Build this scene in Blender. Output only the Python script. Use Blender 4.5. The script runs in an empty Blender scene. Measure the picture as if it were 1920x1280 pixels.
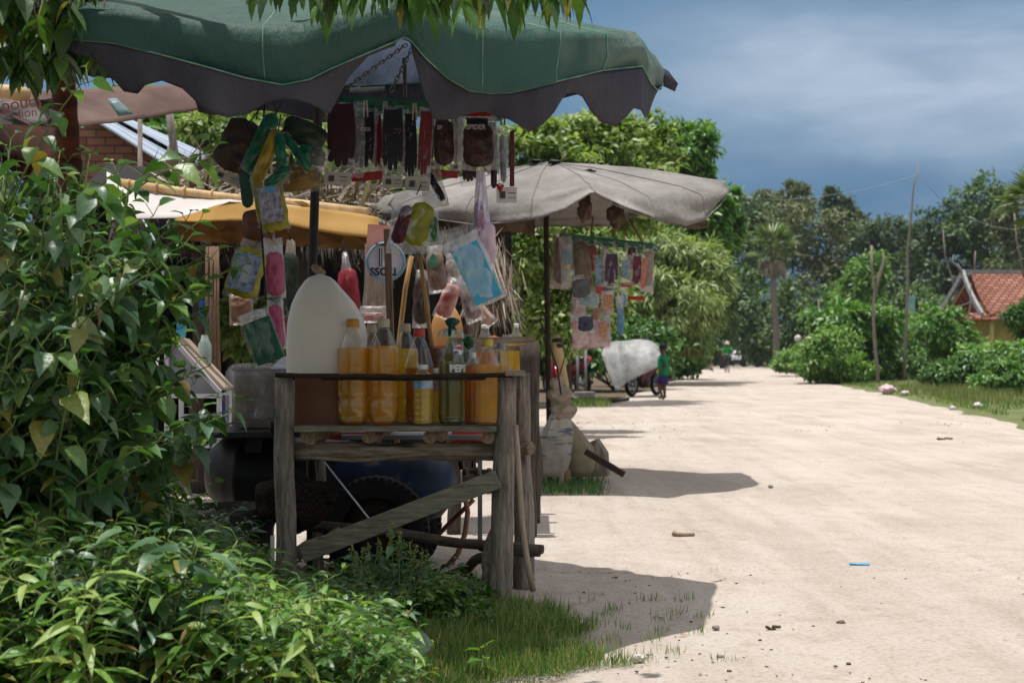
import bpy, bmesh, math, random
import numpy as np
from mathutils import Vector, Matrix, noise as mnoise
random.seed(7); RS = np.random.RandomState(11)
sc = bpy.context.scene
F, HC, HY = 2666.67, 0.9, 667.0          # focal length in photo pixels, eye height, horizon row

# ---------------------------------------------------------------- camera
cam = bpy.data.cameras.new('camera'); cam.lens = 50; cam.sensor_width = 36
cam.shift_y = 27/1920; cam.clip_start = .05; cam.clip_end = 3000
cam.dof.use_dof = True; cam.dof.focus_distance = 5.1; cam.dof.aperture_fstop = 6.3
camo = bpy.data.objects.new('camera', cam); sc.collection.objects.link(camo)
camo.location = (0, 0, HC); camo.rotation_euler = (math.radians(90), 0, 0)
sc.camera = camo

# ---------------------------------------------------------------- sun and sky
SD = Vector((-.20, -.03, 1.9)).normalized()      # towards the sun
sun = bpy.data.lights.new('sun', 'SUN'); sun.energy = 3.9; sun.angle = math.radians(.5); sun.color = (1, .97, .93)
suno = bpy.data.objects.new('sun', sun); sc.collection.objects.link(suno)
suno.rotation_euler = SD.to_track_quat('Z', 'Y').to_euler()
w = bpy.data.worlds.new('World'); sc.world = w; w.use_nodes = True
nt = w.node_tree; nt.nodes.clear(); N = nt.nodes.new; L = nt.links.new
out = N('ShaderNodeOutputWorld'); bg = N('ShaderNodeBackground'); sky = N('ShaderNodeTexSky')
sky.sky_type = 'NISHITA'; sky.sun_disc = False
sky.sun_elevation = math.asin(SD.z); sky.sun_rotation = math.atan2(SD.x, SD.y)
tc = N('ShaderNodeTexCoord'); sep = N('ShaderNodeSeparateXYZ'); L(tc.outputs['Generated'], sep.inputs[0])
mp = N('ShaderNodeMapping'); mp.inputs['Scale'].default_value = (2.2, 2.2, 8); mp.inputs['Location'].default_value = (.3, .2, .1)
L(tc.outputs['Generated'], mp.inputs[0])
def wnoise(sc_, det, rough):
    n = N('ShaderNodeTexNoise'); n.inputs['Scale'].default_value = sc_; n.inputs['Detail'].default_value = det; n.inputs['Roughness'].default_value = rough; n.inputs['Distortion'].default_value = .4
    L(mp.outputs[0], n.inputs['Vector']); return n.outputs['Fac']
def wmath(op, a, b=0., c=None):
    m = N('ShaderNodeMath'); m.operation = op
    for i, q in enumerate((a, b, c)):
        if q is None: continue
        if isinstance(q, (int, float)): m.inputs[i].default_value = q
        else: L(q, m.inputs[i])
    return m.outputs[0]
base = N('ShaderNodeValToRGB'); e = base.color_ramp.elements           # slate storm blue by elevation
e[0].position = .0; e[0].color = (.62, 1.35, 2.25, 1); e[1].position = 1.; e[1].color = (1.0, 1.9, 3.1, 1)
x = e.new(.33); x.color = (.48, 1.30, 2.45, 1); x = e.new(.62); x.color = (.85, 1.8, 2.9, 1)
L(wmath('DIVIDE', sep.outputs['Z'], .30), base.inputs[0])
n1 = wnoise(1.5, 5, .5); n2 = wnoise(4.2, 5, .55)
zz = wmath('ADD', sep.outputs['Z'], wmath('MULTIPLY', wmath('SUBTRACT', n1, .5), .10))     # wavy cloud bank about ten degrees up
bank = wmath('POWER', 2.718, wmath('MULTIPLY', wmath('POWER', wmath('DIVIDE', wmath('ABSOLUTE', wmath('SUBTRACT', zz, .180)), .040), 2.), -1.))
bank = wmath('MULTIPLY', bank, wmath('MULTIPLY_ADD', n2, 1.5, .05))
side = N('ShaderNodeMapRange'); side.inputs[1].default_value = .02; side.inputs[2].default_value = .20; L(sep.outputs['X'], side.inputs[0])
b2 = wmath('MULTIPLY', bank, side.outputs[0])
m1 = N('ShaderNodeMixRGB'); L(wmath('MINIMUM', b2, 1.), m1.inputs[0]); L(base.outputs[0], m1.inputs[1]); m1.inputs[2].default_value = (3.6, 4.3, 5.3, 1)
wisps = N('ShaderNodeMapRange'); wisps.inputs[1].default_value = .50; wisps.inputs[2].default_value = .75; wisps.inputs[4].default_value = .45; L(n1, wisps.inputs[0])
mul = N('ShaderNodeMixRGB'); L(wisps.outputs[0], mul.inputs[0]); L(m1.outputs[0], mul.inputs[1]); mul.inputs[2].default_value = (2.1, 2.9, 4.0, 1)
zb = N('ShaderNodeMapRange'); zb.inputs[1].default_value = .28; zb.inputs[2].default_value = .6
L(sep.outputs['Z'], zb.inputs[0])          # unseen zenith whitened as added neutral fill light, storm blue lower down
mu2 = N('ShaderNodeMixRGB'); L(zb.outputs[0], mu2.inputs[0]); L(mul.outputs[0], mu2.inputs[1]); mu2.inputs[2].default_value = (7.4, 7.2, 7.2, 1)
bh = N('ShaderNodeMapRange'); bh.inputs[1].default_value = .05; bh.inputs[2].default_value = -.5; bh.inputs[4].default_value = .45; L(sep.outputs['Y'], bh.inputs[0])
mu3 = N('ShaderNodeMixRGB'); L(bh.outputs[0], mu3.inputs[0]); L(mu2.outputs[0], mu3.inputs[1]); mu3.inputs[2].default_value = (6.4, 6.3, 6.3, 1)   # white added to the unseen sky behind the camera to fill shadows
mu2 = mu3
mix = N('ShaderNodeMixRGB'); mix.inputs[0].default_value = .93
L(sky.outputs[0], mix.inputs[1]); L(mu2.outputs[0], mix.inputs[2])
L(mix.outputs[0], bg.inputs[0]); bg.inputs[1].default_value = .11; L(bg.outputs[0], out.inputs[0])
vs = sc.view_settings; vs.view_transform = 'Standard'; vs.look = 'None'; vs.exposure = .27; vs.gamma = 1
cy = sc.cycles; cy.max_bounces = 10; cy.transparent_max_bounces = 24; cy.transmission_bounces = 8
cy.caustics_reflective = False; cy.caustics_refractive = False; cy.sample_clamp_indirect = 6
cy.use_denoising = True

# ---------------------------------------------------------------- helpers
def P(px, py, d): return Vector(((px-960)/F*d, d, HC+(HY-py)/F*d))
def W(px, d): return px/F*d
def lin(h):
    h = h.lstrip('#'); c = [int(h[i:i+2], 16)/255 for i in (0, 2, 4)]
    return tuple(x/12.92 if x <= .04045 else ((x+.055)/1.055)**2.4 for x in c)+(1,)
def ns(x, y=0, z=0): return mnoise.noise(Vector((x, y, z)))

ORG = {}
class MB:
    def __init__(s): s.v = []; s.f = []; s.m = []; s.s = []
    def add(s, vs_, fs, m=0, smooth=True):
        o = len(s.v); s.v += [tuple(v) for v in vs_]
        s.f += [tuple(i+o for i in f) for f in fs]; s.m += [m]*len(fs); s.s += [smooth]*len(fs); return s
    def box(s, c, size, rot=None, m=0, smooth=False, taper=1):
        a, b, h = [k/2 for k in size]; c = Vector(c); R = rot.to_3x3() if rot else Matrix.Identity(3)
        vs_ = []
        for z, t in ((-h, 1), (h, taper)):
            for x, y in ((-a, -b), (a, -b), (a, b), (-a, b)): vs_.append(c+R@Vector((x*t, y*t, z)))
        return s.add(vs_, [(3, 2, 1, 0), (4, 5, 6, 7), (0, 1, 5, 4), (1, 2, 6, 5), (2, 3, 7, 6), (3, 0, 4, 7)], m, smooth)
    def bar(s, a, b, w_, h_, m=0):
        a = Vector(a); b = Vector(b); d = (b-a); R = d.to_track_quat('X', 'Z').to_matrix()
        return s.box((a+b)/2, (d.length, w_, h_), R, m)
    def tube(s, pts, rs, n=8, m=0, wob=0, caps=True, seed=0, smooth=True):
        pts = [Vector(p) for p in pts]
        if not isinstance(rs, (list, tuple)): rs = [rs]*len(pts)
        vs_ = []; up = None
        for i, p in enumerate(pts):
            t = (pts[min(i+1, len(pts)-1)]-pts[max(i-1, 0)]).normalized()
            if up is None: up = t.orthogonal().normalized()
            up = (up-t*up.dot(t)).normalized(); sd = t.cross(up)
            for k in range(n):
                a = 2*math.pi*k/n
                r = rs[i]*(1+(wob*ns(math.cos(a)*1.3+seed, math.sin(a)*1.3, i*.35+seed) if wob else 0)*2)
                vs_.append(p+up*math.cos(a)*r+sd*math.sin(a)*r)
        fs = [(i*n+k, i*n+(k+1) % n, (i+1)*n+(k+1) % n, (i+1)*n+k) for i in range(len(pts)-1) for k in range(n)]
        s.add(vs_, fs, m, smooth)
        if caps:
            o = len(s.v)-len(vs_); s.f += [tuple(o+k for k in range(n))[::-1], tuple(o+(len(pts)-1)*n+k for k in range(n))]
            s.m += [m, m]; s.s += [False, False]
        return s
    def log(s, a, b, r0, r1=None, n=14, m=0, wob=.09, bend=.01, seed=0, k=12):
        a = Vector(a); b = Vector(b); r1 = r1 or r0; pts = []; rs = []
        for i in range(k+1):
            t = i/k; o = Vector((ns(t*2.1+seed, 1), ns(t*2.3, seed+5), ns(t*2, 9, seed)))*bend*math.sin(math.pi*t)*4
            pts.append(a.lerp(b, t)+o); rs.append((r0+(r1-r0)*t)*(1+.08*ns(t*5, seed*3.1)))
        return s.tube(pts, rs, n, m, wob, seed=seed)
    def lathe(s, prof, c, n=24, m=0, sx=1, sy=1, caps=False, R=None):
        c = Vector(c); vs_ = []; R = R or Matrix.Identity(3)
        for r, z in prof:
            for k in range(n):
                a = 2*math.pi*k/n; vs_.append(c+R@Vector((r*math.cos(a)*sx, r*math.sin(a)*sy, z)))
        fs = [(i*n+k, i*n+(k+1) % n, (i+1)*n+(k+1) % n, (i+1)*n+k) for i in range(len(prof)-1) for k in range(n)]
        if caps: fs += [tuple(range(n))[::-1], tuple((len(prof)-1)*n+k for k in range(n))]
        return s.add(vs_, fs, m)
    def grid(s, rows, m=0, smooth=True):
        nr, nc = len(rows), len(rows[0]); vs_ = [v for r in rows for v in r]
        return s.add(vs_, [(i*nc+j, i*nc+j+1, (i+1)*nc+j+1, (i+1)*nc+j) for i in range(nr-1) for j in range(nc-1)], m, smooth)
    def prism(s, poly, off, m=0, smooth=False):
        n = len(poly); off = Vector(off); a = [Vector(p) for p in poly]
        return s.add(a+[p+off for p in a], [tuple(range(n)), tuple(range(2*n-1, n-1, -1))]+[(i, n+i, n+(i+1) % n, (i+1) % n) for i in range(n)], m, smooth)
    def blob(s, c, r, n=3, amp=.15, fr=1.6, m=0, seed=0, sq=1):
        bm = bmesh.new(); bmesh.ops.create_icosphere(bm, subdivisions=n, radius=1)
        vs_ = []
        for v in bm.verts:
            p = v.co.copy(); k = 1+amp*ns(p.x*fr+seed, p.y*fr, p.z*fr+seed)*2
            p = Vector([math.copysign(abs(q)**sq, q) for q in p])
            vs_.append(Vector(c)+Vector((p.x*r[0], p.y*r[1], p.z*r[2]))*k)
        fs = [tuple(v.index for v in f.verts) for f in bm.faces]; bm.free()
        return s.add(vs_, fs, m)

def mesh_of(name, mb, mats, org):
    me = bpy.data.meshes.new(name)
    me.from_pydata([(v[0]-org[0], v[1]-org[1], v[2]-org[2]) for v in mb.v], [], mb.f)
    for mt in (mats if isinstance(mats, (list, tuple)) else [mats]): me.materials.append(mt)
    me.polygons.foreach_set('material_index', mb.m); me.polygons.foreach_set('use_smooth', mb.s)
    me.update(); return me
def base_of(mb):
    a = np.array(mb.v); lo = a.min(0); hi = a.max(0)
    return Vector(((lo[0]+hi[0])/2, (lo[1]+hi[1])/2, lo[2]))
def tag(o, label=None, cat=None, group=None, kind=None):
    if label: o['label'] = label
    if cat: o['category'] = cat
    if group: o['group'] = group
    if kind: o['kind'] = kind
    return o
def thing(name, label, cat, loc, group=None):
    o = bpy.data.objects.new(name, None); o.empty_display_size = .05; sc.collection.objects.link(o)
    o.location = Vector(loc); ORG[o.name] = Vector(loc); return tag(o, label, cat, group)
def link(name, me, org, parent=None):
    o = bpy.data.objects.new(name, me); sc.collection.objects.link(o); ORG[o.name] = Vector(org)
    if parent is not None: o.parent = parent; o.location = Vector(org)-ORG[parent.name]
    else: o.location = Vector(org)
    return o
def part(name, mb, mats, parent=None, bevel=0, sub=0, solid=0, label=None, weld=False):
    org = base_of(mb); o = link(name, mesh_of(name, mb, mats, org), org, parent)
    if solid: md = o.modifiers.new('s', 'SOLIDIFY'); md.thickness = solid; md.offset = 0
    if bevel: md = o.modifiers.new('b', 'BEVEL'); md.width = bevel; md.segments = 2; md.limit_method = 'ANGLE'
    if sub: md = o.modifiers.new('u', 'SUBSURF'); md.levels = sub; md.render_levels = sub
    if label: o['label'] = label
    return o
def solo(name, label, cat, mb, mats, group=None, kind=None, **k):
    return tag(part(name, mb, mats, None, **k), label, cat, group, kind)
def struct(name, mb, mats, kind='structure', **k): return tag(part(name, mb, mats, None, **k), kind=kind)
def copy_tree(o, parent=None):
    c = o.copy(); sc.collection.objects.link(c); ORG[c.name] = ORG.get(o.name, Vector())
    c.parent = parent
    for ch in [q for q in sc.objects if q.parent == o]: copy_tree(ch, c)
    return c
def text_mb(s, size, loc, rot=None, depth=.0006, warp=None, mb=None, sx=1, bold=0):
    cu = bpy.data.curves.new('t', 'FONT'); cu.body = s; cu.size = size; cu.align_x = 'CENTER'; cu.align_y = 'CENTER'
    cu.extrude = depth; cu.offset = bold; cu.resolution_u = 3
    o = bpy.data.objects.new('t', cu); sc.collection.objects.link(o); bpy.context.view_layer.update()
    dg = bpy.context.evaluated_depsgraph_get(); me = bpy.data.meshes.new_from_object(o.evaluated_get(dg))
    bpy.data.objects.remove(o); mb = mb or MB(); R = rot.to_3x3() if rot else Matrix.Identity(3)
    vs_ = []
    for v in me.vertices:                                   # text faces -Y, reads along +X
        p = Vector((v.co.x*sx, -v.co.z, v.co.y))
        if warp: p = warp(p)
        vs_.append(Vector(loc)+R@p)
    mb.add(vs_, [tuple(p.vertices) for p in me.polygons], 0, False); bpy.data.meshes.remove(me); return mb

# ---------------------------------------------------------------- materials
MATS = {}
def newmat(name):
    m = bpy.data.materials.new(name); m.use_nodes = True; t = m.node_tree; t.nodes.clear()
    o = t.nodes.new('ShaderNodeOutputMaterial'); MATS[name] = m
    return m, t, o
def coords(t, kind='Object', scale=(1, 1, 1)):
    c = t.nodes.new('ShaderNodeTexCoord'); m = t.nodes.new('ShaderNodeMapping'); m.inputs['Scale'].default_value = scale
    t.links.new(c.outputs[kind], m.inputs[0]); return m.outputs[0]
def nnoise(t, vec, scale, detail=4, rough=.55):
    n = t.nodes.new('ShaderNodeTexNoise'); n.inputs['Scale'].default_value = scale
    n.inputs['Detail'].default_value = detail; n.inputs['Roughness'].default_value = rough
    t.links.new(vec, n.inputs['Vector']); return n.outputs['Fac']
def ramp(t, fac, stops):
    r = t.nodes.new('ShaderNodeValToRGB'); e = r.color_ramp.elements
    while len(e) < len(stops): e.new(.5)
    for k, (p, c) in zip(e, stops): k.position = p; k.color = c if len(c) == 4 else tuple(c)+(1,)
    t.links.new(fac, r.inputs[0]); return r.outputs[0]
def mixc(t, fac, a, b, mode='MIX'):
    m = t.nodes.new('ShaderNodeMixRGB'); m.blend_type = mode
    for i, q in ((0, fac), (1, a), (2, b)):
        if isinstance(q, (int, float)): m.inputs[i].default_value = q
        elif isinstance(q, tuple): m.inputs[i].default_value = q
        else: t.links.new(q, m.inputs[i])
    return m.outputs[0]
def bumpn(t, h, st, dist=.01):
    b = t.nodes.new('ShaderNodeBump'); b.inputs['Strength'].default_value = st; b.inputs['Distance'].default_value = dist
    t.links.new(h, b.inputs['Height']); return b.outputs[0]
def mathn(t, op, a, b=0.):
    m = t.nodes.new('ShaderNodeMath'); m.operation = op
    for i, q in ((0, a), (1, b)):
        if isinstance(q, (int, float)): m.inputs[i].default_value = q
        else: t.links.new(q, m.inputs[i])
    return m.outputs[0]
def princ(t, o, col, rough=.6, spec=.4, metal=0, normal=None, transl=0, tcol=None):
    p = t.nodes.new('ShaderNodeBsdfPrincipled')
    if isinstance(col, tuple): p.inputs['Base Color'].default_value = col
    else: t.links.new(col, p.inputs['Base Color'])
    if isinstance(rough, (int, float)): p.inputs['Roughness'].default_value = rough
    else: t.links.new(rough, p.inputs['Roughness'])
    p.inputs['Metallic'].default_value = metal; p.inputs['Specular IOR Level'].default_value = spec
    if normal is not None: t.links.new(normal, p.inputs['Normal'])
    if transl:
        tr = t.nodes.new('ShaderNodeBsdfTranslucent'); mx = t.nodes.new('ShaderNodeMixShader'); mx.inputs[0].default_value = transl
        c = tcol if tcol is not None else col
        if isinstance(c, tuple): tr.inputs[0].default_value = c
        else: t.links.new(c, tr.inputs[0])
        if normal is not None: t.links.new(normal, tr.inputs['Normal'])
        t.links.new(p.outputs[0], mx.inputs[1]); t.links.new(tr.outputs[0], mx.inputs[2]); t.links.new(mx.outputs[0], o.inputs[0])
    else: t.links.new(p.outputs[0], o.inputs[0])
    return p
def mat(name, c1, c2=None, scale=8, st=(1, 1, 1), rough=.7, bump=.25, spec=.3, metal=0, transl=0, dist=.01, c3=None, lo=.35, hi=.65, det=5, bscale=None):
    if name in MATS: return MATS[name]
    m, t, o = newmat(name); a = lin(c1); b = lin(c2 or c1); v = coords(t, 'Object', st)
    n = nnoise(t, v, scale, det); stops = [(lo, a), (hi, b)]
    if c3: stops.append((min(hi+.12, .99), lin(c3)))
    col = ramp(t, n, stops); nb = nnoise(t, v, bscale, 4) if bscale else n
    princ(t, o, col, rough, spec, metal, bumpn(t, nb, bump, dist) if bump else None, transl); return m

def wood(name, dark, light, axis, rough=.85, scale=9, crack=.5):
    if name in MATS: return MATS[name]
    st = {'x': (.11, 1, 1), 'y': (1, .11, 1), 'z': (1, 1, .11)}[axis]
    m, t, o = newmat(name); v = coords(t, 'Object', st); v1 = coords(t)
    n = nnoise(t, v, scale*9, 7, .72); g = nnoise(t, v1, 5, 4); k = nnoise(t, v, scale*2.4, 3, .5)
    col = ramp(t, n, [(.32, lin(dark)), (.68, lin(light))])
    col = mixc(t, mathn(t, 'MULTIPLY', ramp(t, g, [(.45, (0, 0, 0)), (.75, (1, 1, 1))]), .55), col, lin(dark))
    cr_ = ramp(t, k, [(.30, (0, 0, 0)), (.36, (1, 1, 1))])
    col = mixc(t, 1., col, mixc(t, crack, (1, 1, 1, 1), cr_), 'MULTIPLY')
    h = mathn(t, 'ADD', n, mathn(t, 'MULTIPLY', k, 1.3))
    princ(t, o, col, rough, .2, 0, bumpn(t, h, .7, .006)); return m
def leafmat(name, a, b, c=None, rough=.38, tr=.35, spec=.5, veins=0):
    if name in MATS: return MATS[name]
    m, t, o = newmat(name); g = t.nodes.new('ShaderNodeNewGeometry')
    st = [(0, lin(a)), (.6, lin(b))]+([(.93, lin(c))] if c else [])+([(.975, lin('#8f8a3c')), (1, lin('#7a5f35'))] if veins else [])
    col = ramp(t, g.outputs['Random Per Island'], st)
    nrm = None
    if veins:
        n = nnoise(t, coords(t), veins, 3); nrm = bumpn(t, n, .45, .004)
        col = mixc(t, .45, col, ramp(t, n, [(.3, (.45, .45, .40)), (.7, (1, 1, 1))]), 'MULTIPLY')
        sp_ = ramp(t, nnoise(t, coords(t), veins*2.2, 3), [(.66, (0, 0, 0)), (.70, (1, 1, 1))]); col = mixc(t, mathn(t, 'MULTIPLY', sp_, .5), col, lin('#6b5a2e'))
    tc_ = mixc(t, 1., col, (1.35, 1.5, .6, 1), 'MULTIPLY')
    princ(t, o, col, rough, spec, 0, nrm, tr, tc_); return m
def film(name, col='#ffffff', alpha=.35, crink=60, rough=.15, transl=.5, milky=.0):
    """thin plastic film: mostly see-through, with a milky and shiny share that grows in the creases"""
    if name in MATS: return MATS[name]
    m, t, o = newmat(name); v = coords(t, 'Object', (1, 1, .45)); n = nnoise(t, v, crink, 4, .6)
    nb = bumpn(t, n, .9, .012); tr = t.nodes.new('ShaderNodeBsdfTransparent')
    df = t.nodes.new('ShaderNodeBsdfDiffuse'); tl = t.nodes.new('ShaderNodeBsdfTranslucent'); gl = t.nodes.new('ShaderNodeBsdfGlossy')
    for q in (df, tl): q.inputs[0].default_value = lin(col)
    for q in (df, tl, gl): t.links.new(nb, q.inputs['Normal'])
    gl.inputs['Roughness'].default_value = rough
    a = t.nodes.new('ShaderNodeMixShader'); a.inputs[0].default_value = transl; t.links.new(df.outputs[0], a.inputs[1]); t.links.new(tl.outputs[0], a.inputs[2])
    b = t.nodes.new('ShaderNodeMixShader'); b.inputs[0].default_value = .42; t.links.new(a.outputs[0], b.inputs[1]); t.links.new(gl.outputs[0], b.inputs[2])
    fac = mathn(t, 'ADD', mathn(t, 'MULTIPLY', ramp(t, n, [(.45, (0, 0, 0)), (.72, (1, 1, 1))]), alpha*.9), alpha*.55+milky)
    c = t.nodes.new('ShaderNodeMixShader'); t.links.new(fac, c.inputs[0]); t.links.new(tr.outputs[0], c.inputs[1]); t.links.new(b.outputs[0], c.inputs[2])
    t.links.new(c.outputs[0], o.inputs[0]); return m
def clearmat(name, tint='#ffffff', gloss=.12, milky=.05, rough=.05, grime=.15):
    """bottle wall: transparent with fresnel sheen and a little grime"""
    m, t, o = newmat(name); tr = t.nodes.new('ShaderNodeBsdfTransparent'); tr.inputs[0].default_value = lin(tint)
    gl = t.nodes.new('ShaderNodeBsdfGlossy'); gl.inputs['Roughness'].default_value = rough
    df = t.nodes.new('ShaderNodeBsdfTranslucent'); df.inputs[0].default_value = (.8, .82, .8, 1)
    d2 = t.nodes.new('ShaderNodeBsdfDiffuse'); d2.inputs[0].default_value = (.75, .78, .76, 1)
    ms = t.nodes.new('ShaderNodeMixShader'); t.links.new(df.outputs[0], ms.inputs[1]); t.links.new(d2.outputs[0], ms.inputs[2])
    lw = t.nodes.new('ShaderNodeLayerWeight'); lw.inputs[0].default_value = .35
    n = nnoise(t, coords(t, 'Object', (1, 1, .35)), 45, 4)
    a = t.nodes.new('ShaderNodeMixShader'); fa = mathn(t, 'ADD', mathn(t, 'MULTIPLY', mathn(t, 'POWER', lw.outputs['Facing'], 2.), .5), gloss*.4)
    t.links.new(bumpn(t, n, .25, .004), gl.inputs['Normal'])
    t.links.new(fa, a.inputs[0]); t.links.new(tr.outputs[0], a.inputs[1]); t.links.new(gl.outputs[0], a.inputs[2])
    b = t.nodes.new('ShaderNodeMixShader'); t.links.new(mathn(t, 'ADD', mathn(t, 'MULTIPLY', ramp(t, n, [(.45, (0, 0, 0)), (.75, (1, 1, 1))]), grime), milky), b.inputs[0])
    t.links.new(a.outputs[0], b.inputs[1]); t.links.new(ms.outputs[0], b.inputs[2]); t.links.new(b.outputs[0], o.inputs[0]); return m
def liquid(name, col, glow, dens=.55, tint=None, fr=.45):
    """coloured fuel: lets tinted light straight through and scatters part of it"""
    m, t, o = newmat(name); g = t.nodes.new('ShaderNodeBsdfTransparent'); g.inputs[0].default_value = lin(tint or col)
    rf = t.nodes.new('ShaderNodeBsdfRefraction'); rf.inputs[0].default_value = lin(tint or col); rf.inputs['IOR'].default_value = 1.12; rf.inputs['Roughness'].default_value = .12
    tl = t.nodes.new('ShaderNodeBsdfTranslucent'); nl = nnoise(t, coords(t, 'Object', (1, 1, .5)), 16, 3); gc = ramp(t, nl, [(.3, tuple(q*.75 for q in lin(glow)[:3])), (.62, lin(glow)), (.85, tuple(min(1, q*1.25+.03) for q in lin(glow)[:3]))]); t.links.new(gc, tl.inputs[0])
    gl = t.nodes.new('ShaderNodeBsdfGlossy'); gl.inputs['Roughness'].default_value = .08
    a = t.nodes.new('ShaderNodeMixShader'); a.inputs[0].default_value = fr
    t.links.new(g.outputs[0], a.inputs[1]); t.links.new(rf.outputs[0], a.inputs[2])
    b = t.nodes.new('ShaderNodeMixShader'); b.inputs[0].default_value = dens; dd = t.nodes.new('ShaderNodeBsdfDiffuse'); t.links.new(gc, dd.inputs[0]); ms = t.nodes.new('ShaderNodeMixShader'); ms.inputs[0].default_value = .5
    t.links.new(tl.outputs[0], ms.inputs[1]); t.links.new(dd.outputs[0], ms.inputs[2])
    t.links.new(a.outputs[0], b.inputs[1]); t.links.new(ms.outputs[0], b.inputs[2])
    lw = t.nodes.new('ShaderNodeLayerWeight'); lw.inputs[0].default_value = .25
    c = t.nodes.new('ShaderNodeMixShader'); t.links.new(mathn(t, 'MULTIPLY', lw.outputs['Fresnel'], .25), c.inputs[0])
    t.links.new(b.outputs[0], c.inputs[1]); t.links.new(gl.outputs[0], c.inputs[2]); t.links.new(c.outputs[0], o.inputs[0]); return m

# ---------------------------------------------------------------- leaves in bulk
def leaf_template(n=5, wid=.28, droop=.25, fold=.12, serr=0, tip=1.6):
    vs_ = []
    for i in range(n+1):
        t = i/n; ww = wid*(math.sin(math.pi*min(t**.72, 1))**.9)*(1-t**tip*.35) if 0 < i < n else .004
        if serr and 0 < i < n: ww *= 1+serr*(1 if i % 2 else -1)
        z = -droop*t*t
        vs_ += [(t, -ww, z+fold*ww*2), (t, 0, z), (t, ww, z+fold*ww*2)]
    fs = []
    for i in range(n):
        a = i*3; fs += [(a, a+3, a+4, a+1), (a+1, a+4, a+5, a+2)]
    return np.array(vs_, float), np.array(fs, int)
def leaves_mesh(name, tmpl, pos, dr, up, sc_, mats):
    V, Fq = tmpl; n = len(pos); dr = dr/np.linalg.norm(dr, axis=1)[:, None]
    sd = np.cross(up, dr); sd /= (np.linalg.norm(sd, axis=1)[:, None]+1e-9); nr = np.cross(dr, sd)
    if np.ndim(sc_) == 0: sc_ = np.full(n, sc_)
    A = pos[:, None, :]+sc_[:, None, None]*(V[None, :, 0, None]*dr[:, None, :]+V[None, :, 1, None]*sd[:, None, :]+V[None, :, 2, None]*nr[:, None, :])
    A = A.reshape(-1, 3); Q = (Fq[None]+(np.arange(n)*len(V))[:, None, None]).reshape(-1, Fq.shape[1])
    me = bpy.data.meshes.new(name); me.vertices.add(len(A)); me.vertices.foreach_set('co', A.ravel())
    me.loops.add(Q.size); me.loops.foreach_set('vertex_index', Q.ravel().astype(np.int32))
    me.polygons.add(len(Q)); me.polygons.foreach_set('loop_start', (np.arange(len(Q))*Fq.shape[1]).astype(np.int32))
    me.polygons.foreach_set('loop_total', np.full(len(Q), Fq.shape[1], np.int32))
    me.polygons.foreach_set('use_smooth', np.ones(len(Q), bool))
    for mt in (mats if isinstance(mats, (list, tuple)) else [mats]): me.materials.append(mt)
    me.update(calc_edges=True); return me
def rnd_dirs(n, rs=RS):
    v = rs.normal(size=(n, 3)); return v/np.linalg.norm(v, axis=1)[:, None]
T_QUAD = leaf_template(2, .30, .15, .15)
T_LEAF = leaf_template(3, .30, .22, .18)
T_SLIM = leaf_template(2, .13, .25, .1)
def clump_points(lobes, n, k=40, sg=.16, rs=RS, shell=.55):
    """leaf positions gathered in clumps through ellipsoid lobes; returns points and outward directions"""
    vol = np.array([(l[1][0]*l[1][1]*l[1][2])**(2/3) for l in lobes]); cnt = rs.multinomial(n, vol/vol.sum())
    pts = []; outw = []
    for (c, r), m_ in zip(lobes, cnt):
        if m_ == 0: continue
        c = np.array(c, float); r = np.array(r, float); kk = max(6, int(k))
        dd = rnd_dirs(kk, rs); rad = (shell+(1.02-shell)*rs.rand(kk)**.6)*(1+.26*np.sin(dd[:, 0]*4.1+c[0])*np.cos(dd[:, 2]*5.3+c[2]*2)+.16*np.sin(dd[:, 2]*9+c[0]*3)*np.cos(dd[:, 0]*8)+.10*rs.randn(kk)); cc = dd*rad[:, None]
        idx = rs.randint(0, kk, m_); s_ = sg*(.6+.9*rs.rand(kk))
        q = cc[idx]+rs.normal(size=(m_, 3))*s_[idx][:, None]*np.array([1, 1, .75])
        pts.append(c+q*r); o_ = q/(np.linalg.norm(q, axis=1)[:, None]+1e-6); outw.append(o_)
    return np.vstack(pts), np.vstack(outw)
def crown(name, lobes, n, size, mats, parent, k=40, sg=.16, tmpl=T_QUAD, rs=RS, hang=.3, shell=.55, zmin=None):
    p, o_ = clump_points(lobes, n, k, sg, rs, shell)
    if zmin is not None: p[:, 2] = np.maximum(p[:, 2], zmin+rs.rand(len(p))*.2)
    m_ = len(p); dr = o_*.8+rnd_dirs(m_, rs)*.9+np.array([0, 0, -hang]); up = o_*.5+rnd_dirs(m_, rs)*.55+np.array([0, 0, .9])
    s_ = size*(.6+.8*rs.rand(m_)); org = np.array([p[:, 0].mean(), p[:, 1].mean(), p[:, 2].min()])
    me = leaves_mesh(name, tmpl, p-org, dr, up, s_, mats); return link(name, me, org, parent)
def limbs(base, lobes, r, mat_, parent, name='trunk', fork=.35, seed=0):
    mb = MB(); base = Vector(base); cz = sum(l[0][2] for l in lobes)/len(lobes)
    cx = sum(l[0][0] for l in lobes)/len(lobes); cyy = sum(l[0][1] for l in lobes)/len(lobes)
    fk = base.lerp(Vector((cx, cyy, cz)), fork); fk.x += .1*r
    mb.log(base, fk, r, r*.75, 9, wob=.12, bend=r*.5, seed=seed)
    for i, (c, q) in enumerate(lobes):
        e = Vector(c)+Vector((0, 0, q[2]*.3)); m_ = fk.lerp(e, .5)+Vector((ns(i, seed)*.6, ns(seed, i)*.6, .1*abs(e.z-fk.z)))*.6
        mb.tube([fk, fk.lerp(m_, .5), m_, m_.lerp(e, .6), e], [r*.55, r*.42, r*.3, r*.2, r*.06], 6, wob=.1, seed=i)
    return part(name, mb, mat_, parent)
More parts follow.
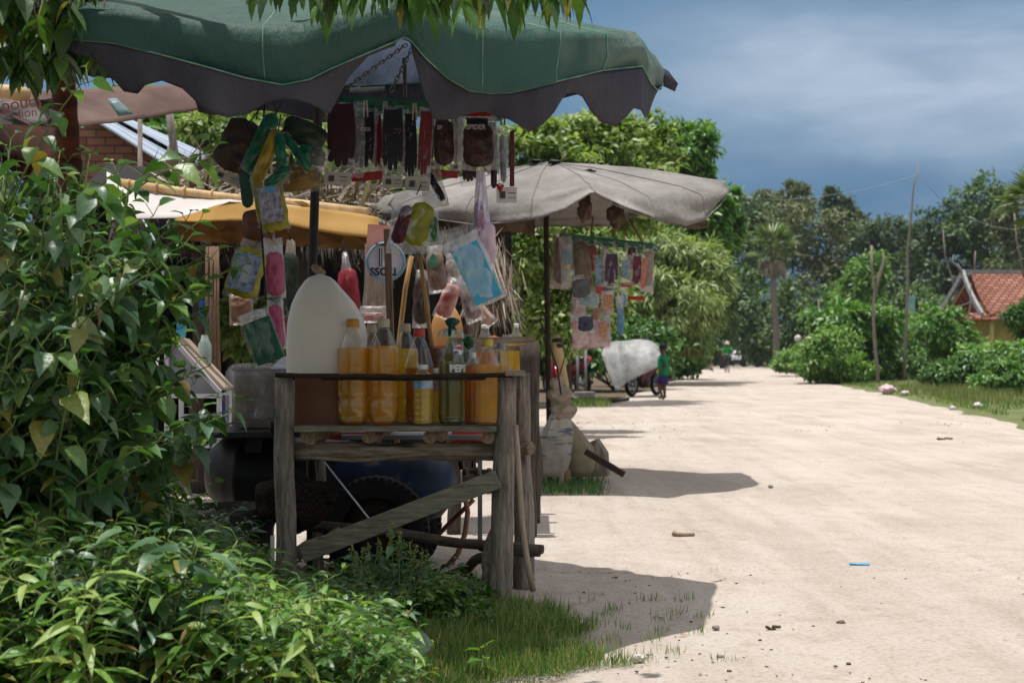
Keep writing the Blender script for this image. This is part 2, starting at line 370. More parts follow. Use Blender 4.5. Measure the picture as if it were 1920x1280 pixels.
def tree(name, label, base, lobes, r, n, size, lm, bark, cat='tree', group=None, hang=.3, k=40, sg=.16, tmpl=T_QUAD, fork=.35, seed=1, shell=.55):
    t = thing(name, label, cat, base, group); rs = np.random.RandomState(seed)
    limbs(base, lobes, r*.6, bark, t, fork=fork, seed=seed)
    crown('crown', lobes, n, size, lm, t, k, sg, tmpl, rs, hang, shell); return t
# ================================================================ MATERIALS
def sandmat():
    m, t, o = newmat('sand'); v = coords(t); vs_ = coords(t, 'Object', (1.6, .22, 1))
    big = nnoise(t, v, .8, 4); fine = nnoise(t, v, 55, 6, .7); med = nnoise(t, v, 7, 5, .6); tr = nnoise(t, vs_, 1.6, 5, .6)
    c = ramp(t, big, [(.35, lin('#ab9f94')), (.65, lin('#bbb0a5'))])
    c = mixc(t, mathn(t, 'MULTIPLY', ramp(t, tr, [(.42, (0, 0, 0)), (.62, (1, 1, 1))]), .55), c, lin('#c3b9af'))
    pt = nnoise(t, coords(t, 'Object', (1, .45, 1)), .9, 5, .65)
    c = mixc(t, mathn(t, 'MULTIPLY', ramp(t, pt, [(.54, (0, 0, 0)), (.72, (1, 1, 1))]), .40), c, lin('#94836f'))
    c = mixc(t, mathn(t, 'MULTIPLY', ramp(t, med, [(.52, (0, 0, 0)), (.70, (1, 1, 1))]), .38), c, lin('#9c8877'))
    c = mixc(t, 1., c, ramp(t, nnoise(t, coords(t, 'Object', (5, .35, 1)), 1.1, 4, .6), [(.34, (.91, .90, .89)), (.5, (1, 1, 1))]), 'MULTIPLY')
    c = mixc(t, 1., c, ramp(t, fine, [(.32, (.72, .70, .68)), (.52, (1, 1, 1))]), 'MULTIPLY')
    vo = t.nodes.new('ShaderNodeTexVoronoi'); vo.inputs['Scale'].default_value = 26; t.links.new(v, vo.inputs['Vector'])
    spot = ramp(t, vo.outputs['Distance'], [(.10, (1, 1, 1)), (.17, (0, 0, 0))])
    pick = ramp(t, nnoise(t, v, 2.1, 4, .7), [(.52, (0, 0, 0)), (.6, (1, 1, 1))])
    c = mixc(t, mathn(t, 'MULTIPLY', mathn(t, 'MULTIPLY', spot, pick), .55), c, lin('#85705e'))
    h = mathn(t, 'ADD', mathn(t, 'MULTIPLY', fine, .5), mathn(t, 'ADD', mathn(t, 'MULTIPLY', med, 1.6), mathn(t, 'MULTIPLY', tr, 2.)))
    princ(t, o, c, .95, .15, 0, bumpn(t, h, .8, .022)); return m
SAND = sandmat()
SOIL = mat('soil', '#4a4030', '#6b5d49', 5, rough=.95, bump=.6, dist=.03, c3='#3d4426')
VERGE = mat('verge_soil', '#4d5c30', '#6f7048', 2.5, rough=.95, bump=.5, dist=.03, c3='#a4937a')
BARK = wood('bark', '#2b241d', '#5f554a', 'z')
BARKL = wood('pale_bark', '#57504a', '#9b9288', 'z')
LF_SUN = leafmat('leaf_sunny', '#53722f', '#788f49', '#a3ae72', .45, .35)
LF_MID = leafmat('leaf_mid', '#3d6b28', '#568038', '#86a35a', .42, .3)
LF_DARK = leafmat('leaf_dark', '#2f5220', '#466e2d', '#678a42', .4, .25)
LF_GREY = leafmat('leaf_greygreen', '#687c46', '#8a9a60', '#aeb985', .5, .3)
LF_FAR = leafmat('leaf_far', '#3f5a33', '#557040', '#738c56', .55, .25)
LF_FAR2 = leafmat('leaf_far_olive', '#505c3b', '#667048', '#84875f', .6, .25)
LF_FARD = leafmat('leaf_far_dark', '#30472a', '#425c36', '#5f7a48', .55, .2)
LF_BUSH = leafmat('leaf_bush', '#4b7530', '#698f45', '#9ab56d', .4, .32)
PALM = leafmat('palm_leaf', '#475e35', '#657a48', '#8f9a70', .4, .2)
PALMD = leafmat('palm_dead', '#6f655a', '#968b7c', '#b5aa99', .8, .1)

# ================================================================ GROUND
mb = MB(); mb.grid([[(x, y, -.035) for x in (-400, -40, -8, 0, 8, 40, 80, 400)] for y in (-60, 0, 4, 8, 20, 60, 160, 900)])
struct('ground', mb, SOIL)
def interp(tab, y):
    for (a, u), (b, v) in zip(tab, tab[1:]):
        if a <= y <= b: return u+(v-u)*(y-a)/(b-a)
    return tab[0][1] if y < tab[0][0] else tab[-1][1]
LE = [(-2, .0), (3.0, .0), (3.9, .02), (4.35, .22), (4.7, .26), (5.0, .12), (5.45, -.25), (5.75, -1.2), (5.95, -3), (6.1, -14), (14, -14), (15, -7), (20, -1), (29, 2.0), (45, 4.8), (73, 8.9), (100, 13.2), (120, 17), (135, 20), (160, 24)]
RE = [(-2, 7), (10, 5.6), (14, 6.1), (18.75, 6.75), (30.8, 8.55), (50, 10.9), (66.7, 13.5), (104, 19.2), (126, 21.6), (160, 26)]
ys = []; y = -2.
while y < 158: ys.append(y); y += max(.05, .012*max(y, 0))if y > 3 else .25
rows = []
for y in ys:
    a = interp(LE, y)+.12*ns(y*1.7, 3)+.05*ns(y*6, 9); b = interp(RE, y)+.25*ns(y*.7, 7)*(1+y*.01)
    n = 46; r = []
    for i in range(n+1):
        t = i/n; t = t**1.0; x = a+(b-a)*t
        z = .024*ns(x*.55, y*.3, 1)+.012*ns(x*2.1, y*1.6, 4)+.009*ns(x*7, y*5, 2)
        for q, ww in ((.55, .10), (.78, .12)):
            z -= .014*math.exp(-((t-q)/.02)**2)*(y > 2)
        ed = min(t, 1-t)*(b-a); z = z*min(1, ed*2) - .03*max(0, 1-ed/.18)
        r.append((x, y, z))
    rows.append(r)
mb = MB(); mb.grid(rows); struct('road', mb, SAND)
# grassy verge on the right
rows = []
for y in [2+i*2.2 for i in range(60)]:
    a = interp(RE, y); rows.append([(a+q*(1+y*.02)-.25, y, (-.02 if k == 0 else .05*min(q, 3)/3+.05*ns(q, y*.3))) for k, q in enumerate((0, .6, 1.4, 3, 6, 12, 26))])
mb = MB(); mb.grid(rows); struct('verge', mb, VERGE)
rows = []
for y in [-1+i*.25 for i in range(30)]:
    a = interp(LE, y)+.12*ns(y*1.7, 3)+.1
    rows.append([(a-(k/9)**1.5*4, y, -.012+.004*ns(k, y)-(.02 if k == 0 else 0)) for k in range(10)])
mb = MB(); mb.grid([r[::-1] for r in rows]); struct('bank', mb, SAND)

def blades(name, pts, hgt, wid, m, label=None, lean=.5, rs=RS):
    n = len(pts); T = leaf_template(3, wid, .35, .1, tip=1)
    az = rs.rand(n)*6.283; dr = np.stack([np.cos(az)*lean*rs.rand(n), np.sin(az)*lean*rs.rand(n), np.ones(n)], 1)
    up = np.stack([np.cos(az), np.sin(az), np.zeros(n)+.2], 1)
    me = leaves_mesh(name, T, pts, dr, up, hgt*(.5+rs.rand(n)), m); o = link(name, me, (0, 0, 0))
    return tag(o, label, 'grass', kind='stuff')
GRASS = leafmat('grass_blade', '#3f6426', '#5f8038', '#a39c66', .5, .3)
GRASSD = leafmat('grass_dry', '#5a6e38', '#767f4a', '#9a9868', .6, .25)
# foreground turf below the stand
pts = []
EDG = [(1080, 930), (1128, 1000), (1150, 1110), (1185, 1195), (1210, 1150), (1240, 1235), (1262, 1120), (1290, 1000), (1400, 1050)]
while len(pts) < 46000:
    px = 580+RS.rand()*680; py = 1085+RS.rand()**1.2*320; y = HC*F/(py-HY); x = (px-960)/F*y
    e_ = interp(EDG, py)-px; k = ns(x*5, y*5, 5)+.4*ns(x*17, y*17, 2)
    if e_ < 0 or k < -.28+.62*max(0, 1-e_/190)**1.5: continue
    if RS.rand() > .25+e_/260: continue
    pts.append((x, y, -.006))
pts = np.array(pts)
blades('turf', pts, .046, .035, GRASS, 'short green grass thinning out onto the sand below the wooden stand', 1.9)
pts = []
for _ in range(40):
    x0 = .15+RS.rand()*.5; y0 = 4.1+RS.rand()*1.2
    for k in range(14): pts.append((x0+RS.normal()*.018, y0+RS.normal()*.018, 0))
blades('grass_tuft', np.array(pts), .028, .05, GRASS, 'small scattered tufts of grass on the sandy shoulder', 1.2)
# right verge grass
pts = []
for _ in range(26000):
    y = 14+RS.rand()**1.3*70; x = interp(RE, y)+abs(RS.normal())*(1.2+y*.03)+.12
    if ns(x*.8, y*.5) < -.15: continue
    pts.append((x, y, .0))
blades('verge_grass', np.array(pts), .075, .13, GRASS, 'low green grass on the far side of the sand road', 1.8)
pts = []
for _ in range(3000):
    px = 1690+RS.normal()*70+RS.rand()*190; y = 26+RS.rand()*12; pts.append((max((px-960)/F*y, interp(RE, y)+.5+abs(RS.normal())*.6), y, 0))
blades('dry_grass', np.array(pts), .20, .035, GRASSD, 'tall yellowish grass in front of the roadside bushes', 1.3)

# stones
STONE = mat('stone', '#6d6258', '#8f857b', 9, bump=.5); DARKST = mat('dark_pebble', '#4d4037', '#6b5b4d', 9)
for i, (px, py, s, lab) in enumerate([(1343, 1178, .014, 'blue grey pebble on the sand near the turf'), (1577, 1170, .017, 'brown stone lying alone in the lower right of the sand road'), (1350, 1232, .011, 'dark clod of earth at the bottom of the sand road'), (1119, 976, .010, 'small dark pebble on the lit sand beside the stand'), (1445, 913, .02, 'small dark pebble right of the second canopy shadow'), (1862, 1163, .011, 'flat pebble near the right side of the sand road')]):
    d = HC*F/(py-HY); mb = MB(); c = P(px, py, d); mb.blob((c.x, c.y, s*.3), (s, s*.8, s*.55), 2, .2, seed=i)
    solo('pebble', lab, 'pebble', mb, STONE if i % 2 == 0 else DARKST, 'pebbles lying on the sand road')
mb = MB()
for i in range(1500):
    y = 3.4+RS.rand()**2*16; x = interp(LE, y)+.2+RS.rand()*(3.2+.3*y); s = .0022+.0045*RS.rand()**4+.0002*y
    mb.blob((x, y, s*.2+.002), (s*1.2, s, s*.6), 1, .25, seed=i)
struct('gravel', mb, DARKST, 'stuff'); bpy.data.objects['gravel']['label'] = 'tiny specks of gravel spread over the sand road'
# fallen leaves
n = 420; ps = []
for _ in range(n):
    y = 4+RS.rand()**1.6*22; x = interp(LE, y)+.1+abs(RS.normal())*(.6+.1*y) if RS.rand() < .6 else interp(RE, y)-abs(RS.normal())*1.2
    ps.append((x, y, .004))
blm = leafmat('fallen_leaf', '#5d4a30', '#8a7450', '#a39272', .8, .1)
o = link('leaf_litter', leaves_mesh('leaf_litter', T_QUAD, np.array(ps), rnd_dirs(n)*[1, 1, .15], rnd_dirs(n)*.25+[0, 0, 1], .02*(.5+RS.rand(n))+np.array([p[1]*.0012 for p in ps]), blm), (0, 0, 0)); tag(o, 'dry fallen leaves and chaff strewn on the sand road', 'leaf litter', kind='stuff')
# litter
BLUE = mat('blue_foil', '#1f86b8', '#3aa3cf', 30, rough=.35, bump=.4)
c = P(1612, 1055, 6.19); mb = MB(); rows = []
for i in range(9):
    rows.append([(c.x-.045+i*.011, c.y+.02*(j-1.5)/1.5, -.006+.012*abs(ns(i*1.3, j*1.1))) for j in range(4)])
mb.grid(rows); solo('wrapper', 'crumpled blue wrapper lying on the sand road', 'wrapper', mb, BLUE, solid=.004, sub=1)
W_DRY = wood('dry_wood', '#6d5a45', '#a58f75', 'x')
c = P(1262, 1004, 7.12); mb = MB(); mb.tube([(c.x, c.y+.01, .014), (c.x+.02, c.y, .006), (c.x+.06, c.y+.005, .004), (c.x+.108, c.y+.02, .005)], [.013, .012, .010, .009], 6, wob=.15)
solo('wood_chip', 'bent piece of dry wood lying on the sand road', 'wood', mb, W_DRY)
TW = wood('twig', '#4a3a2b', '#7a654e', 'x')
for i, (a, b, d, lab) in enumerate([((1757, 822), (1786, 823), 15.3, 'thin dark twig on the sand near the right verge'), ((1003, 924), (1068, 922), 9.4, 'long thin stick on the sand behind the leaning posts'), ((1436, 1178), (1464, 1179), 4.68, 'thin straw stem on the sand at the lower middle')]):
    mb = MB(); A = P(a[0], a[1], d); B = P(b[0], b[1], d); A.z = B.z = .01; mb.log(A, B, .003+.0006*d, .002+.0005*d, 5, wob=.2, seed=i)
    solo('twig', lab, 'twig', mb, TW)
LIT = mat('litter_white', '#cfcac2', '#b3a9a0', 20, rough=.5, bump=.4); LITP = mat('litter_pink', '#c99aa6', '#d9c6c6', 20, rough=.5, bump=.4)
for i, (px, py, s, mt, lab) in enumerate([(1665, 738, .33, LITP, 'pink and white plastic bag dumped on the grassy verge'), (1697, 741, .17, LIT, 'white scrap of plastic beside the pink bag on the verge'), (1786, 768, .10, LIT, 'small white scrap on the verge between larger litter'), (1833, 766, .16, LIT, 'pale crumpled paper on the verge near the right edge'), (1543, 717, .28, LIT, 'white plastic bag at the foot of the rounded bush'), (1197, 1239, .035, LIT, 'crumpled white tissue at the edge of the turf')]):
    d = HC*F/(py+ (0 if i < 5 else 0)-HY); c = P(px, py, d); mb = MB(); mb.blob((c.x, c.y, s*.28), (s*.55, s*.4, s*.34), 3, .35, 2.4, seed=i*3)
    solo('litter', lab, 'litter', mb, mt)

# ================================================================ FAR TREES
def Lb(px, py, d, rx, ry, k=.9): return (tuple(P(px, py, d)), (W(rx, d), W(rx, d)*k, W(ry, d)))
far = [  # px, d, lobes(px,py,rx,ry), leaf, label
 (1395, 118, [(1390, 560, 55, 90), (1380, 480, 45, 70)], LF_FAR, 'dark leafy tree where the road bends out of sight'),
 (1425, 150, [(1425, 440, 55, 60), (1400, 420, 35, 45)], LF_FARD, 'tall distant tree directly behind the fan palm crown'),
 (1500, 140, [(1500, 440, 60, 60), (1560, 470, 60, 60), (1530, 540, 80, 60)], LF_FAR2, 'olive brown tree with thin foliage right of the palm'),
 (1475, 170, [(1490, 375, 28, 28), (1440, 385, 32, 24)], LF_FAR2, 'wispy treetop rising above the olive tree'),
 (1565, 165, [(1560, 378, 20, 22), (1580, 410, 30, 30), (1605, 435, 26, 30)], LF_FARD, 'narrow pointed treetop standing out against the sky'),
 (1650, 135, [(1640, 470, 45, 50), (1675, 450, 45, 38), (1650, 530, 60, 60)], LF_FARD, 'rounded dark tree left of the tall bare pole'),
 (1710, 140, [(1720, 470, 50, 48), (1710, 540, 60, 70)], LF_FARD, 'rounded dark tree directly behind the tall bare pole'),
 (1780, 120, [(1775, 430, 45, 50), (1770, 500, 65, 60), (1800, 560, 60, 50)], LF_FARD, 'dark tree with uneven crown left of the tallest tree'),
 (1850, 118, [(1850, 375, 42, 40), (1830, 420, 55, 45), (1870, 460, 60, 55)], LF_FAR, 'tallest dark tree rising above the tiled house'),
 (1925, 112, [(1915, 400, 45, 60), (1930, 480, 60, 60)], LF_FAR2, 'yellowish green tree behind the right end of the house'),
 (1355, 100, [(1345, 585, 36, 55), (1335, 560, 30, 50)], LF_FAR, 'leafy tree above the person in the green shirt'),
 (1420, 112, [(1420, 620, 45, 50), (1405, 570, 50, 45)], LF_FAR, 'feathery green tree left of the palm trunk'),
 (1500, 105, [(1490, 600, 50, 55), (1520, 640, 55, 45)], LF_FAR, 'light green tree right of the palm trunk'),
 (1570, 95, [(1570, 590, 50, 50), (1580, 640, 55, 40)], LF_FAR, 'light green tree behind the ruined low roof'),
 (1620, 88, [(1625, 520, 35, 45), (1610, 560, 40, 45)], LF_BUSH, 'bright green young tree beside the forked bare pole'),
 (1730, 85, [(1740, 590, 60, 50), (1680, 600, 50, 45)], LF_FAR, 'dense green tree between the tall bare pole and the house')]
for i, (px, d, lb, lm, lab) in enumerate(far):
    b = P(px, HY, d); b.z = 0
    tree('tree', lab, b, [Lb(x, y, d+ns(i, j)*4, rx, ry, .8) for j, (x, y, rx, ry) in enumerate(lb)], .3, 2600*len(lb)+1200, .42*d/120, lm, BARK, 'tree', 'trees beyond the bend of the road', .25, 46, .15, fork=.55, seed=i+3)
# low far undergrowth closing the view below the crowns
for i, (px, py, d, rx, ry, lab) in enumerate([(1320, 650, 110, 20, 22, 'dark bush at the left of the road bend'), (1375, 655, 135, 45, 26, 'dark hedge closing the end of the road'), (1440, 655, 128, 40, 30, 'dark bush left of the palm foot'), (1500, 655, 118, 45, 30, 'bush right of the palm foot')]):
    lb = [Lb(px, py, d, rx, ry, .8), Lb(px+rx*.8, py+6, d-3, rx*.8, ry*.8, .8), Lb(px-rx*.7, py-10, d+3, rx*.7, ry, .8)]
    b = P(px, HY, d); b.z = 0; tree('bush', lab, b, lb, .12, 6000, .3, LF_FARD if i < 2 else LF_FAR, BARK, 'bush', 'bushes at the far end of the road', 0, 40, .2, fork=.2, seed=40+i)
# roadside bushes on the right
for i, (px, d, lb, lm, sz, n, lab) in enumerate([
 (1500, 62, [(1500, 670, 34, 22), (1530, 680, 30, 20), (1475, 680, 22, 14)], LF_BUSH, .16, 8000, 'pale green bush nearest the road bend on the right'),
 (1560, 46, [(1560, 660, 55, 40), (1540, 690, 40, 24), (1590, 690, 40, 28)], LF_BUSH, .15, 11000, 'round sunlit bush behind the white litter'),
 (1600, 50, [(1590, 600, 60, 28), (1630, 610, 60, 30), (1570, 625, 40, 30)], LF_MID, .24, 9000, 'broad leaved shrub with drooping bright leaves by the forked pole'),
 (1650, 51, [(1640, 650, 50, 40), (1620, 690, 40, 26), (1670, 690, 40, 26)], LF_DARK, .16, 9000, 'dark bush around the foot of the forked pole'),
 (1720, 54, [(1715, 650, 50, 42), (1740, 620, 45, 38), (1700, 690, 35, 24)], LF_BUSH, .15, 9500, 'green bush at the foot of the tall bare pole'),
 (1770, 46, [(1765, 612, 44, 30), (1790, 645, 46, 28)], LF_MID, .18, 7000, 'leafy shrub in front of the left wall of the house'),
 (1810, 36, [(1810, 692, 50, 28), (1780, 705, 42, 20), (1840, 706, 38, 22)], LF_DARK, .13, 9500, 'low dark bush behind the tall yellow grass'),
 (1865, 38, [(1845, 668, 46, 24), (1890, 676, 50, 26)], LF_BUSH, .15, 8500, 'bright bush under the eaves of the tiled house'),
 (1900, 31, [(1890, 705, 50, 28), (1935, 700, 40, 40), (1860, 718, 34, 18)], LF_MID, .12, 9000, 'bush at the right edge above the verge'),
 (1935, 44, [(1915, 590, 26, 20), (1940, 600, 40, 30)], LF_DARK, .15, 4000, 'small dark tree touching the right end of the roof')]):
    b = P(px, HY, d); b.z = 0
    tree('bush', lab, b, [Lb(x, y, d+j*.8, rx, ry, .8) for j, (x, y, rx, ry) in enumerate(lb)], .06, n, sz, lm, BARK, 'bush', 'bushes along the right verge', .35, 44, .17, T_LEAF if i == 2 else T_QUAD, fork=.2, seed=60+i)

# left tree wall behind the stalls
def ltree(name, lab, px, d, lb, lm, n, sz, r=.14, k=60, sg=.14, tmpl=T_QUAD, hang=.35, seed=0, fork=.4, cat='tree'):
    b = P(px, HY, d); b.z = 0
    return tree(name, lab, b, [Lb(x, y, d+(j % 3-1)*1.0, rx, ry, .8) for j, (x, y, rx, ry) in enumerate(lb)], r, n, sz, lm, BARK, cat, None, hang, k, sg, tmpl, fork, seed)
ltree('tree', 'broad tree with pale sunlit leaves rising behind the grey canopy', 1060, 27, [(1000, 300, 100, 75), (1110, 275, 100, 55), (1200, 275, 70, 50), (1060, 380, 120, 80), (1150, 360, 90, 70), (960, 420, 80, 90)], LF_SUN, 34000, .15, .2, 70, .13, T_LEAF, seed=81)
ltree('tree', 'dark glossy green tree at the right end of the left tree row', 1200, 48, [(1262, 278, 62, 42), (1295, 318, 38, 46), (1352, 405, 40, 50), (1285, 420, 66, 80), (1322, 500, 46, 56), (1290, 600, 40, 50)], LF_MID, 30000, .25, .22, 60, .15, T_LEAF, seed=82)
ltree('tree', 'grey green feathery tree with drooping foliage over the covered motorcycle', 1215, 44, [(1160, 500, 60, 55), (1230, 470, 70, 40), (1295, 495, 62, 45), (1240, 570, 85, 55), (1310, 560, 45, 50), (1260, 630, 62, 36), (1180, 620, 60, 40), (1335, 520, 36, 45)], LF_GREY, 40000, .27, .15, 70, .13, T_SLIM, .7, seed=83)
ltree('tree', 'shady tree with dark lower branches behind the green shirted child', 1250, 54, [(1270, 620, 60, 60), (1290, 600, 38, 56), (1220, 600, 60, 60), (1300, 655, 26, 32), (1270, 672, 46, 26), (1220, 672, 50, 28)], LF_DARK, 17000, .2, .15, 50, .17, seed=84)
ltree('bush', 'yellowish green bush at the left road edge below the trees', 1300, 56, [(1280, 672, 30, 24), (1298, 660, 20, 28)], LF_SUN, 6000, .2, .08, 40, .2, seed=85, cat='bush')
ltree('tree', 'leafy tree with trunk directly behind the second stall table', 930, 17, [(990, 470, 60, 60), (960, 560, 60, 50), (1010, 560, 45, 50), (1090, 480, 50, 70), (1100, 560, 60, 55), (900, 520, 60, 60), (1050, 600, 60, 60)], LF_SUN, 42000, .08, .12, 60, .16, T_LEAF, seed=86)
ltree('tree', 'large light green tree behind the brick hut', 330, 27, [(250, 230, 90, 45), (340, 225, 90, 50), (400, 260, 60, 60), (300, 280, 100, 50)], LF_MID, 20000, .17, .2, 60, .14, T_LEAF, seed=87)
ltree('tree', 'pale green tree seen between the hanging bags of the first stall', 520, 25, [(430, 250, 80, 55), (520, 250, 80, 60), (620, 280, 90, 60), (700, 320, 80, 70), (560, 330, 100, 50), (830, 290, 80, 60), (800, 350, 80, 60)], LF_SUN, 24000, .15, .2, 60, .14, T_LEAF, seed=88)
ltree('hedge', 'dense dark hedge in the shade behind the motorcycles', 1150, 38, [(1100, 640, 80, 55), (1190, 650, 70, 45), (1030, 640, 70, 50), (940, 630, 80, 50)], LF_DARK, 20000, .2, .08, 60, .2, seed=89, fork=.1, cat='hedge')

# ================================================================ PALMS
def fan_palm(name, lab, base, top, r, fr, nfr, seed, dead=True, trunk=True):
    t = thing(name, lab, 'palm tree', base); rs = np.random.RandomState(seed)
    if trunk:
        mb = MB(); mb.log(base, top, r*1.5, r, 10, wob=.06, bend=.04, k=24); part('trunk', mb, BARKL, t)
    def fronds(nm, m, n, lo, hi, L_):
        ps, ds, us, ss = [], [], [], []
        for k in range(n):
            az = rs.rand()*6.283; el = lo+(hi-lo)*rs.rand(); d = np.array([math.cos(az)*math.cos(el), math.sin(az)*math.cos(el), math.sin(el)])
            s = np.cross(d, [0, 0, 1.]); s /= np.linalg.norm(s)+1e-6; u = np.cross(s, d); c = np.array(top)+d*L_*.5
            for q in np.linspace(-1.25, 1.25, 13):
                dd = d*math.cos(q)+s*math.sin(q)
                ps.append(c); ds.append(dd+np.array([0, 0, -.12])); us.append(u+rs.normal(size=3)*.15); ss.append(L_*.62*(1-.25*abs(q)/1.25)*(.85+.3*rs.rand()))
            for w_ in range(3): ps.append(np.array(top)+d*L_*.0); ds.append(d); us.append(u); ss.append(L_*.55)
        org = np.array(top); link(nm, leaves_mesh(nm, leaf_template(3, .075, .22, .3), np.array(ps)-org, np.array(ds), np.array(us), np.array(ss), m), org, t)
    fronds('crown', PALM, nfr, -.3, 1.45, fr)
    if dead: fronds('dead_fronds', PALMD, nfr, -1.5, -.75, fr*.85)
    return t
b = P(1456, 690, 100); b.z = 0; tp = P(1449, 470, 100)
fan_palm('fan_palm', 'tall fan palm with a skirt of grey dead fronds beside the road', b, tp, .18, 2.1, 26, 5)
b = P(1950, 700, 46); b.z = 0
fan_palm('fan_palm', 'palm whose green fan leaves enter at the upper right edge', b, P(1944, 392, 46), .2, 1.35, 24, 8, False)

# ================================================================ HOUSE
def tilemat():
    m, t, o = newmat('roof_tile'); v = coords(t, 'Object', (1, 1, 1)); br = t.nodes.new('ShaderNodeTexBrick')
    mp_ = t.nodes.new('ShaderNodeMapping'); mp_.inputs['Rotation'].default_value = (math.radians(-90+57), 0, 0)
    t.links.new(v, mp_.inputs[0])
    br.inputs['Scale'].default_value = 1; br.inputs['Brick Width'].default_value = .32; br.inputs['Row Height'].default_value = .22; br.inputs['Mortar Size'].default_value = .035
    br.inputs['Color1'].default_value = lin('#8a5645'); br.inputs['Color2'].default_value = lin('#ad7c66'); br.inputs['Mortar'].default_value = lin('#4a2c24')
    cc = t.nodes.new('ShaderNodeTexCoord'); s2 = t.nodes.new('ShaderNodeSeparateXYZ'); t.links.new(cc.outputs['Object'], s2.inputs[0])
    cb = t.nodes.new('ShaderNodeCombineXYZ'); t.links.new(s2.outputs['X'], cb.inputs[0]); t.links.new(mathn(t, 'MULTIPLY', s2.outputs['Z'], 1.8), cb.inputs[1]); t.links.new(cb.outputs[0], br.inputs['Vector'])
    n = nnoise(t, v, 1.6, 5); c = mixc(t, ramp(t, n, [(.4, (0, 0, 0)), (.75, (.6, .6, .6))]), br.outputs['Color'], lin('#6f4a40'))
    princ(t, o, c, .85, .2, 0, bumpn(t, br.outputs['Fac'], .6, -.04)); return m
TILE = tilemat(); YEL = mat('yellow_plaster', '#a89257', '#c0aa6c', 3, bump=.15, c3='#8d7a4c'); GREYW = mat('grey_trim', '#7c7b7d', '#99999c', 5)
DARKIN = mat('dark_opening', '#26201c', '#332a24', 4); REDW = mat('red_gable', '#6b2f24', '#86402f', 5)
hx = 20.0; t = thing('house', 'yellow walled house with red tiled gable roof behind bushes', 'house', (25, 62, 0))
def slabq(mb, a, b, c, d, th, m=0):
    a, b, c, d = map(Vector, (a, b, c, d)); n = (b-a).cross(d-a).normalized()*th
    return mb.add([a, b, c, d, a+n, b+n, c+n, d+n], [(3, 2, 1, 0), (4, 5, 6, 7), (0, 1, 5, 4), (1, 2, 6, 5), (2, 3, 7, 6), (3, 0, 4, 7)], m, False)
def curve_roof(sgn, x0, x1, y0, z0, run, drop):
    rows = []
    for i in range(9):
        s = i/8; rows.append([(x0-.25*math.sin(s*1.2) if k == 0 else x0+(x1-x0)*k/6, y0+sgn*run*s, z0-drop*(s**.85)) for k in range(7)])
    return rows if sgn > 0 else [r[::-1] for r in rows]
mb = MB(); mb.grid(curve_roof(-1, hx, 32, 62, 4.48, 3.2, 1.95)); roof = part('roof', mb, TILE, t, solid=.1)
mb = MB(); mb.grid(curve_roof(1, hx, 32, 62, 4.48, 3.2, 1.95)); part('roof', mb, TILE, t, solid=.1)
mb = MB(); mb.bar((hx-.3, 62, 4.56), (32, 62, 4.56), .22, .18); part('ridge', mb, GREYW, roof)
mb = MB()
for sg_ in (-1, 1):
    pr = None
    for i in range(9):
        s = i/8; q = Vector((hx-.34-.25*math.sin(s*1.2), 62+sg_*3.25*s, 4.56-1.98*(s**.85)))
        if pr: mb.bar(pr, q, .12, .24)
        pr = q
mb.tube([(hx-.35, 62, 4.5), (hx-.55, 62, 4.8), (hx-.8, 62, 5.0), (hx-.75, 62, 5.3)], [.07, .06, .04, .02], 6)
part('gable_trim', mb, GREYW, t)
mb = MB(); mb.prism([(hx+.35, 59.6, 2.5), (hx+.35, 64.4, 2.5), (hx+.35, 62.0, 4.35)], (.1, 0, 0)); part('gable', mb, REDW, t)
mb = MB(); mb.box((hx+.25, 61, 2.9), (.1, 1.2, .7)); part('gable_panel', mb, YEL, t)
mb = MB(); slabq(mb, (hx-.9, 58.4, 2.35), (32, 58.4, 2.35), (32, 59.6, 2.62), (hx-.9, 59.6, 2.62), .08); slabq(mb, (hx-.9, 58.4, 2.35), (hx-.9, 65.6, 2.35), (hx+.3, 65.0, 2.7), (hx+.3, 59, 2.7), -.08)
part('eave_roof', mb, TILE, t)
mb = MB(); mb.box((26.2, 62, 1.2), (11.6, 5, 2.4)); part('wall', mb, YEL, t)
mb = MB(); mb.box((22.6, 59.44, 1.25), (2.6, .12, 1.5)); wn = part('window', mb, DARKIN, t)
mb = MB(); mb.box((22.6, 59.36, 2.05), (2.9, .1, .12)); mb.box((22.6, 59.36, .45), (2.9, .1, .12)); mb.box((21.2, 59.36, 1.25), (.12, .1, 1.5)); mb.box((24.0, 59.36, 1.25), (.12, .1, 1.5)); part('frame', mb, YEL, wn)
mb = MB()
for k in range(5): mb.box((21.0+k*.18, 59.46, 2.22), (.08, .1, .2))
part('vent', mb, DARKIN, t)
mb = MB(); mb.box((hx-.2, 58.7, 1.6), (.14, .14, 1.5)); part('column', mb, YEL, t)
# white gutter stub and far shed roof
# low ruined roof among bushes
t = thing('shed', 'low shed with collapsed brown roof among the bushes', 'shed', P(1510, 700, 66)*1)
THDK = mat('old_thatch', '#4d4034', '#7d6d5c', 14, (1, 1, .2), bump=.6)
a = P(1490, 650, 66); mb = MB(); slabq(mb, a, P(1535, 628, 66), P(1560, 640, 69), P(1520, 662, 69), .12); part('roof', mb, THDK, t)
mb = MB(); c = P(1496, 634, 65.6); mb.blob(c, (.16, .16, .16), 2, .05); part('bucket_cap', mb, LIT, t)
mb = MB(); 
for px in (1500, 1545): c = P(px, 650, 67); mb.log((c.x, c.y, 0), c, .05, .05, 6)
part('post', mb, BARK, t)

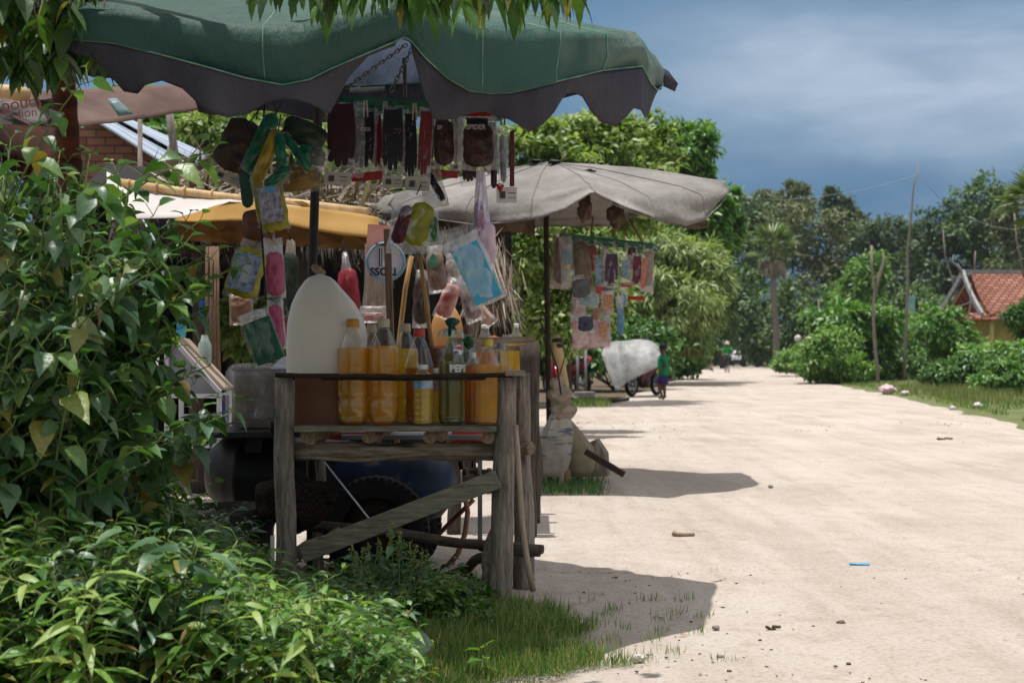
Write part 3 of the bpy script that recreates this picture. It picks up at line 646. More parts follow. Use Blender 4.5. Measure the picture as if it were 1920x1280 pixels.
# ================================================================ BARE POLES AND WIRES
POLEW = wood('pole_wood', '#6a5f57', '#a2978c', 'z')
def pole(lab, pts, d, r0, r1, extra=None, cat='pole', m=POLEW, name='pole', group=None):
    mb = MB(); q = [P(x, y, d) for x, y in pts]; q[0].z = min(q[0].z, 0) if q[0].z < .3 else q[0].z
    n = len(q); r0 *= .78; r1 *= .78; mb.tube(q, [r0+(r1-r0)*i/(n-1) for i in range(n)], 8, wob=.12)
    if extra:
        e_ = [P(x, y, d) for x, y in extra]; mb.tube(e_, [r1*1.3]*(len(e_)-1)+[r1*.4], 7, wob=.1)
    return solo(name, lab, cat, mb, m, group)
pole('tall crooked bare pole rising above the treeline on the right', [(1695, 716), (1697, 660), (1700, 600), (1702, 520), (1701, 470), (1708, 410), (1713, 350), (1723, 308)], 50, .085, .03, [(1703, 480), (1700, 466)])
pole('forked bare pole among the bushes left of the tall pole', [(1647, 725), (1645, 690), (1640, 640), (1637, 580), (1640, 545), (1634, 500), (1634, 460)], 45, .08, .05, [(1640, 560), (1648, 520), (1658, 488), (1655, 470)])
pole('slim leaning stick pole in front of the gable of the house', [(1812, 640), (1814, 600), (1820, 570), (1820, 530)], 52, .06, .03)
pole('thin white pole standing in the undergrowth right of the palm', [(1536, 640), (1535, 560)], 90, .07, .05)
pole('short pale pole in the undergrowth near the forked pole', [(1570, 620), (1571, 575)], 90, .08, .05)
pole('thin crooked pole leaning before the trees left of the house', [(1800, 600), (1785, 520), (1772, 480), (1768, 430)], 70, .05, .03)
pole('thin pole leaning above the ridge of the tiled roof', [(1920, 520), (1906, 450), (1902, 400)], 60, .06, .04)
pole('short upright stick behind the roof ridge end', [(1826, 520), (1829, 470)], 64, .05, .03)
SIGN = mat('pale_sign', '#6f9aa3', '#a3bcc0', 2.2, bump=0)
c = P(1709, 575, 56); t = thing('banner_sign', 'narrow pale blue banner on a post behind the tall pole', 'sign', (c.x, c.y, 0))
mb = MB(); mb.box(c, (.26, .03, .85)); part('banner', mb, SIGN, t); mb = MB(); mb.log((c.x+.1, c.y+.03, 0), (c.x+.1, c.y+.03, c.z+.45), .02, .02, 6); part('post', mb, BARKL, t)
WIRE = mat('wire', '#8d949b', '#a4abb2', 3, bump=0); WIREG = mat('wire_grey', '#7f807b', '#96968f', 3, bump=0)
def wire(lab, pts, d, r=.012, m=WIRE):
    mb = MB(); mb.tube([P(x, y, d0) for (x, y), d0 in zip(pts, d)], r, 4); return solo('wire', lab, 'wire', mb, m)
wire('long pale wire sagging from the tall pole to the left trees', [(1365, 366), (1420, 373), (1480, 374), (1540, 368), (1600, 359), (1660, 345), (1720, 328)], [33, 36, 39, 42, 45, 47, 50], .008)
wire('wire sagging in front of the trees above the house', [(1722, 330), (1760, 370), (1810, 405), (1860, 425), (1900, 430), (1930, 425)], [50, 50, 52, 54, 56, 58], .012, WIREG)
wire('wire running low from the tall pole towards the house', [(1708, 580), (1750, 584), (1790, 578), (1822, 565)], [50, 51, 52, 52], .014, WIREG)
wire('wire hooked to the gable end of the house', [(1784, 518), (1800, 521), (1822, 512)], [60, 60, 60], .03, WIREG)
# ================================================================ STALLS BEHIND (left)
POST = wood('post_grey', '#4a433b', '#a89d8f', 'z', crack=.7); BEAM = wood('beam_grey', '#4c4238', '#a3947f', 'x', crack=.8)
POSTD = wood('post_dark', '#2c2622', '#5b5048', 'z'); BAMB = mat('bamboo', '#a98a60', '#c7a97c', 12, (1, 1, .3), rough=.55, bump=.2, c3='#8a6b47')
BAMBV = wood('bamboo_stick', '#8d6a40', '#b8925e', 'z', crack=.2); PLANK = wood('plank', '#565247', '#8f8a79', 'x', crack=.6)
BLK = mat('black_metal', '#0c0c0d', '#1a1a1b', 9, rough=.5, bump=.15, spec=.4); DKP = mat('dark_pole', '#1a1614', '#2a2320', 9, rough=.55, bump=.1)
STRAW = leafmat('straw', '#4a3f35', '#786a5a', '#a09384', .8, .1); STRAWD = leafmat('straw_dark', '#1c1815', '#2f2924', '#4f453c', .85, .02)  # the dark straw carries the eave's shade in its colour
THWALL = mat('thatch_wall', '#131110', '#231f1b', 30, (1, 1, .12), rough=.95, bump=.8, c3='#352e28')  # near-black puts the stall's inner shade into the thatch colour
BRICK = None
def brickmat():
    m, t, o = newmat('brick'); cc = t.nodes.new('ShaderNodeTexCoord'); s2 = t.nodes.new('ShaderNodeSeparateXYZ'); t.links.new(cc.outputs['Object'], s2.inputs[0])
    cb = t.nodes.new('ShaderNodeCombineXYZ'); t.links.new(s2.outputs['X'], cb.inputs[0]); t.links.new(s2.outputs['Z'], cb.inputs[1])
    br = t.nodes.new('ShaderNodeTexBrick'); br.inputs['Scale'].default_value = 1; br.inputs['Brick Width'].default_value = .2; br.inputs['Row Height'].default_value = .085; br.inputs['Mortar Size'].default_value = .008
    br.inputs['Color1'].default_value = lin('#6b4a3c'); br.inputs['Color2'].default_value = lin('#8a6350'); br.inputs['Mortar'].default_value = lin('#4b3a33')
    t.links.new(cb.outputs[0], br.inputs['Vector']); n = nnoise(t, coords(t), 6, 4)
    c = mixc(t, mathn(t, 'MULTIPLY', n, .5), br.outputs['Color'], lin('#3a2c27')); princ(t, o, c, .9, .15, 0, bumpn(t, br.outputs['Fac'], .7, -.01)); return m
BRICK = brickmat()
def roofmat():
    m, t, o = newmat('corrugated'); wv = t.nodes.new('ShaderNodeTexWave'); wv.inputs['Scale'].default_value = 3.2; wv.wave_profile = 'SIN'; wv.bands_direction = 'Y'
    v = coords(t); t.links.new(v, wv.inputs[0]); n = nnoise(t, v, 3, 5)
    princ(t, o, ramp(t, n, [(.35, lin('#8795a6')), (.7, lin('#a9b4c2'))]), .45, .5, .3, bumpn(t, wv.outputs['Fac'], .8, .05)); return m
CORR = roofmat()
t = thing('brick_hut', 'brick hut with sloping pale corrugated metal roof', 'hut', P(220, 800, 16)*1)
mb = MB(); a = P(120, 180, 15.2); zz = lambda px: P(px, 225+(px-180)*.68, 15.2)
A, B = P(60, 260, 15.2), P(335, 330, 15.2)
mb.prism([(A.x, 15.2, 0), (B.x, 15.2, 0), (B.x, 15.2, B.z+.05), P(182, 232, 15.2), (P(150, 0, 15.2).x, 15.2, P(0, 240, 15.2).z), (A.x, 15.2, A.z)], (0, 4, 0)); part('wall', mb, BRICK, t)
mb = MB(); q = [P(176, 224, 15), P(338, 326, 15), P(392, 293, 19.2), P(228, 219, 19.2)]
rows = []
for i in range(9):
    a = q[0].lerp(q[1], i/8); b = q[3].lerp(q[2], i/8); rows.append([a.lerp(b, j/60)+Vector((0, 0, .012*math.sin(j*1.9))) for j in range(61)])
mb.grid(rows); rf = part('roof', mb, CORR, t, solid=.02)
mb = MB()
for i in range(7):
    a = q[0].lerp(q[1], .12+i*.13); b = q[3].lerp(q[2], .12+i*.13); c = a.lerp(b, .42+.05*ns(i, 3)); c.z += .04
    mb.box(c, (.22, .5+.3*ns(i), .02), Matrix.Rotation(.5, 3, 'Y'))
part('roof_patch', mb, BLK, rf)
for i, (pts, d, r, lab) in enumerate([([(264, 320), (263, 216)], 13, .022, 'thin straight stick standing before the corrugated roof'), ([(333, 312), (328, 285), (322, 250), (316, 205)], 12.8, .036, 'driftwood post with a broken lump before the corrugated roof')]):
    mb = MB(); q = [P(x, y, d) for x, y in pts]; q[0].z = 1.2; mb.tube([Vector((q[0].x, d, 0))]+q, r, 8, wob=.15)
    if i: mb.tube([P(333, 312, d), P(320, 290, d), P(318, 272, d)], [.06, .05, .01], 8, wob=.2)
    solo('post', lab, 'post', mb, BARKL)

# printed banner awning over the left stall
def fabric(name, c1, c2=None, tr=.35, rough=.75, scale=5, bump=.35, c3=None, dist=.02, spec=.2): return mat(name, c1, c2, scale, rough=rough, bump=bump, transl=tr, c3=c3, dist=dist, spec=spec)
PINKB = fabric('banner_print', '#4f3a34', '#6f5a52', .12, .7, 3, c3='#3c2b27'); GREYB = fabric('banner_grey', '#555454', '#757372', .12, .75, 3, c3='#6b5650')  # banner colours darkened to put in the shade it hangs in
TEAL = fabric('banner_teal', '#6f8a8c', '#8aa3a4', .3, .4, 6); REDT = mat('red_print', '#9c4a3f', '#b0594c', 9, bump=0)
def hang_sheet(corners, nu=14, nv=8, sag=.05, amp=.02, seed=0, freq=3):
    a, b, c, d = [Vector(q) for q in corners]; rows = []      # a,b upper edge; d,c lower edge
    for j in range(nv+1):
        r = []
        for i in range(nu+1):
            u = i/nu; v = j/nv; p = a.lerp(b, u).lerp(d.lerp(c, u), v); p.z -= sag*4*u*(1-u)
            p += Vector((.3, 1, .5))*amp*ns(u*freq*2+seed, v*freq, seed)*2; r.append(p)
        rows.append(r)
    return rows
t = thing('banner_awning', 'sagging pink and grey printed banner, shade put into its colours, stretched between posts', 'banner', P(200, 700, 6.6))
mb = MB(); mb.grid(hang_sheet([P(-60, 168, 6.4), P(400, 150, 7.4), P(385, 202, 7.2), P(60, 240, 6.2)], sag=.02, amp=.02)); part('banner', mb, PINKB, t, solid=.003)
mb = MB(); mb.grid(hang_sheet([P(200, 186, 6.50), P(218, 184, 6.52), P(250, 214, 6.50), P(222, 218, 6.48)], 3, 3, 0, 0)); part('patch', mb, TEAL, t, solid=.003)
mb = MB(); mb.grid(hang_sheet([P(-70, 176, 6.3), P(120, 178, 6.3), P(112, 300, 6.25), P(-60, 250, 6.2)], 12, 10, .03, .05, 4, 4)); gs = part('banner_fold', mb, GREYB, t, solid=.003)
part('lettering', text_mb('ลายทอง', .075, P(40, 200, 6.12), Matrix.Rotation(-.12, 3, 'Y')) if 0 else text_mb('pouoj', .075, P(40, 194, 6.13), Matrix.Rotation(-.15, 3, 'Y')), REDT, t)
part('lettering', text_mb('lion', .055, P(52, 212, 6.13), Matrix.Rotation(-.12, 3, 'Y')), REDT, t)
mb = MB(); mb.tube([P(-40, 170, 6.1), P(25, 173, 6.12), P(27, 174, 6.12), P(56, 178, 6.15)], [.03, .03, .034, .028], 10, wob=.05); solo('bamboo_pole', 'pale bamboo end lashed to the banner at the far left', 'bamboo pole', mb, BAMB)
RUST = mat('brown_lacquer', '#22100a', '#451e12', 4, (1, 1, .4), rough=.8, bump=.3, spec=.15, c3='#54281a')
mb = MB(); rows = []
for i in range(10):
    u = i/9; rows.append([P(-40+u*140*math.cos(v*.9-.2)+10, 232+u*10+v*120*(.4+.6*u), 6.0-.25*math.sin(v*2)*u+.1*(i % 2)) for v in [k/9 for k in range(10)]])
mb.grid(rows); solo('fabric_shade', 'dark reddish brown folded shade panel at the left edge', 'shade', mb, RUST, solid=.012)

# thatched shelter
def strands(name, lab, rows_pts, n, L_, m, seed, jit=.3, wid=.035, parent=None, kind=None, z=0):
    rs = np.random.RandomState(seed); ps, ds = [], []
    for _ in range(n):
        a, b, c, d = rows_pts; u, v = rs.rand(), rs.rand(); p = Vector(a).lerp(Vector(b), u).lerp(Vector(d).lerp(Vector(c), u), v)
        dn = (Vector(d)-Vector(a)).normalized(); q = np.array(dn)+rs.normal(size=3)*jit*.6; ps.append(np.array(p)+rs.normal(size=3)*.05); ds.append(q)
    ps = np.array(ps); ds = np.array(ds); up = rnd_dirs(n, rs)*.5+np.array([0, -.6, .8]); org = ps.min(0)
    return link(name, leaves_mesh(name, leaf_template(3, wid, .12, .1, tip=1), ps-org, ds, up, L_*(.5+rs.rand(n)), m), org, parent)
t = thing('thatched_stall', 'open stall with palm thatch roof and walls darkened for shade behind the yellow tarpaulin', 'stall', (P(430, 0, 10).x, 10.5, 0))
r0 = [P(300, 330, 12.2), P(720, 372, 12.2), P(705, 425, 9.6), P(290, 385, 9.2)]
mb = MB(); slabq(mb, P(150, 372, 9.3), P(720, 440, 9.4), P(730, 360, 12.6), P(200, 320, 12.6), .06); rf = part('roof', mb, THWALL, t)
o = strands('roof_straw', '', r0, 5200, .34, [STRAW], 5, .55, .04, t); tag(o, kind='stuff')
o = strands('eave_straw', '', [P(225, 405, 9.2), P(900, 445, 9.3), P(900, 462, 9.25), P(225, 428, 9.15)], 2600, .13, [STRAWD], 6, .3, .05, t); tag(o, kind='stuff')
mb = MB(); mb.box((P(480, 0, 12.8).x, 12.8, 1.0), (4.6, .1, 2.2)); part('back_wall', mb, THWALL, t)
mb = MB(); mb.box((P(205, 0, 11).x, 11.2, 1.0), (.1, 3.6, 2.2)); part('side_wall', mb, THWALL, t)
for px, d in ((372, 9.3), (575, 9.4), (230, 9.2), (650, 10.6), (430, 12), (880, 9.6)):
    mb = MB(); c = P(px, 0, d); mb.log((c.x, d, 0), (c.x, d, P(0, 430, d).z), .05, .045, 9, seed=px); part('post', mb, POSTD, t)
mb = MB(); mb.log(P(200, 462, 9.2), P(900, 468, 9.5), .04, .04, 8); part('beam', mb, POSTD, t)
mb = MB(); mb.log(P(200, 620, 12.0), P(700, 640, 12.0), .03, .03, 8); part('rail', mb, POSTD, t)
ltree('bush', 'leafy shrub seen through the dark stall below the green packet', 465, 11.4, [(450, 610, 34, 34), (480, 640, 30, 30)], LF_SUN, 1500, .11, .03, 20, .25, T_LEAF, seed=91, cat='bush')

# white / yellow tarpaulin with bamboo rail
WTARP = fabric('white_tarp', '#c9c4bf', '#ddd8d3', .3, .6, 2, .3); YTARP = fabric('yellow_tarp', '#ad8542', '#c09a58', .35, .7, 2.5, .5, c3='#8f7040')
t = thing('tarpaulin_awning', 'white and yellow tarpaulin awning rolled over a bamboo rail', 'awning', (P(450, 0, 8.3).x, 8.3, 0))
mb = MB(); rows = []
ed = [(200, 322, 412), (240, 342, 410), (290, 350, 409), (345, 358, 408), (390, 366, 395), (430, 372, 378), (470, 377, 382), (530, 380, 388), (600, 388, 396), (660, 396, 404), (700, 402, 412)]
for v in range(7):
    rows.append([P(x, a+(b-a)*v/6, 8.9-.9*v/6+.05*ns(x*.02, v*.4)) for x, a, b in ed])
mb.grid(rows); part('tarpaulin', mb, WTARP, t, solid=.004)
mb = MB(); ed2 = [(330, 409, 414), (370, 398, 416), (400, 387, 414), (430, 378, 413), (480, 379, 414), (540, 386, 421), (590, 390, 432), (640, 396, 440), (680, 402, 444), (710, 408, 446)]; rows = []
for v in range(8):
    rows.append([P(x, a+(b-a)*v/7, 8.0-.12*v/7+.03*ns(x*.02, v*.3)*v/7) for x, a, b in ed2])
mb.grid(rows); part('yellow_flap', mb, YTARP, t, solid=.004)
mb = MB(); rows = []
for v in range(6): rows.append([P(x, 412+v*10+(x-560)*.05+3*ns(x*.1, v), 8.6+.1*ns(x*.06, v)) for x in range(330, 711, 20)])
mb.grid(rows); part('inner_flap', mb, mat('brown_tarp', '#5d4220', '#7b592b', 6, transl=.3), t, solid=.004)
mb = MB(); mb.tube([P(225, 343, 8.75), P(330, 358, 8.7), P(430, 371, 8.6), P(560, 382, 8.5), P(690, 398, 8.4)], .028, 10, wob=.04)
for k in range(9): mb.tube([P(240+k*52, 345+k*6.4, 8.73-k*.035), P(243+k*52, 345.5+k*6.4, 8.73-k*.035)], .032, 10)
part('rail', mb, BAMB, t)
for px, d in ((228, 8.4), (700, 8.3)):
    mb = MB(); c = P(px, 400, d); mb.log((c.x, d, 0), c, .03, .028, 8); part('post', mb, POSTD, t)
mb = MB(); c0 = P(640, 386, 8.3); rows = []
for k in range(9): rows.append([P(560+9*math.cos(k*.7)+j*3, 388-11*abs(math.sin(k*.4)), 8.3-.02*j) for j in range(5)])
mb.grid(rows); part('tarp_roll', mb, YTARP, t, solid=.004)
ROPE = mat('rope_blue_white', '#9fb3c9', '#d8dde2', 70, bump=.5)
mb = MB(); mb.tube([P(268, 412, 6.6), P(295, 460, 6.6), P(302, 500, 6.6), P(312, 530, 6.58)], [.003, .006, .009, .004], 6, wob=.3); solo('rope', 'frayed blue and white rope hanging beside the leaves', 'rope', mb, ROPE)
# bundle of long sticks
t = thing('stick_bundle', 'upright bundle of long tan cane sticks in the dark stall', 'cane bundle', P(398, 860, 7.8))
CANE = wood('cane', '#5f4c3b', '#87705a', 'z', crack=.2)
for k in range(9):
    x = 387+k*2.8+2.5*ns(k*1.7); mb = MB(); mb.tube([P(x+6*ns(k), 462+34*abs(ns(k, 2)), 7.8+.02*(k % 3)), P(x+2*ns(k, 4), 580, 7.8), P(x+k*.6, 740, 7.75)], .006, 6, wob=.1, seed=k); part('cane', mb, CANE, t)
# display case
WPAINT = mat('white_paint', '#b9b9bb', '#d0d0d1', 6, rough=.5, bump=.1, c3='#a8a49e'); GREYP = mat('grey_panel', '#8d8d94', '#a3a3a9', 5, rough=.4, bump=.05)
t = thing('display_case', 'white wooden display case with slanted lid behind the shrub', 'display case', P(365, 900, 6.9))
D0 = 6.9; mb = MB(); mb.prism([P(312, 640, D0), P(326, 638, D0), P(412, 733, D0), P(410, 742, D0), P(322, 742, D0), P(312, 742, D0)], (0, .02, 0)); part('side_panel', mb, GREYP, t)
mb = MB(); slabq(mb, P(326, 636, D0-.01), P(414, 732, D0-.01), P(432, 729, D0+.55), P(350, 640, D0+.55), .02); part('lid', mb, mat('tan_board', '#8f7f6d', '#ab9b88', 5), t)
mb = MB()
for a, b in (((313, 640), (313, 845)), ((411, 735), (411, 842)), ((322, 742), (411, 742)), ((313, 838), (430, 834)), ((326, 638), (412, 735)), ((340, 742), (340, 835)), ((344, 780), (408, 780))): mb.bar(P(a[0], a[1], D0-.02), P(b[0], b[1], D0-.02), .025, .02)
mb.bar(P(430, 731, D0+.5), P(430, 832, D0+.5), .03, .02); mb.bar(P(411, 742, D0), P(430, 738, D0+.5), .02, .02)
part('frame', mb, WPAINT, t)
def gradient_poster():
    m, tt, o = newmat('poster'); v = coords(tt, 'Generated'); s = tt.nodes.new('ShaderNodeSeparateXYZ'); tt.links.new(v, s.inputs[0])
    princ(tt, o, ramp(tt, s.outputs['Z'], [(0, lin('#c6a24a')), (.16, lin('#2b6f9c')), (.5, lin('#1d4a8f')), (.9, lin('#4a3583'))]), .4, .4); return m
mb = MB(); mb.box(P(421, 782, D0+.06), (W(17, D0), .012, W(84, D0))); part('poster', mb, gradient_poster(), t)
BLUEP = mat('blue_packet', '#2f8fb0', '#5aafc6', 18, rough=.3)
mb = MB(); mb.box(P(341, 608, 7.4), (.045, .04, .14), Matrix.Rotation(.08, 3, 'Y')); solo('packet', 'light blue packet standing on the display case', 'packet', mb, BLUEP, bevel=.005)
mb = MB(); mb.lathe([(0, 0), (.03, 0), (.034, .02), (.034, .12), (.02, .15), (.018, .17)], P(384, 690, 7.3), 14); solo('jar', 'pale jar behind the upright canes', 'jar', mb, mat('jar', '#8fa09c', '#b6c0bb', 12, rough=.2), )
mb = MB(); mb.box(P(383, 580, 7.9), (.05, .03, .1)); solo('box', 'deep blue box in the dark behind the canes', 'box', mb, mat('blue_box', '#12489c', '#1c5cb8', 5, rough=.4))

# ---------------------------------------------------------------- second small stall: table with bottles (d~7.4)
t = thing('table', 'rough wooden table of the second stall behind the fuel bottles', 'table', P(930, 985, 7.5))
mb = MB(); mb.bar(P(850, 640, 7.2), P(1002, 637, 7.2), .03, .035); mb.bar(P(850, 655, 7.15), P(1002, 652, 7.15), .03, .025); part('rail', mb, BEAM, t)
mb = MB(); slabq(mb, P(830, 706, 7.2), P(1000, 704, 7.2), P(1000, 696, 7.9), P(830, 698, 7.9), .02); part('tabletop', mb, PLANK, t)
for px, d, r in ((990, 7.1, .045), (1002, 7.6, .03), (850, 7.2, .035)):
    mb = MB(); c = P(px, 645, d); mb.log((c.x, d, 0), c, r, r*.95, 9, seed=px); part('leg', mb, POSTD, t)

CLEAR = clearmat('clear_plastic', '#fafaf8', .14, .02, .04, .08); GLASS = clearmat('green_glass', '#d5e6dc', .2, .01, .03, .14)
AMBER = liquid('fuel_amber', '#e8ab3c', '#fcc232', .66, '#ffd878', .2); AMBD = liquid('fuel_dark_amber', '#c07a28', '#e6a238', .66, '#f2bc70', .2); AMBL = liquid('fuel_yellow', '#f3c64a', '#ffe048', .68, '#ffe88c', .2)
OLIVE = liquid('fuel_olive', '#a8983a', '#b49a26', .6, '#e0d080', .3); BROWN = liquid('fuel_red_brown', '#a06450', '#9a5a42', .8, '#a87060')
def capm(n, a, b=None): return mat('cap_'+n, a, b or a, 20, rough=.45, bump=.1, spec=.4)
CAPS = dict(gold=capm('gold', '#a8741f', '#b98330'), cream=capm('cream', '#9c9379', '#b5ab8e'), red=capm('red', '#a8352c', '#bf4436'), white=capm('white', '#c9c9c6', '#dadad6'), brown=capm('brown', '#5e3423', '#734632'), yellow=capm('yellow', '#a8962c', '#c2ae3a'), grey=capm('grey', '#6f7072', '#8b8c8d'))
def bottle(lab, px, ytop, ybase, wpx, d, lv, liq, cap, group='fuel bottles on the stand shelf', neck=.30, shoulder=.30, petal=True, ribs=0, waist=0, n=28, cat='bottle', name='fuel_bottle', capw=.17, wall=None, sq=False, parts=True):
    """lv: photo row of the liquid level; shoulder: share of height taken by the cone under the cap"""
    H = W(ybase-ytop, d); R = W(wpx, d)/2; c = P(px, ybase, d); ch = H*.075; rn = H*.045 if capw is None else R*2*capw
    t = thing(name, lab, cat, c, group); prof = []; zs = H-ch; z0 = H*(1-shoulder)
    prof += [(R*.55, .002), (R*.8, .0), (R*.93, H*.02), (R, H*.06)]
    K = 26
    for i in range(K+1):
        z = H*.06+(z0-H*.06)*i/K; r = R
        if petal and not ribs: r = R*(1-.10*math.exp(-((z/H-.235)/.022)**2))*(1+.008*math.cos(z/H*150)*(.3 < z/H < .6))
        if waist: r *= 1-waist*math.exp(-((z/H-.5)/.12)**2)
        if ribs: r = R*(.965+.035*math.cos(i*2*math.pi*ribs/K))
        prof.append((r, z))
    for i in range(1, 9):
        s = i/8; prof.append((rn+(R-rn)*((1-s)**.80 if petal else (.45*(1-s)**.8+.55*(.5+.5*math.cos(math.pi*s**.8)))), z0+(zs-H*.02-z0)*s))
    prof += [(rn, zs)]
    def shape(pf, inset=0):
        mb = MB(); mb.lathe(pf, c, n)
        vs_ = []
        for x, y, z in mb.v:
            dx, dy, dz = x-c.x, y-c.y, z-c.z; k = 1.
            if petal and dz < H*.12:
                a = math.atan2(dy, dx); k = 1-.34*max(0, 1-dz/(H*.12))*(.5+.5*math.cos(a*5+1.2))
            if sq:
                a = math.atan2(dy, dx); q = abs(math.cos(a))**6+abs(math.sin(a))**6; k *= min(q**(-1/6), 1.25)*.93 if dz < z0 else 1
            if ribs and .2*H < dz < z0*.9: a = math.atan2(dy, dx); k *= 1+.02*math.cos(a*8)
            vs_.append((c.x+dx*k, c.y+dy*k, z))
        mb.v = vs_; return mb
    part('bottle_wall', shape(prof), wall or CLEAR, t)
    zl = W(ybase-lv, d); pl = [(0, .004)]+[(max(r-.0022, .001), z+.003) for r, z in prof if z < zl]
    ra = [r for r, z in prof if z >= zl]; pl += [((pl[-1][0]+(ra[0] if ra else rn))/2, zl), (0, zl)]
    part('liquid', shape(pl), liq, t)
    if cap:
        mb = MB(); zc = c.z+zs-ch*.1; cw = rn*1.18
        mb.lathe([(cw*.96, 0), (cw, .002), (cw, ch*.8), (cw*.9, ch*1.05), (0, ch*1.08)], (c.x, c.y, zc), 20)
        mb.v = [(c.x+(x-c.x)*(1+.03*(i % 2)), c.y+(y-c.y)*(1+.03*(i % 2)), z) for i, (x, y, z) in enumerate(mb.v)]
        part('cap', mb, CAPS[cap], t)
        mb = MB(); mb.lathe([(rn*1.0, 0), (rn*1.3, .0012), (rn*1.3, .003), (rn, .004)], (c.x, c.y, zc-.006), 20); part('neck_ring', mb, WPAINT if cap == 'x' else CLEAR, t)
    t['_'] = 0; del t['_']; return t, c, R, H

# bottles on the far table
bottle('clear topped bottle on the table behind the stand, left of the orange lid', 910, 608, 705, 44, 7.35, 650, AMBD, 'white', 'bottles on the second table', petal=False, shoulder=.42, capw=.14)
bottle('clear bottle with amber band at the right end of the second table', 968, 606, 704, 34, 7.3, 634, AMBL, 'white', 'bottles on the second table', petal=False, shoulder=.34, capw=.12)
bottle('small glass topped bottle beside the right end bottle of the second table', 950, 620, 704, 26, 7.5, 640, AMBL, None, 'bottles on the second table', petal=False, shoulder=.2, capw=.3)
mb = MB(); c = P(926, 650, 7.6); mb.lathe([(.062, 0), (.066, .012), (.05, .045), (0, .062)], c, 20, sy=1); solo('bowl', 'upturned dark orange plastic bowl on the second table', 'bowl', mb, mat('orange_bowl', '#8a3418', '#a8431f', 8, rough=.4))
JUGO = fabric('orange_jug', '#c79a62', '#d3a870', .5, .45, 3, .1); JUGW = fabric('white_jug', '#ded6c4', '#ece5d5', .2, .3, 3, .12, spec=.6)
JLIQ = fabric('jug_liquid_skin', '#6e4c3a', '#7d5842', .3, .4, 2, .1, c3='#8a623f')
def jug(lab, px, ytop, ybase, wpx, d, lv, m, ml, lobe=True, depth=.8, prof=None):
    c = P(px, ybase, d); t = thing('plastic_jug', lab, 'jug', c); H = W(ybase-ytop, d); R = W(wpx, d)/2; n = 40
    pr = prof or [(1, 0), (1, .5), (.99, .56), (.965, .63), (.91, .71), (.80, .80), (.62, .885), (.42, .95), (.24, .985), (.0, 1)]
    def rad(z):
        for (a, u), (b, v) in zip(pr, pr[1:]):
            if u <= z <= v: return a+(b-a)*((z-u)/(v-u))
        return 0
    def ringz(z, top=False):
        r = []; k = rad(z)
        for i in range(n):
            a = 2*math.pi*i/n; ca, sa = math.cos(a), math.sin(a); q = (abs(ca)**3.2+abs(sa)**3.2)**(-1/3.2)
            x = R*k*ca*min(q, 1.15)*.93; y = R*depth*k*sa*min(q, 1.2)*.93
            x += -.10*R*max(0, z-.6)*2.2*0
            if lobe and ca > .2 and .35 < z < .9: x += R*.22*math.sin((z-.35)/.55*math.pi)*ca**2-R*.10*math.exp(-((a if a < 3.1416 else a-6.2832)+.75)**2/.03)*math.sin((z-.35)/.55*math.pi); 
            r.append(Vector((c.x+x-(R*.10*(z-.5)*2 if lobe and z > .5 else 0), c.y+y, c.z+z*H)))
        return r
    zl = (ybase-lv)/(ybase-ytop); zs = [0, .01]+[zl*(i+1)/8 for i in range(8)]
    def skin(zs):
        mb = MB(); v = [p for z in zs for p in ringz(z)]
        mb.add(v, [(i*n+k, i*n+(k+1) % n, (i+1)*n+(k+1) % n, (i+1)*n+k) for i in range(len(zs)-1) for k in range(n)]); return mb
    part('lower_body', skin(zs), ml, t); zt = [zl+(1-zl)*(i/22)**.8 for i in range(23)]; zt[-1] = .9995
    part('upper_body', skin(zt), m, t)
    mb = MB(); mb.tube([c+Vector((R*.30, -R*depth*rad(z)*.97, z*H)) for z in [.02+.9*i/20 for i in range(21)]], .0012, 5)
    return t, c, R, H
t, c, R, H = jug('large milky white jug with brownish fuel in its lower third', 607, 513, 795, 146, 5.37, 699, JUGW, JLIQ)
mb = MB(); mb.log(P(597, 514, 5.42), P(598, 500, 5.42), .014, .012, 10); part('stopper', mb, mat('cork', '#77664f', '#94815f', 20), t)
jug('orange tinted jug on the second table under the hanging packets', 838, 568, 705, 68, 7.5, 648, JUGO, mat('orange_jug_liquid', '#7d4d3a', '#8f5f4a', 4, rough=.5, bump=.1), False)

# ================================================================ THE STAND
t = thing('wooden_stand', 'rough timber stand of grey logs holding the fuel bottles', 'stand', P(740, 1128, 5.4)*1)
def zat(py, d): return HC+(HY-py)/F*d
mb = MB(); a = P(944, 699, 5.2); b = P(935, 1130, 5.2); mb.log((b.x, 5.2, -.05), (a.x+.014, 5.2, a.z), .046, .036, 18, wob=.05, bend=.003, seed=2); part('leg', mb, POST, t)
mb = MB(); a = P(534, 703, 5.2); b = P(537, 1130, 5.2); mb.log((b.x, 5.2, -.05), (a.x, 5.2, a.z), .040, .035, 18, wob=.05, bend=.003, seed=8); part('leg', mb, POST, t)
mb = MB(); a = P(976, 699, 5.55); b = P(983, 1105, 5.55); mb.log((b.x, 5.55, -.05), (a.x, 5.55, a.z), .043, .037, 16, wob=.07, bend=.004, seed=12); part('leg', mb, POST, t)
mb = MB(); a = P(596, 860, 5.75); mb.log((a.x, 5.75, -.05), (a.x, 5.75, a.z+.15), .031, .029, 14, seed=15); part('leg', mb, POST, t)
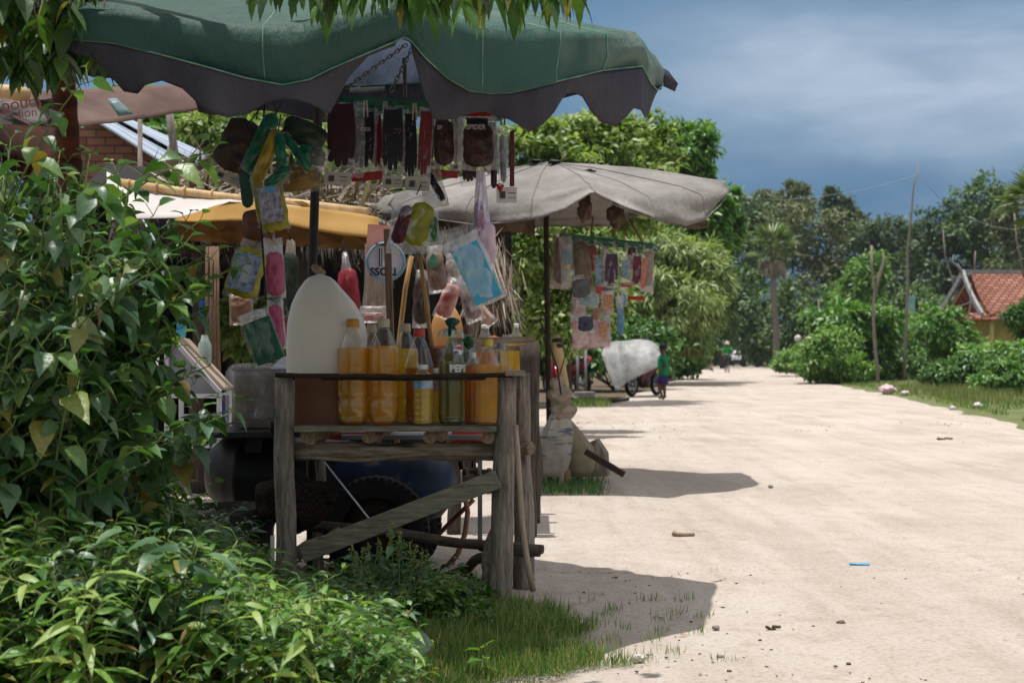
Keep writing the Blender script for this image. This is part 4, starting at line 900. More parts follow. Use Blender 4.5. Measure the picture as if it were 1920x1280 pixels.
# shelf
mb = MB()
for k, (y0, y1) in enumerate(((5.13, 5.26), (5.27, 5.42), (5.43, 5.58), (5.59, 5.72))):
    a = P(556, 795, 5.2); b = P(931, 795, 5.2); mb.box(((a.x+b.x)/2, (y0+y1)/2, zat(797, 5.2)-.011-.002*(k % 2)), (b.x-a.x+.03*ns(k), y1-y0-.006, .020))
part('shelf', mb, PLANK, t, bevel=.003)
for k, (px, r) in enumerate(((582, .026), (694, .023), (807, .024), (915, .024))):
    c = P(px, 818, 5.22); mb = MB(); mb.log((c.x, 5.17, c.z), (c.x+.02, 5.8, c.z), r, r, 14, wob=.1, seed=20+k); part('crossbeam', mb, wood('beam_y', '#5f4f3f', '#a18c70', 'y', crack=.7), t)
mb = MB(); mb.log(P(555, 846, 5.24), P(932, 846, 5.24), .033, .033, 16, wob=.10, bend=.008, seed=31, k=24); mb.log(P(558, 857, 5.21), P(940, 853, 5.21), .008, .006, 6, seed=3); part('front_beam', mb, BEAM, t)
mb = MB(); mb.log(P(920, 838, 5.62), P(996, 840, 5.50), .028, .026, 12, wob=.08, seed=33); part('side_beam', mb, BEAM, t)
mb = MB(); mb.bar((P(565, 0, 5.14).x, 5.14, zat(1038, 5.14)), (P(934, 0, 5.14).x, 5.14, zat(897, 5.14)), .02, .068); part('diagonal_brace', mb, wood('plank_d', '#4e4b40', '#8f8b78', 'x', crack=.7), t, bevel=.004)
mb = MB(); mb.log(P(560, 1036, 5.3), P(640, 998, 5.5), .028, .024, 12, wob=.12, seed=34); part('lower_log', mb, BEAM, t)
mb = MB(); mb.log(P(565, 983, 5.65), P(1018, 1030, 5.3), .021, .018, 10, wob=.08, seed=35); part('lower_rail', mb, wood('rail_dark', '#38302a', '#6e6358', 'x'), t)
mb = MB(); mb.log(P(900, 1026, 5.5), P(1012, 1038, 5.4), .014, .011, 8, wob=.1, seed=36); part('lower_rail', mb, wood('rail_dark', '#38302a', '#6e6358', 'x'), t)
mb = MB(); mb.log(P(842, 1077, 5.7), P(925, 1042, 5.3), .016, .022, 9, wob=.12, seed=37); part('strut', mb, wood('rail_dark', '#38302a', '#6e6358', 'x'), t)
mb = MB(); mb.log(P(930, 985, 5.3), P(916, 1040, 5.3), .014, .024, 10, wob=.15, seed=38); mb.log(P(916, 1036, 5.3), P(914, 1098, 5.3), .026, .022, 10, wob=.15, seed=39); part('prop', mb, POST, t)
mb = MB(); mb.tube([P(967, 797, 5.12), P(972, 880, 5.1), P(979, 980, 5.1), P(988, 1050, 5.1), P(1000, 1108, 5.1)], [.010, .011, .011, .012, .011], 6, wob=.05); part('prop', mb, wood('batten', '#8b7a67', '#b5a48f', 'z'), t)
mb = MB()
za = zat(703, 5.15); n = 26; pts = [Vector((P(516+(960-516)*i/n, 0, 5.15).x, 5.150+.004*ns(i), za+.004*ns(i*.4, 3)-.005*math.sin(math.pi*i/n))) for i in range(n+1)]
mb.tube(pts, .0085, 8, wob=.12); pts = [p+Vector((0, .012, -.010)) for p in pts[5:-3]]; mb.tube(pts, .0055, 6, wob=.2)
for k in (2, 7, 11, 14, 19, 23): mb.lathe([(.011, -.004), (.0115, 0), (.011, .004)], (P(516+(960-516)*k/n, 0, 5.15).x, 5.155, za-.006), 10, R=Matrix.Rotation(math.pi/2, 3, 'Y'))
part('top_rail', mb, wood('rail_black', '#191512', '#453b31', 'x'), t)
mb = MB(); c = P(966, 702, 5.35); mb.box((c.x, 5.35, zat(699, 5.35)), (.075, .5, .016), Matrix.Rotation(.02, 3, 'Y'))
part('cap_board', mb, wood('cap_board', '#5f574d', '#a59b8c', 'y'), t, bevel=.003)
# bottles on the shelf
G = 'fuel bottles on the stand shelf'
bottle('large ridged plastic bottle of amber fuel with gold cap beside the white jug', 662, 597, 795, 59, 5.25, 652, AMBER, 'gold')
bottle('large plastic bottle of amber fuel with cream cap, second from the jug', 719, 597, 795, 58, 5.25, 648, AMBER, 'cream')
bottle('cream capped bottle mostly hidden between the gold capped one and its neighbour', 697, 608, 793, 46, 5.5, 665, AMBL, 'cream')
bottle('yellow fuel bottle with cream cap behind the red capped bottle', 760, 606, 793, 50, 5.48, 653, AMBL, 'cream')
bottle('dark amber fuel bottle with bright red cap', 786, 616, 795, 54, 5.37, 690, AMBD, 'red', shoulder=.38)
t, c, R, H = bottle('small ribbed water bottle of yellow fuel with white cap and blue label', 793, 683, 796, 38, 5.22, 700, AMBL, 'white', petal=False, ribs=7, shoulder=.2, capw=.22)
BLBL = mat('blue_label', '#3f7fb5', '#b9c4cf', 26, bump=0, rough=.3, c3='#b5545c')
mb = MB(); zl = H*.60
mb.lathe([(R*1.012, zl), (R*1.012, zl+H*.17)], c, 28); part('label', mb, BLBL, t)
t, c, R, H = bottle('small ribbed bottle of bright yellow fuel half hidden behind the blue labelled one', 815, 690, 794, 34, 5.45, 715, AMBL, 'white', petal=False, ribs=7, shoulder=.2, capw=.22)
mb = MB(); mb.lathe([(R*1.012, H*.6), (R*1.012, H*.76)], c, 24); part('label', mb, mat('faded_label', '#7d8f96', '#b8827e', 26, bump=0), t)
# glass soda bottle
t, c, R, H = bottle('glass soda bottle of olive fuel stopped with a green plastic bag', 847, 612, 795, 50, 5.24, 664, OLIVE, None, petal=False, shoulder=.38, capw=.13, wall=GLASS)
GBAG = film('green_bag', '#3f8f78', .75, 90, .25, .4, .25)
mb = MB(); top = c.z+H
mb.lathe([(.013, -.035), (.016, -.01), (.014, .0), (.020, .006), (.026, .02), (.018, .03), (.004, .034)], (c.x, c.y, top), 22)
mb.v = [(c.x+(x-c.x)*(1+.5*ns(x*180, y*180, z*150)), c.y+(y-c.y)*(1+.5*ns(y*180, x*180, z*150)), z) for x, y, z in mb.v]
part('bag_stopper', mb, mat('dark_green_bag', '#14443a', '#2b6b5b', 60, rough=.35, bump=.8, transl=.3), t)
mb = MB()
for k in range(9):
    a = k*.7; q = [Vector((c.x+math.cos(a)*r_*1.1, c.y+math.sin(a)*r_*.8, top-.008+z_)) for r_, z_ in ((.014, 0), (.03, .012*ns(k)), (.044, -.012), (.048, -.032+.02*ns(k, 2)))]
    mb.grid([[p+Vector((-math.sin(a), math.cos(a), 0))*ww for ww in (-.009, 0, .009)] for p in q])
part('bag_frill', mb, GBAG, t)
WHT = mat('white_print', '#c5cbc9', '#d8dcda', 30, bump=0); RDL = mat('logo_red', '#b0444f', bump=0); BLL = mat('logo_blue', '#2c4c9a', bump=0)
def wrap(cx, cyy, R_, x0=0):
    def f(p):
        a = (p.x+x0)/R_; return Vector((math.sin(a)*(R_+.0012-p.y*1), -math.cos(a)*(R_+.0012-p.y*1), p.z))
    return f
part('lettering', text_mb('PEPSI', .036, (c.x, c.y, zat(691, 5.2)), warp=wrap(0, 0, R, .034), depth=.0003, bold=.0016), WHT, t)
# round emblem tilted on the shoulder
def emblem(cx, cz, s, yf, parent, tilt):
    R_ = Matrix.Rotation(tilt, 3, 'Y')
    def pl(poly, off, name, m):
        mb = MB(); q = [Vector((cx, yf(cx+(R_@Vector((x*s*.8, 0, z*s))).x, cz+(R_@Vector((x*s, 0, z*s))).z)-off, cz))+R_@Vector((x*s*.8, 0, z*s)) for x, z in poly]
        mb.prism(q, (0, .0006, 0)); part(name, mb, m, parent)
    circ = [(math.cos(a*math.pi/16), math.sin(a*math.pi/16)) for a in range(32)]
    pl([(x*1.12, z*1.12) for x, z in circ], .0012, 'emblem', WHT)
    up = [(math.cos(a), math.sin(a)) for a in [math.pi*(.06+.88*i/14) for i in range(15)]]+[(-.9+1.8*i/8, .16+.13*math.sin(i/8*6.28)) for i in range(9)]
    pl(up, .0020, 'emblem', RDL)
    dn = [(math.cos(a), math.sin(a)) for a in [-math.pi*(.08+.84*i/14) for i in range(15)]]+[(-.9+1.8*i/8, -.22+.13*math.sin(i/8*6.28)) for i in range(9)]
    pl(dn, .0020, 'emblem', BLL)
ec = P(861, 657, 5.2)
emblem(ec.x-.004, ec.z, .019, lambda x, z: c.y-math.sqrt(max((R*.93-max(0, z-(c.z+H*.62))*.30)**2-(x-c.x)**2, .00008)), t, .18)
t, c, R, H = bottle('second glass soda bottle with brown cap behind the bag stopped one', 877, 611, 793, 44, 5.5, 684, AMBD, 'brown', petal=False, shoulder=.40, capw=.17, wall=GLASS)
mb = MB(); mb.blob((c.x+.004, c.y-.03, c.z+H*.83), (.018, .014, .022), 3, .3, 3); part('green_plug', mb, mat('green_plug', '#1f4a26', '#3c6b3a', 60, bump=.8), t)
bottle('square shouldered bottle of clear amber fuel with yellow cap near the right post', 915, 635, 795, 47, 5.22, 682, AMBER, 'yellow', petal=False, shoulder=.31, capw=.175, sq=True)
bottle('narrow fuel bottle with grey metal cap beside the yellow capped bottle', 940, 641, 794, 36, 5.42, 686, AMBER, 'grey', petal=False, shoulder=.36, capw=.2)
bottle('tall thin bottle of deep amber fuel between the soda bottle and the yellow capped one', 886, 660, 795, 34, 5.38, 684, AMBD, 'white', petal=False, shoulder=.2, capw=.16)
# funnel with long stick handle
mb = MB(); c = P(814, 660, 5.62); mb.lathe([(.012, -.10), (.015, -.08), (.036, -.01), (.036, .015), (.033, .015), (.033, -.01), (.010, -.08)], c, 18)
t = thing('funnel_cup', 'brown plastic measuring cup with a bamboo stick behind the bottles', 'cup', (c.x, c.y, c.z-.1)); part('cup', mb, mat('brown_plastic', '#5c3a2b', '#74503d', 10, rough=.4), t)
mb = MB(); mb.tube([P(787, 478, 5.66), P(798, 560, 5.65), P(812, 665, 5.63)], .0085, 8, wob=.05); part('stick', mb, BAMBV, t)
# wooden upright strip and bamboo canes behind the bottles
mb = MB(); mb.bar(P(726, 430, 6.6), (P(745, 0, 6.6).x, 6.6, 0), .05, .03); mb.v = [(x, y, z) for x, y, z in mb.v]; solo('wooden_upright', 'weathered wooden upright in front of the round dial', 'post', mb, wood('upright', '#4c3c30', '#806a58', 'z'))
mb = MB(); mb.tube([P(772, 480, 6.5), P(760, 540, 6.5), P(748, 640, 6.5), (P(742, 0, 6.5).x, 6.5, 0)], .011, 8, wob=.06); solo('bamboo_cane', 'slim bamboo cane crossing behind the wooden upright', 'bamboo cane', mb, BAMBV)
# round dial
t = thing('dial_scale', 'round white dial with blue rim hanging behind the wooden upright', 'dial', P(724, 525, 7.0))
R90 = Matrix.Rotation(math.pi/2, 3, 'X'); c = P(724, 491, 7.0); r = W(37, 7)
mb = MB(); mb.lathe([(0, .0), (r*.88, 0), (r*.88, .01)], (c.x, c.y-.02, c.z), 40, R=R90); part('face', mb, mat('dial_face', '#b9b6c6', '#d3d0da', 5, bump=0, rough=.3), t)
mb = MB(); mb.lathe([(r*.86, .022), (r*.9, .03), (r, .02), (r*1.0, -.02), (r*.8, -.04), (0, -.04)], (c.x, c.y-.01, c.z), 40, R=R90); part('rim', mb, mat('dial_rim', '#4f7286', '#6f93a5', 9, rough=.35), t)
mb = MB(); text_mb('SSOLL', .052, (c.x-.006, c.y-.034, c.z-.052), mb=mb, bold=.002); mb.box((c.x-.03, c.y-.034, c.z+.02), (.006, .002, .09)); mb.box((c.x-.018, c.y-.034, c.z+.02), (.004, .002, .09)); mb.box((c.x-.004, c.y-.034, c.z+.082), (.09, .002, .012)); part('dial_mark', mb, BLK, t)
mb = MB(); mb.box((c.x-.003, c.y-.034, c.z-.012), (.022, .002, .022)); part('dial_window', mb, WHT, t)
mb = MB(); mb.box(P(712, 452, 7.1), (.13, .01, .16), Matrix.Rotation(.08, 3, 'Y')); solo('price_card', 'pink paper card with a red strip above the round dial', 'card', mb, mat('pink_card', '#c78576', '#d9a090', 9))
# straw bunch end of the thatch
o = strands('straw_bunch', '', [P(905, 455, 8.0), P(925, 470, 8.0), P(950, 545, 7.9), P(905, 560, 7.9)], 420, .2, [STRAW], 17, .45, .03); tag(o, 'frayed bunch of grey straw hanging from the right end of the thatch roof', 'straw', kind='stuff')
# ================================================================ MARKET UMBRELLAS
FLIP = True
def cloth(name, c1, c2, tr, c3=None, sc_=2.2, rough=.8, tcol=None, back=None):
    m, t, o = newmat(name); v = coords(t); n = nnoise(t, v, sc_, 5, .6); f = nnoise(t, coords(t, 'Object', (1, 1, .3)), 14, 4, .6)
    st = [(.38, lin(c1)), (.60, lin(c2))]+([(.74, lin(c3))] if c3 else []); col = ramp(t, n, st)
    
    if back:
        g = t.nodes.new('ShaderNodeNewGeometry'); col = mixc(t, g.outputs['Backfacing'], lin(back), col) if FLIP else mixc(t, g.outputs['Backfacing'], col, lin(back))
    wv = nnoise(t, v, 160, 2); h = mathn(t, 'ADD', mathn(t, 'MULTIPLY', f, 1.), mathn(t, 'MULTIPLY', wv, .04))
    princ(t, o, col, rough, .25, 0, bumpn(t, h, .75, .03), tr, lin(tcol) if tcol else None); return m
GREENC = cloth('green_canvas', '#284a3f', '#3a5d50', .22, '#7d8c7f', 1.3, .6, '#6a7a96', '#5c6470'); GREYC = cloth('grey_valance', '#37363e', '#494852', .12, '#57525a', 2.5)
BEIGEC = cloth('beige_canvas', '#77736f', '#8f8a85', .14, '#a39e98', 2.2, .8, '#8b6b45'); BRNC = cloth('brown_tarp2', '#4f4136', '#6b5848', .15, '#7d6a58', 4)
def interp_cols(cols, step):
    out = []
    for a, b in zip(cols, cols[1:]):
        n = max(1, int(math.dist(a[:2], b[:2])/step))
        for i in range(n): out.append(tuple(x+(y-x)*i/n for x, y in zip(a, b)))
    out.append(cols[-1]); return out
def col_px(px, d, yk, yr, kf): return ((px-960)/F*d, d, HC+(HY-yk)/F*d, HC+(HY-yr)/F*d, kf)
def canopy(cols, hub, step=.035, folds=.012, rise=.0, seed=0, mid=8):
    cs = interp_cols(cols, step); rows = []
    hx_, hy_, hz = hub
    knee = [Vector((hx_+(c[0]-hx_)*c[4], hy_+(c[1]-hy_)*c[4], c[2])) for c in cs]
    rim = [Vector((c[0], c[1], c[3])) for c in cs]; nC = len(cs)
    for j in range(mid+1):
        u = j/mid; r = []
        for i, k in enumerate(knee):
            p = Vector(hub).lerp(k, u); p.z += -.10*rise*math.sin(math.pi*u)+.5*folds*ns(p.x*4+seed, p.y*4, u)*u; r.append(p)
        rows.append(r)
    for j in range(1, 7):
        u = j/6; r = []
        for i, (k, q) in enumerate(zip(knee, rim)):
            p = k.lerp(q, u); rad = Vector((p.x-hx_, p.y-hy_, 0)).normalized()
            p += rad*(.010*math.sin(math.pi*u)+folds*1.6*ns(i*.16+seed, u*1.6)*u); p.z -= 0; r.append(p)
        rows.append(r)
    return rows, rim, cs
hub = (-.76, 5.45, 2.38)
c1 = [(93, 4.15, 20, 60, 1.012), (140, 4.05, 22, 75, 1.012), (215, 4.0, 25, 82, 1.012), (300, 4.0, 35, 103, 1.012), (390, 4.0, 45, 127, 1.012), (460, 4.0, 50, 147, 1.012), (530, 4.0, 55, 160, 1.012), (580, 4.0, 50, 150, 1.012), (620, 4.0, 35, 130, 1.012), (690, 4.02, 20, 100, 1.012), (745, 4.05, 12, 77, 1.012), (757, 4.07, 6, 71, 1.012), (770, 4.08, 12, 77, 1.012), (800, 4.1, 25, 112, 1.012), (840, 4.15, 40, 148, 1.012), (880, 4.2, 52, 171, 1.012), (920, 4.25, 60, 176, 1.012), (960, 4.3, 64, 174, 1.012), (1010, 4.38, 66, 163, 1.012), (1060, 4.47, 66, 150, 1.012), (1130, 4.58, 64, 133, 1.012), (1205, 4.7, 62, 125, .98), (1222, 4.95, 78, 158, .98), (1233, 5.2, 96, 170, .98), (1243, 5.45, 112, 160, .985), (1240, 5.6, 122, 160, .985)]
cols = [col_px(*c) for c in c1]+[(-.15, 6.3, 2.26, 2.12, .93), (-.7, 6.38, 2.26, 2.11, .93), (-1.2, 6.3, 2.26, 2.12, .93), (-1.95, 5.6, 2.22, 2.12, .93), (-1.98, 4.7, 2.1, 1.98, .93), col_px(60, 4.2, -5, 50, .88), col_px(*c1[0])]
t1 = thing('market_umbrella', 'big faded green parasol with dark grey scalloped valance over the fuel stand', 'umbrella', (-.72, 5.15, 0))
rows, rim, cs = canopy(cols, hub, folds=.03, rise=-.15, seed=3)
mb = MB(); mb.grid(rows); cano = part('canopy', mb, GREENC, t1)
# seams
mb = MB()
for i in [k for k in range(0, len(cs)) if abs((cs[k][0]/cs[k][1]*F+960)-1132) < 4][:1]+[k for k in range(len(cs)) if abs((cs[k][0]/cs[k][1]*F+960)-222) < 4][:1]:
    mb.tube([Vector(rows[j][i])+(Vector(rows[j][i])-Vector(hub)).normalized()*.002 for j in range(4, 15)], .003, 5)
mb.tube([q+Vector((0, 0, .001)) for q in rim[:]], .0025, 5)
for pxs in (500, 905, 1040):
    i = min(range(len(cs)), key=lambda k: abs(cs[k][0]/cs[k][1]*F+960-pxs)+(99 if cs[k][1] > 5 else 0)); mb.tube([Vector(rows[j][i])+(Vector(rows[j][i])-Vector(hub)).normalized()*.001 for j in range(4, 15)], .002, 5)
part('seam', mb, mat('green_hem', '#3f7a66', '#79947f', 20), t1)
def pz(tab, px):
    for (a, u), (b, v) in zip(tab, tab[1:]):
        if a <= px <= b: return u+(v-u)*(px-a)/(b-a)
    return None
def valance(tab, pxlo, pxhi, seed, out_=.03):
    top, rws = [], []
    fr = [(c[0]/c[1]*F+960, c) for c in cs if c[1] < 5.7]
    fr = [q for q in fr if pxlo <= q[0] <= pxhi and q[1][1] < 5.62]
    for j in range(9):
        r = []
        for i, (px, c) in enumerate(fr):
            yb = pz(tab, px); zb = HC+(HY-yb)/F*c[1]; u = j/8; ra = Vector((c[0]-hub[0], c[1]-hub[1], 0)).normalized()
            p = Vector((c[0], c[1], c[3]+(zb-c[3])*u)); p += ra*(-.004+out_*u*ns(px*.014+seed, seed)+.030*u*math.sin(px*.045+2*ns(px*.01, seed)+seed)-.02*u); r.append(p)
        rws.append(r)
    return rws
VL = [(60, 80), (93, 90), (140, 100), (170, 108), (200, 150), (225, 176), (262, 165), (290, 148), (325, 155), (350, 180), (395, 212), (435, 222), (470, 200), (500, 185), (535, 182), (575, 192), (620, 207), (645, 180), (652, 150), (664, 122), (700, 100), (748, 80)]
VR = [(766, 82), (778, 112), (790, 150), (803, 190), (818, 220), (850, 222), (880, 213), (915, 205), (945, 215), (985, 238), (1012, 243), (1035, 225), (1048, 200), (1065, 178), (1090, 168), (1115, 180), (1135, 215), (1152, 237), (1165, 236), (1175, 220), (1185, 202), (1207, 206), (1218, 222), (1228, 214), (1236, 196), (1246, 172), (1270, 165)]
mb = MB(); mb.grid(valance(VL, 62, 746, 2)); part('valance', mb, GREYC, t1, solid=.002)
mb = MB(); mb.grid(valance(VR, 768, 1262, 5, .05)); part('valance', mb, GREYC, t1, solid=.002)
# far valance with scallops
bk = [c for c in cs if c[1] >= 5.55 or c[0] < -1.7]; rws = []
for j in range(5):
    rws.append([Vector((c[0], c[1], c[3]-((.15 if c[1] > 6.15 else .06)+.02*math.sin(i*.42))*min(1, (i+1)*.12)*j/4)) for i, c in enumerate(bk)])
mb = MB(); mb.grid(rws); part('valance', mb, GREYC, t1, solid=.002)
mb = MB(); c = P(1240, 150, 5.62); q = [c+Vector(k) for k in ((0, 0, .05), (.03, .04, .045), (.075, .08, .0), (.06, .06, -.035), (.0, .03, -.015))]
mb.add(q+[q[0].lerp(q[3], .5)], [(0, 1, 5), (1, 2, 5), (2, 3, 5), (3, 4, 5), (4, 0, 5)]); part('loose_flap', mb, GREYC, t1, solid=.002)
mb = MB(); mb.tube([((583-960)/F*5.74, 5.74, 0), P(584, 560, 5.73), P(590, 380, 5.72), P(597, 200, 5.7), hub], .0185, 12); part('pole', mb, DKP, t1)
mb = MB()
for k in range(0, len(cs), max(1, len(cs)//8)):
    mb.tube([Vector(hub)-Vector((0, 0, .05)), Vector(rows[8][k])-Vector((0, 0, .02))], .006, 5)
mb.tube([P(760, 182, 5.6), P(758, 110, 5.5)], .008, 6); part('rib', mb, DKP, t1)

t2 = thing('market_umbrella', 'faded beige parasol over the second stall beside the road', 'umbrella', (.25, 10.3, 0)); hub2 = (.27, 10.3, 2.30)
c2 = [(702, 10.3, 372, 396, .93), (700, 9.85, 370, 402, .95), (716, 9.75, 374, 425, .94), (760, 9.6, 374, 405, .93), (830, 9.3, 372, 412, .92), (890, 9.1, 368, 420, .92), (950, 9.1, 368, 416, .92), (1010, 9.1, 366, 408, .92), (1060, 9.1, 360, 392, .92), (1102, 9.15, 345, 364, .93), (1112, 9.15, 345, 362, .93), (1122, 9.15, 347, 368, .93), (1160, 9.15, 358, 386, .93), (1190, 9.15, 362, 398, .93), (1240, 9.35, 368, 414, .93), (1280, 9.5, 368, 424, .94), (1320, 9.65, 366, 412, .95), (1350, 9.8, 354, 384, .97), (1366, 10.1, 342, 358, .98), (1350, 10.5, 341, 356, .98), (1325, 10.85, 341, 356, .98)]
cols2 = [col_px(*c) for c in c2]+[(.78, 11.5, 2.02, 1.95, .95), (-.24, 11.5, 2.02, 1.95, .95), (-.95, 10.8, 2.0, 1.93, .95), col_px(*c2[0])]
rows, rim2, cs2 = canopy(cols2, hub2, .045, .055, -.3, 9)
mb = MB(); mb.grid(rows); part('canopy', mb, BEIGEC, t2, solid=.003)
mb = MB(); mb.tube([p+Vector((0, 0, -.004)) for p in rim2], .004, 5); part('hem', mb, BEIGEC, t2)
mb = MB()
for pxs in (745, 870, 1000, 1112, 1235, 1330):
    i = min(range(len(cs2)), key=lambda k: abs(cs2[k][0]/cs2[k][1]*F+960-pxs)+(99 if cs2[k][1] > 10 else 0)); mb.tube([Vector(rows[j][i])+Vector((0, -.004, .004)) for j in range(0, 15)], .0025, 5)
part('seam', mb, BEIGEC, t2)
mb = MB(); mb.tube([(P(1031, 0, 10.3).x, 10.3, 0), P(1024, 420, 10.3), hub2], .020, 10); part('pole', mb, mat('rusty_pole', '#2c1f1b', '#3f2d27', 9), t2)
mb = MB()
for px, py, a in ((1003, 306, .2), (1040, 307, .1), (1095, 322, .3), (1104, 325, .0), (1230, 324, .5)): mb = MB(); mb.blob(P(px, py, 10.2+a-.2)+Vector((0, 0, .012)), (.05, .05, .014), 2, .4, 2, seed=px); part('dark_patch', mb, BLK, t2)
pass
mb = MB(); rws = []
for j in range(6): rws.append([P(x, 400+j*(10+3*math.sin((x-720)*.02))+4*ns(x*.05, j*.6), 9.75+.12*ns(x*.03, j*.3)) for x in range(715, 1013, 12)])
mb.grid(rws); part('inner_flap', mb, BRNC, t2, solid=.003)
for p_, r_, s_ in ((P(1096, 392, 9.4), (.045, .06, .085), 1), (P(1155, 405, 9.5), (.06, .05, .08), 2), (P(1300, 420, 9.7), (.09, .04, .03), 4)): mb = MB(); mb.blob(p_, r_, 3, .3, 2, seed=s_); part('tied_cloth', mb, BRNC, t2)

# ================================================================ CHAIN, RACKS, PEGS
GRNPL = mat('green_plastic', '#1c4a35', '#2a6048', 10, rough=.45, bump=.1); CHM = mat('chain_metal', '#5e564c', '#8a8070', 20, rough=.5, metal=.5)
PEGG = mat('peg_green', '#2a5f52', '#3a7868', 20, rough=.4, bump=.1); PEGC = mat('peg_cream', '#9b9682', '#b7b19b', 20, rough=.4, bump=.1)
def chain(lab, a, b, n, r=.011):
    mb = MB(); a = Vector(a); b = Vector(b); d = (b-a).normalized(); s = d.orthogonal().normalized(); q = d.cross(s)
    for i in range(n):
        c = a.lerp(b, (i+.5)/n); ll = (b-a).length/n*.68; e = s if i % 2 else q
        mb.tube([c+d*ll*math.sin(k*math.pi/5)+e*r*.6*math.cos(k*math.pi/5) for k in range(11)], .0024, 5, caps=False)
    return solo('chain', lab, 'chain', mb, CHM, 'chains holding the green rack')
chain('left sloping chain under the open gap of the green parasol', P(762, 84, 5.3), P(650, 165, 4.8), 15)
chain('right steep chain under the open gap of the green parasol', P(772, 92, 5.3), P(733, 172, 4.75), 9)
def rack(lab, a, b, dep, z, nb=3, drop=.03, pegs=12, seed=0):
    a = Vector(a); b = Vector(b); d = Vector(dep); t = thing('hanging_rack', lab, 'rack', (a+b+d)/2)
    mb = MB(); mb.bar(a, b, .012, .022); mb.bar(a+d, b+d, .012, .022); mb.bar(a, a+d, .012, .022); mb.bar(b, b+d, .012, .022)
    for i in range(1, nb+1): u = i/(nb+1); mb.bar(a.lerp(b, u), a.lerp(b, u)+d, .008, .014)
    mb.bar(a+d*.5, b+d*.5, .008, .014); mb.bar(a, b+d, .007, .01); part('frame', mb, GRNPL, t)
    for i in range(pegs):
        u = (i+.5)/pegs+.02*ns(i, seed); p = a.lerp(b, u)+d*(0 if i % 3 else .5); m_ = PEGG if (i*7+seed) % 5 < 3 else PEGC
        mb = MB(); L_ = .035; x = Vector((.004, 0, 0)).copy()
        mb.bar(p+x+Vector((0, -.004, .0)), p+x*1.6+Vector((0, -.004, -L_-drop)), .006, .005); mb.bar(p-x+Vector((0, -.004, .0)), p-x*1.6+Vector((0, -.004, -L_-drop)), .006, .005)
        mb.lathe([(.006, -.002), (.0075, 0), (.006, .002)], p+Vector((0, -.005, -L_*.6)), 8, R=R90); part('peg', mb, m_, t)
    return t
rack('green plastic peg rack hung by chains over the fuel bottles', P(640, 186, 4.72), P(952, 205, 4.72), (-.03, .36, .03), 0, 4, .02, 17)
rack('green plastic peg rack with packets under the beige parasol', P(1052, 440, 9.6), P(1224, 459, 9.9), (.10, .5, .0), 0, 5, .02, 15, 3)
mb = MB()
for a, b in (((1112, 405), (1108, 438)), ((1140, 395), (1152, 440)), ((1160, 400), (1178, 448)), ((1180, 410), (1205, 455))): mb.tube([P(a[0], a[1], 9.9), P(b[0], b[1], 9.9)], .006, 5)
solo('hanger_rods', 'rusty wires holding the second rack under the beige parasol', 'wire', mb, mat('rust_wire', '#6b4434', '#86583f'))

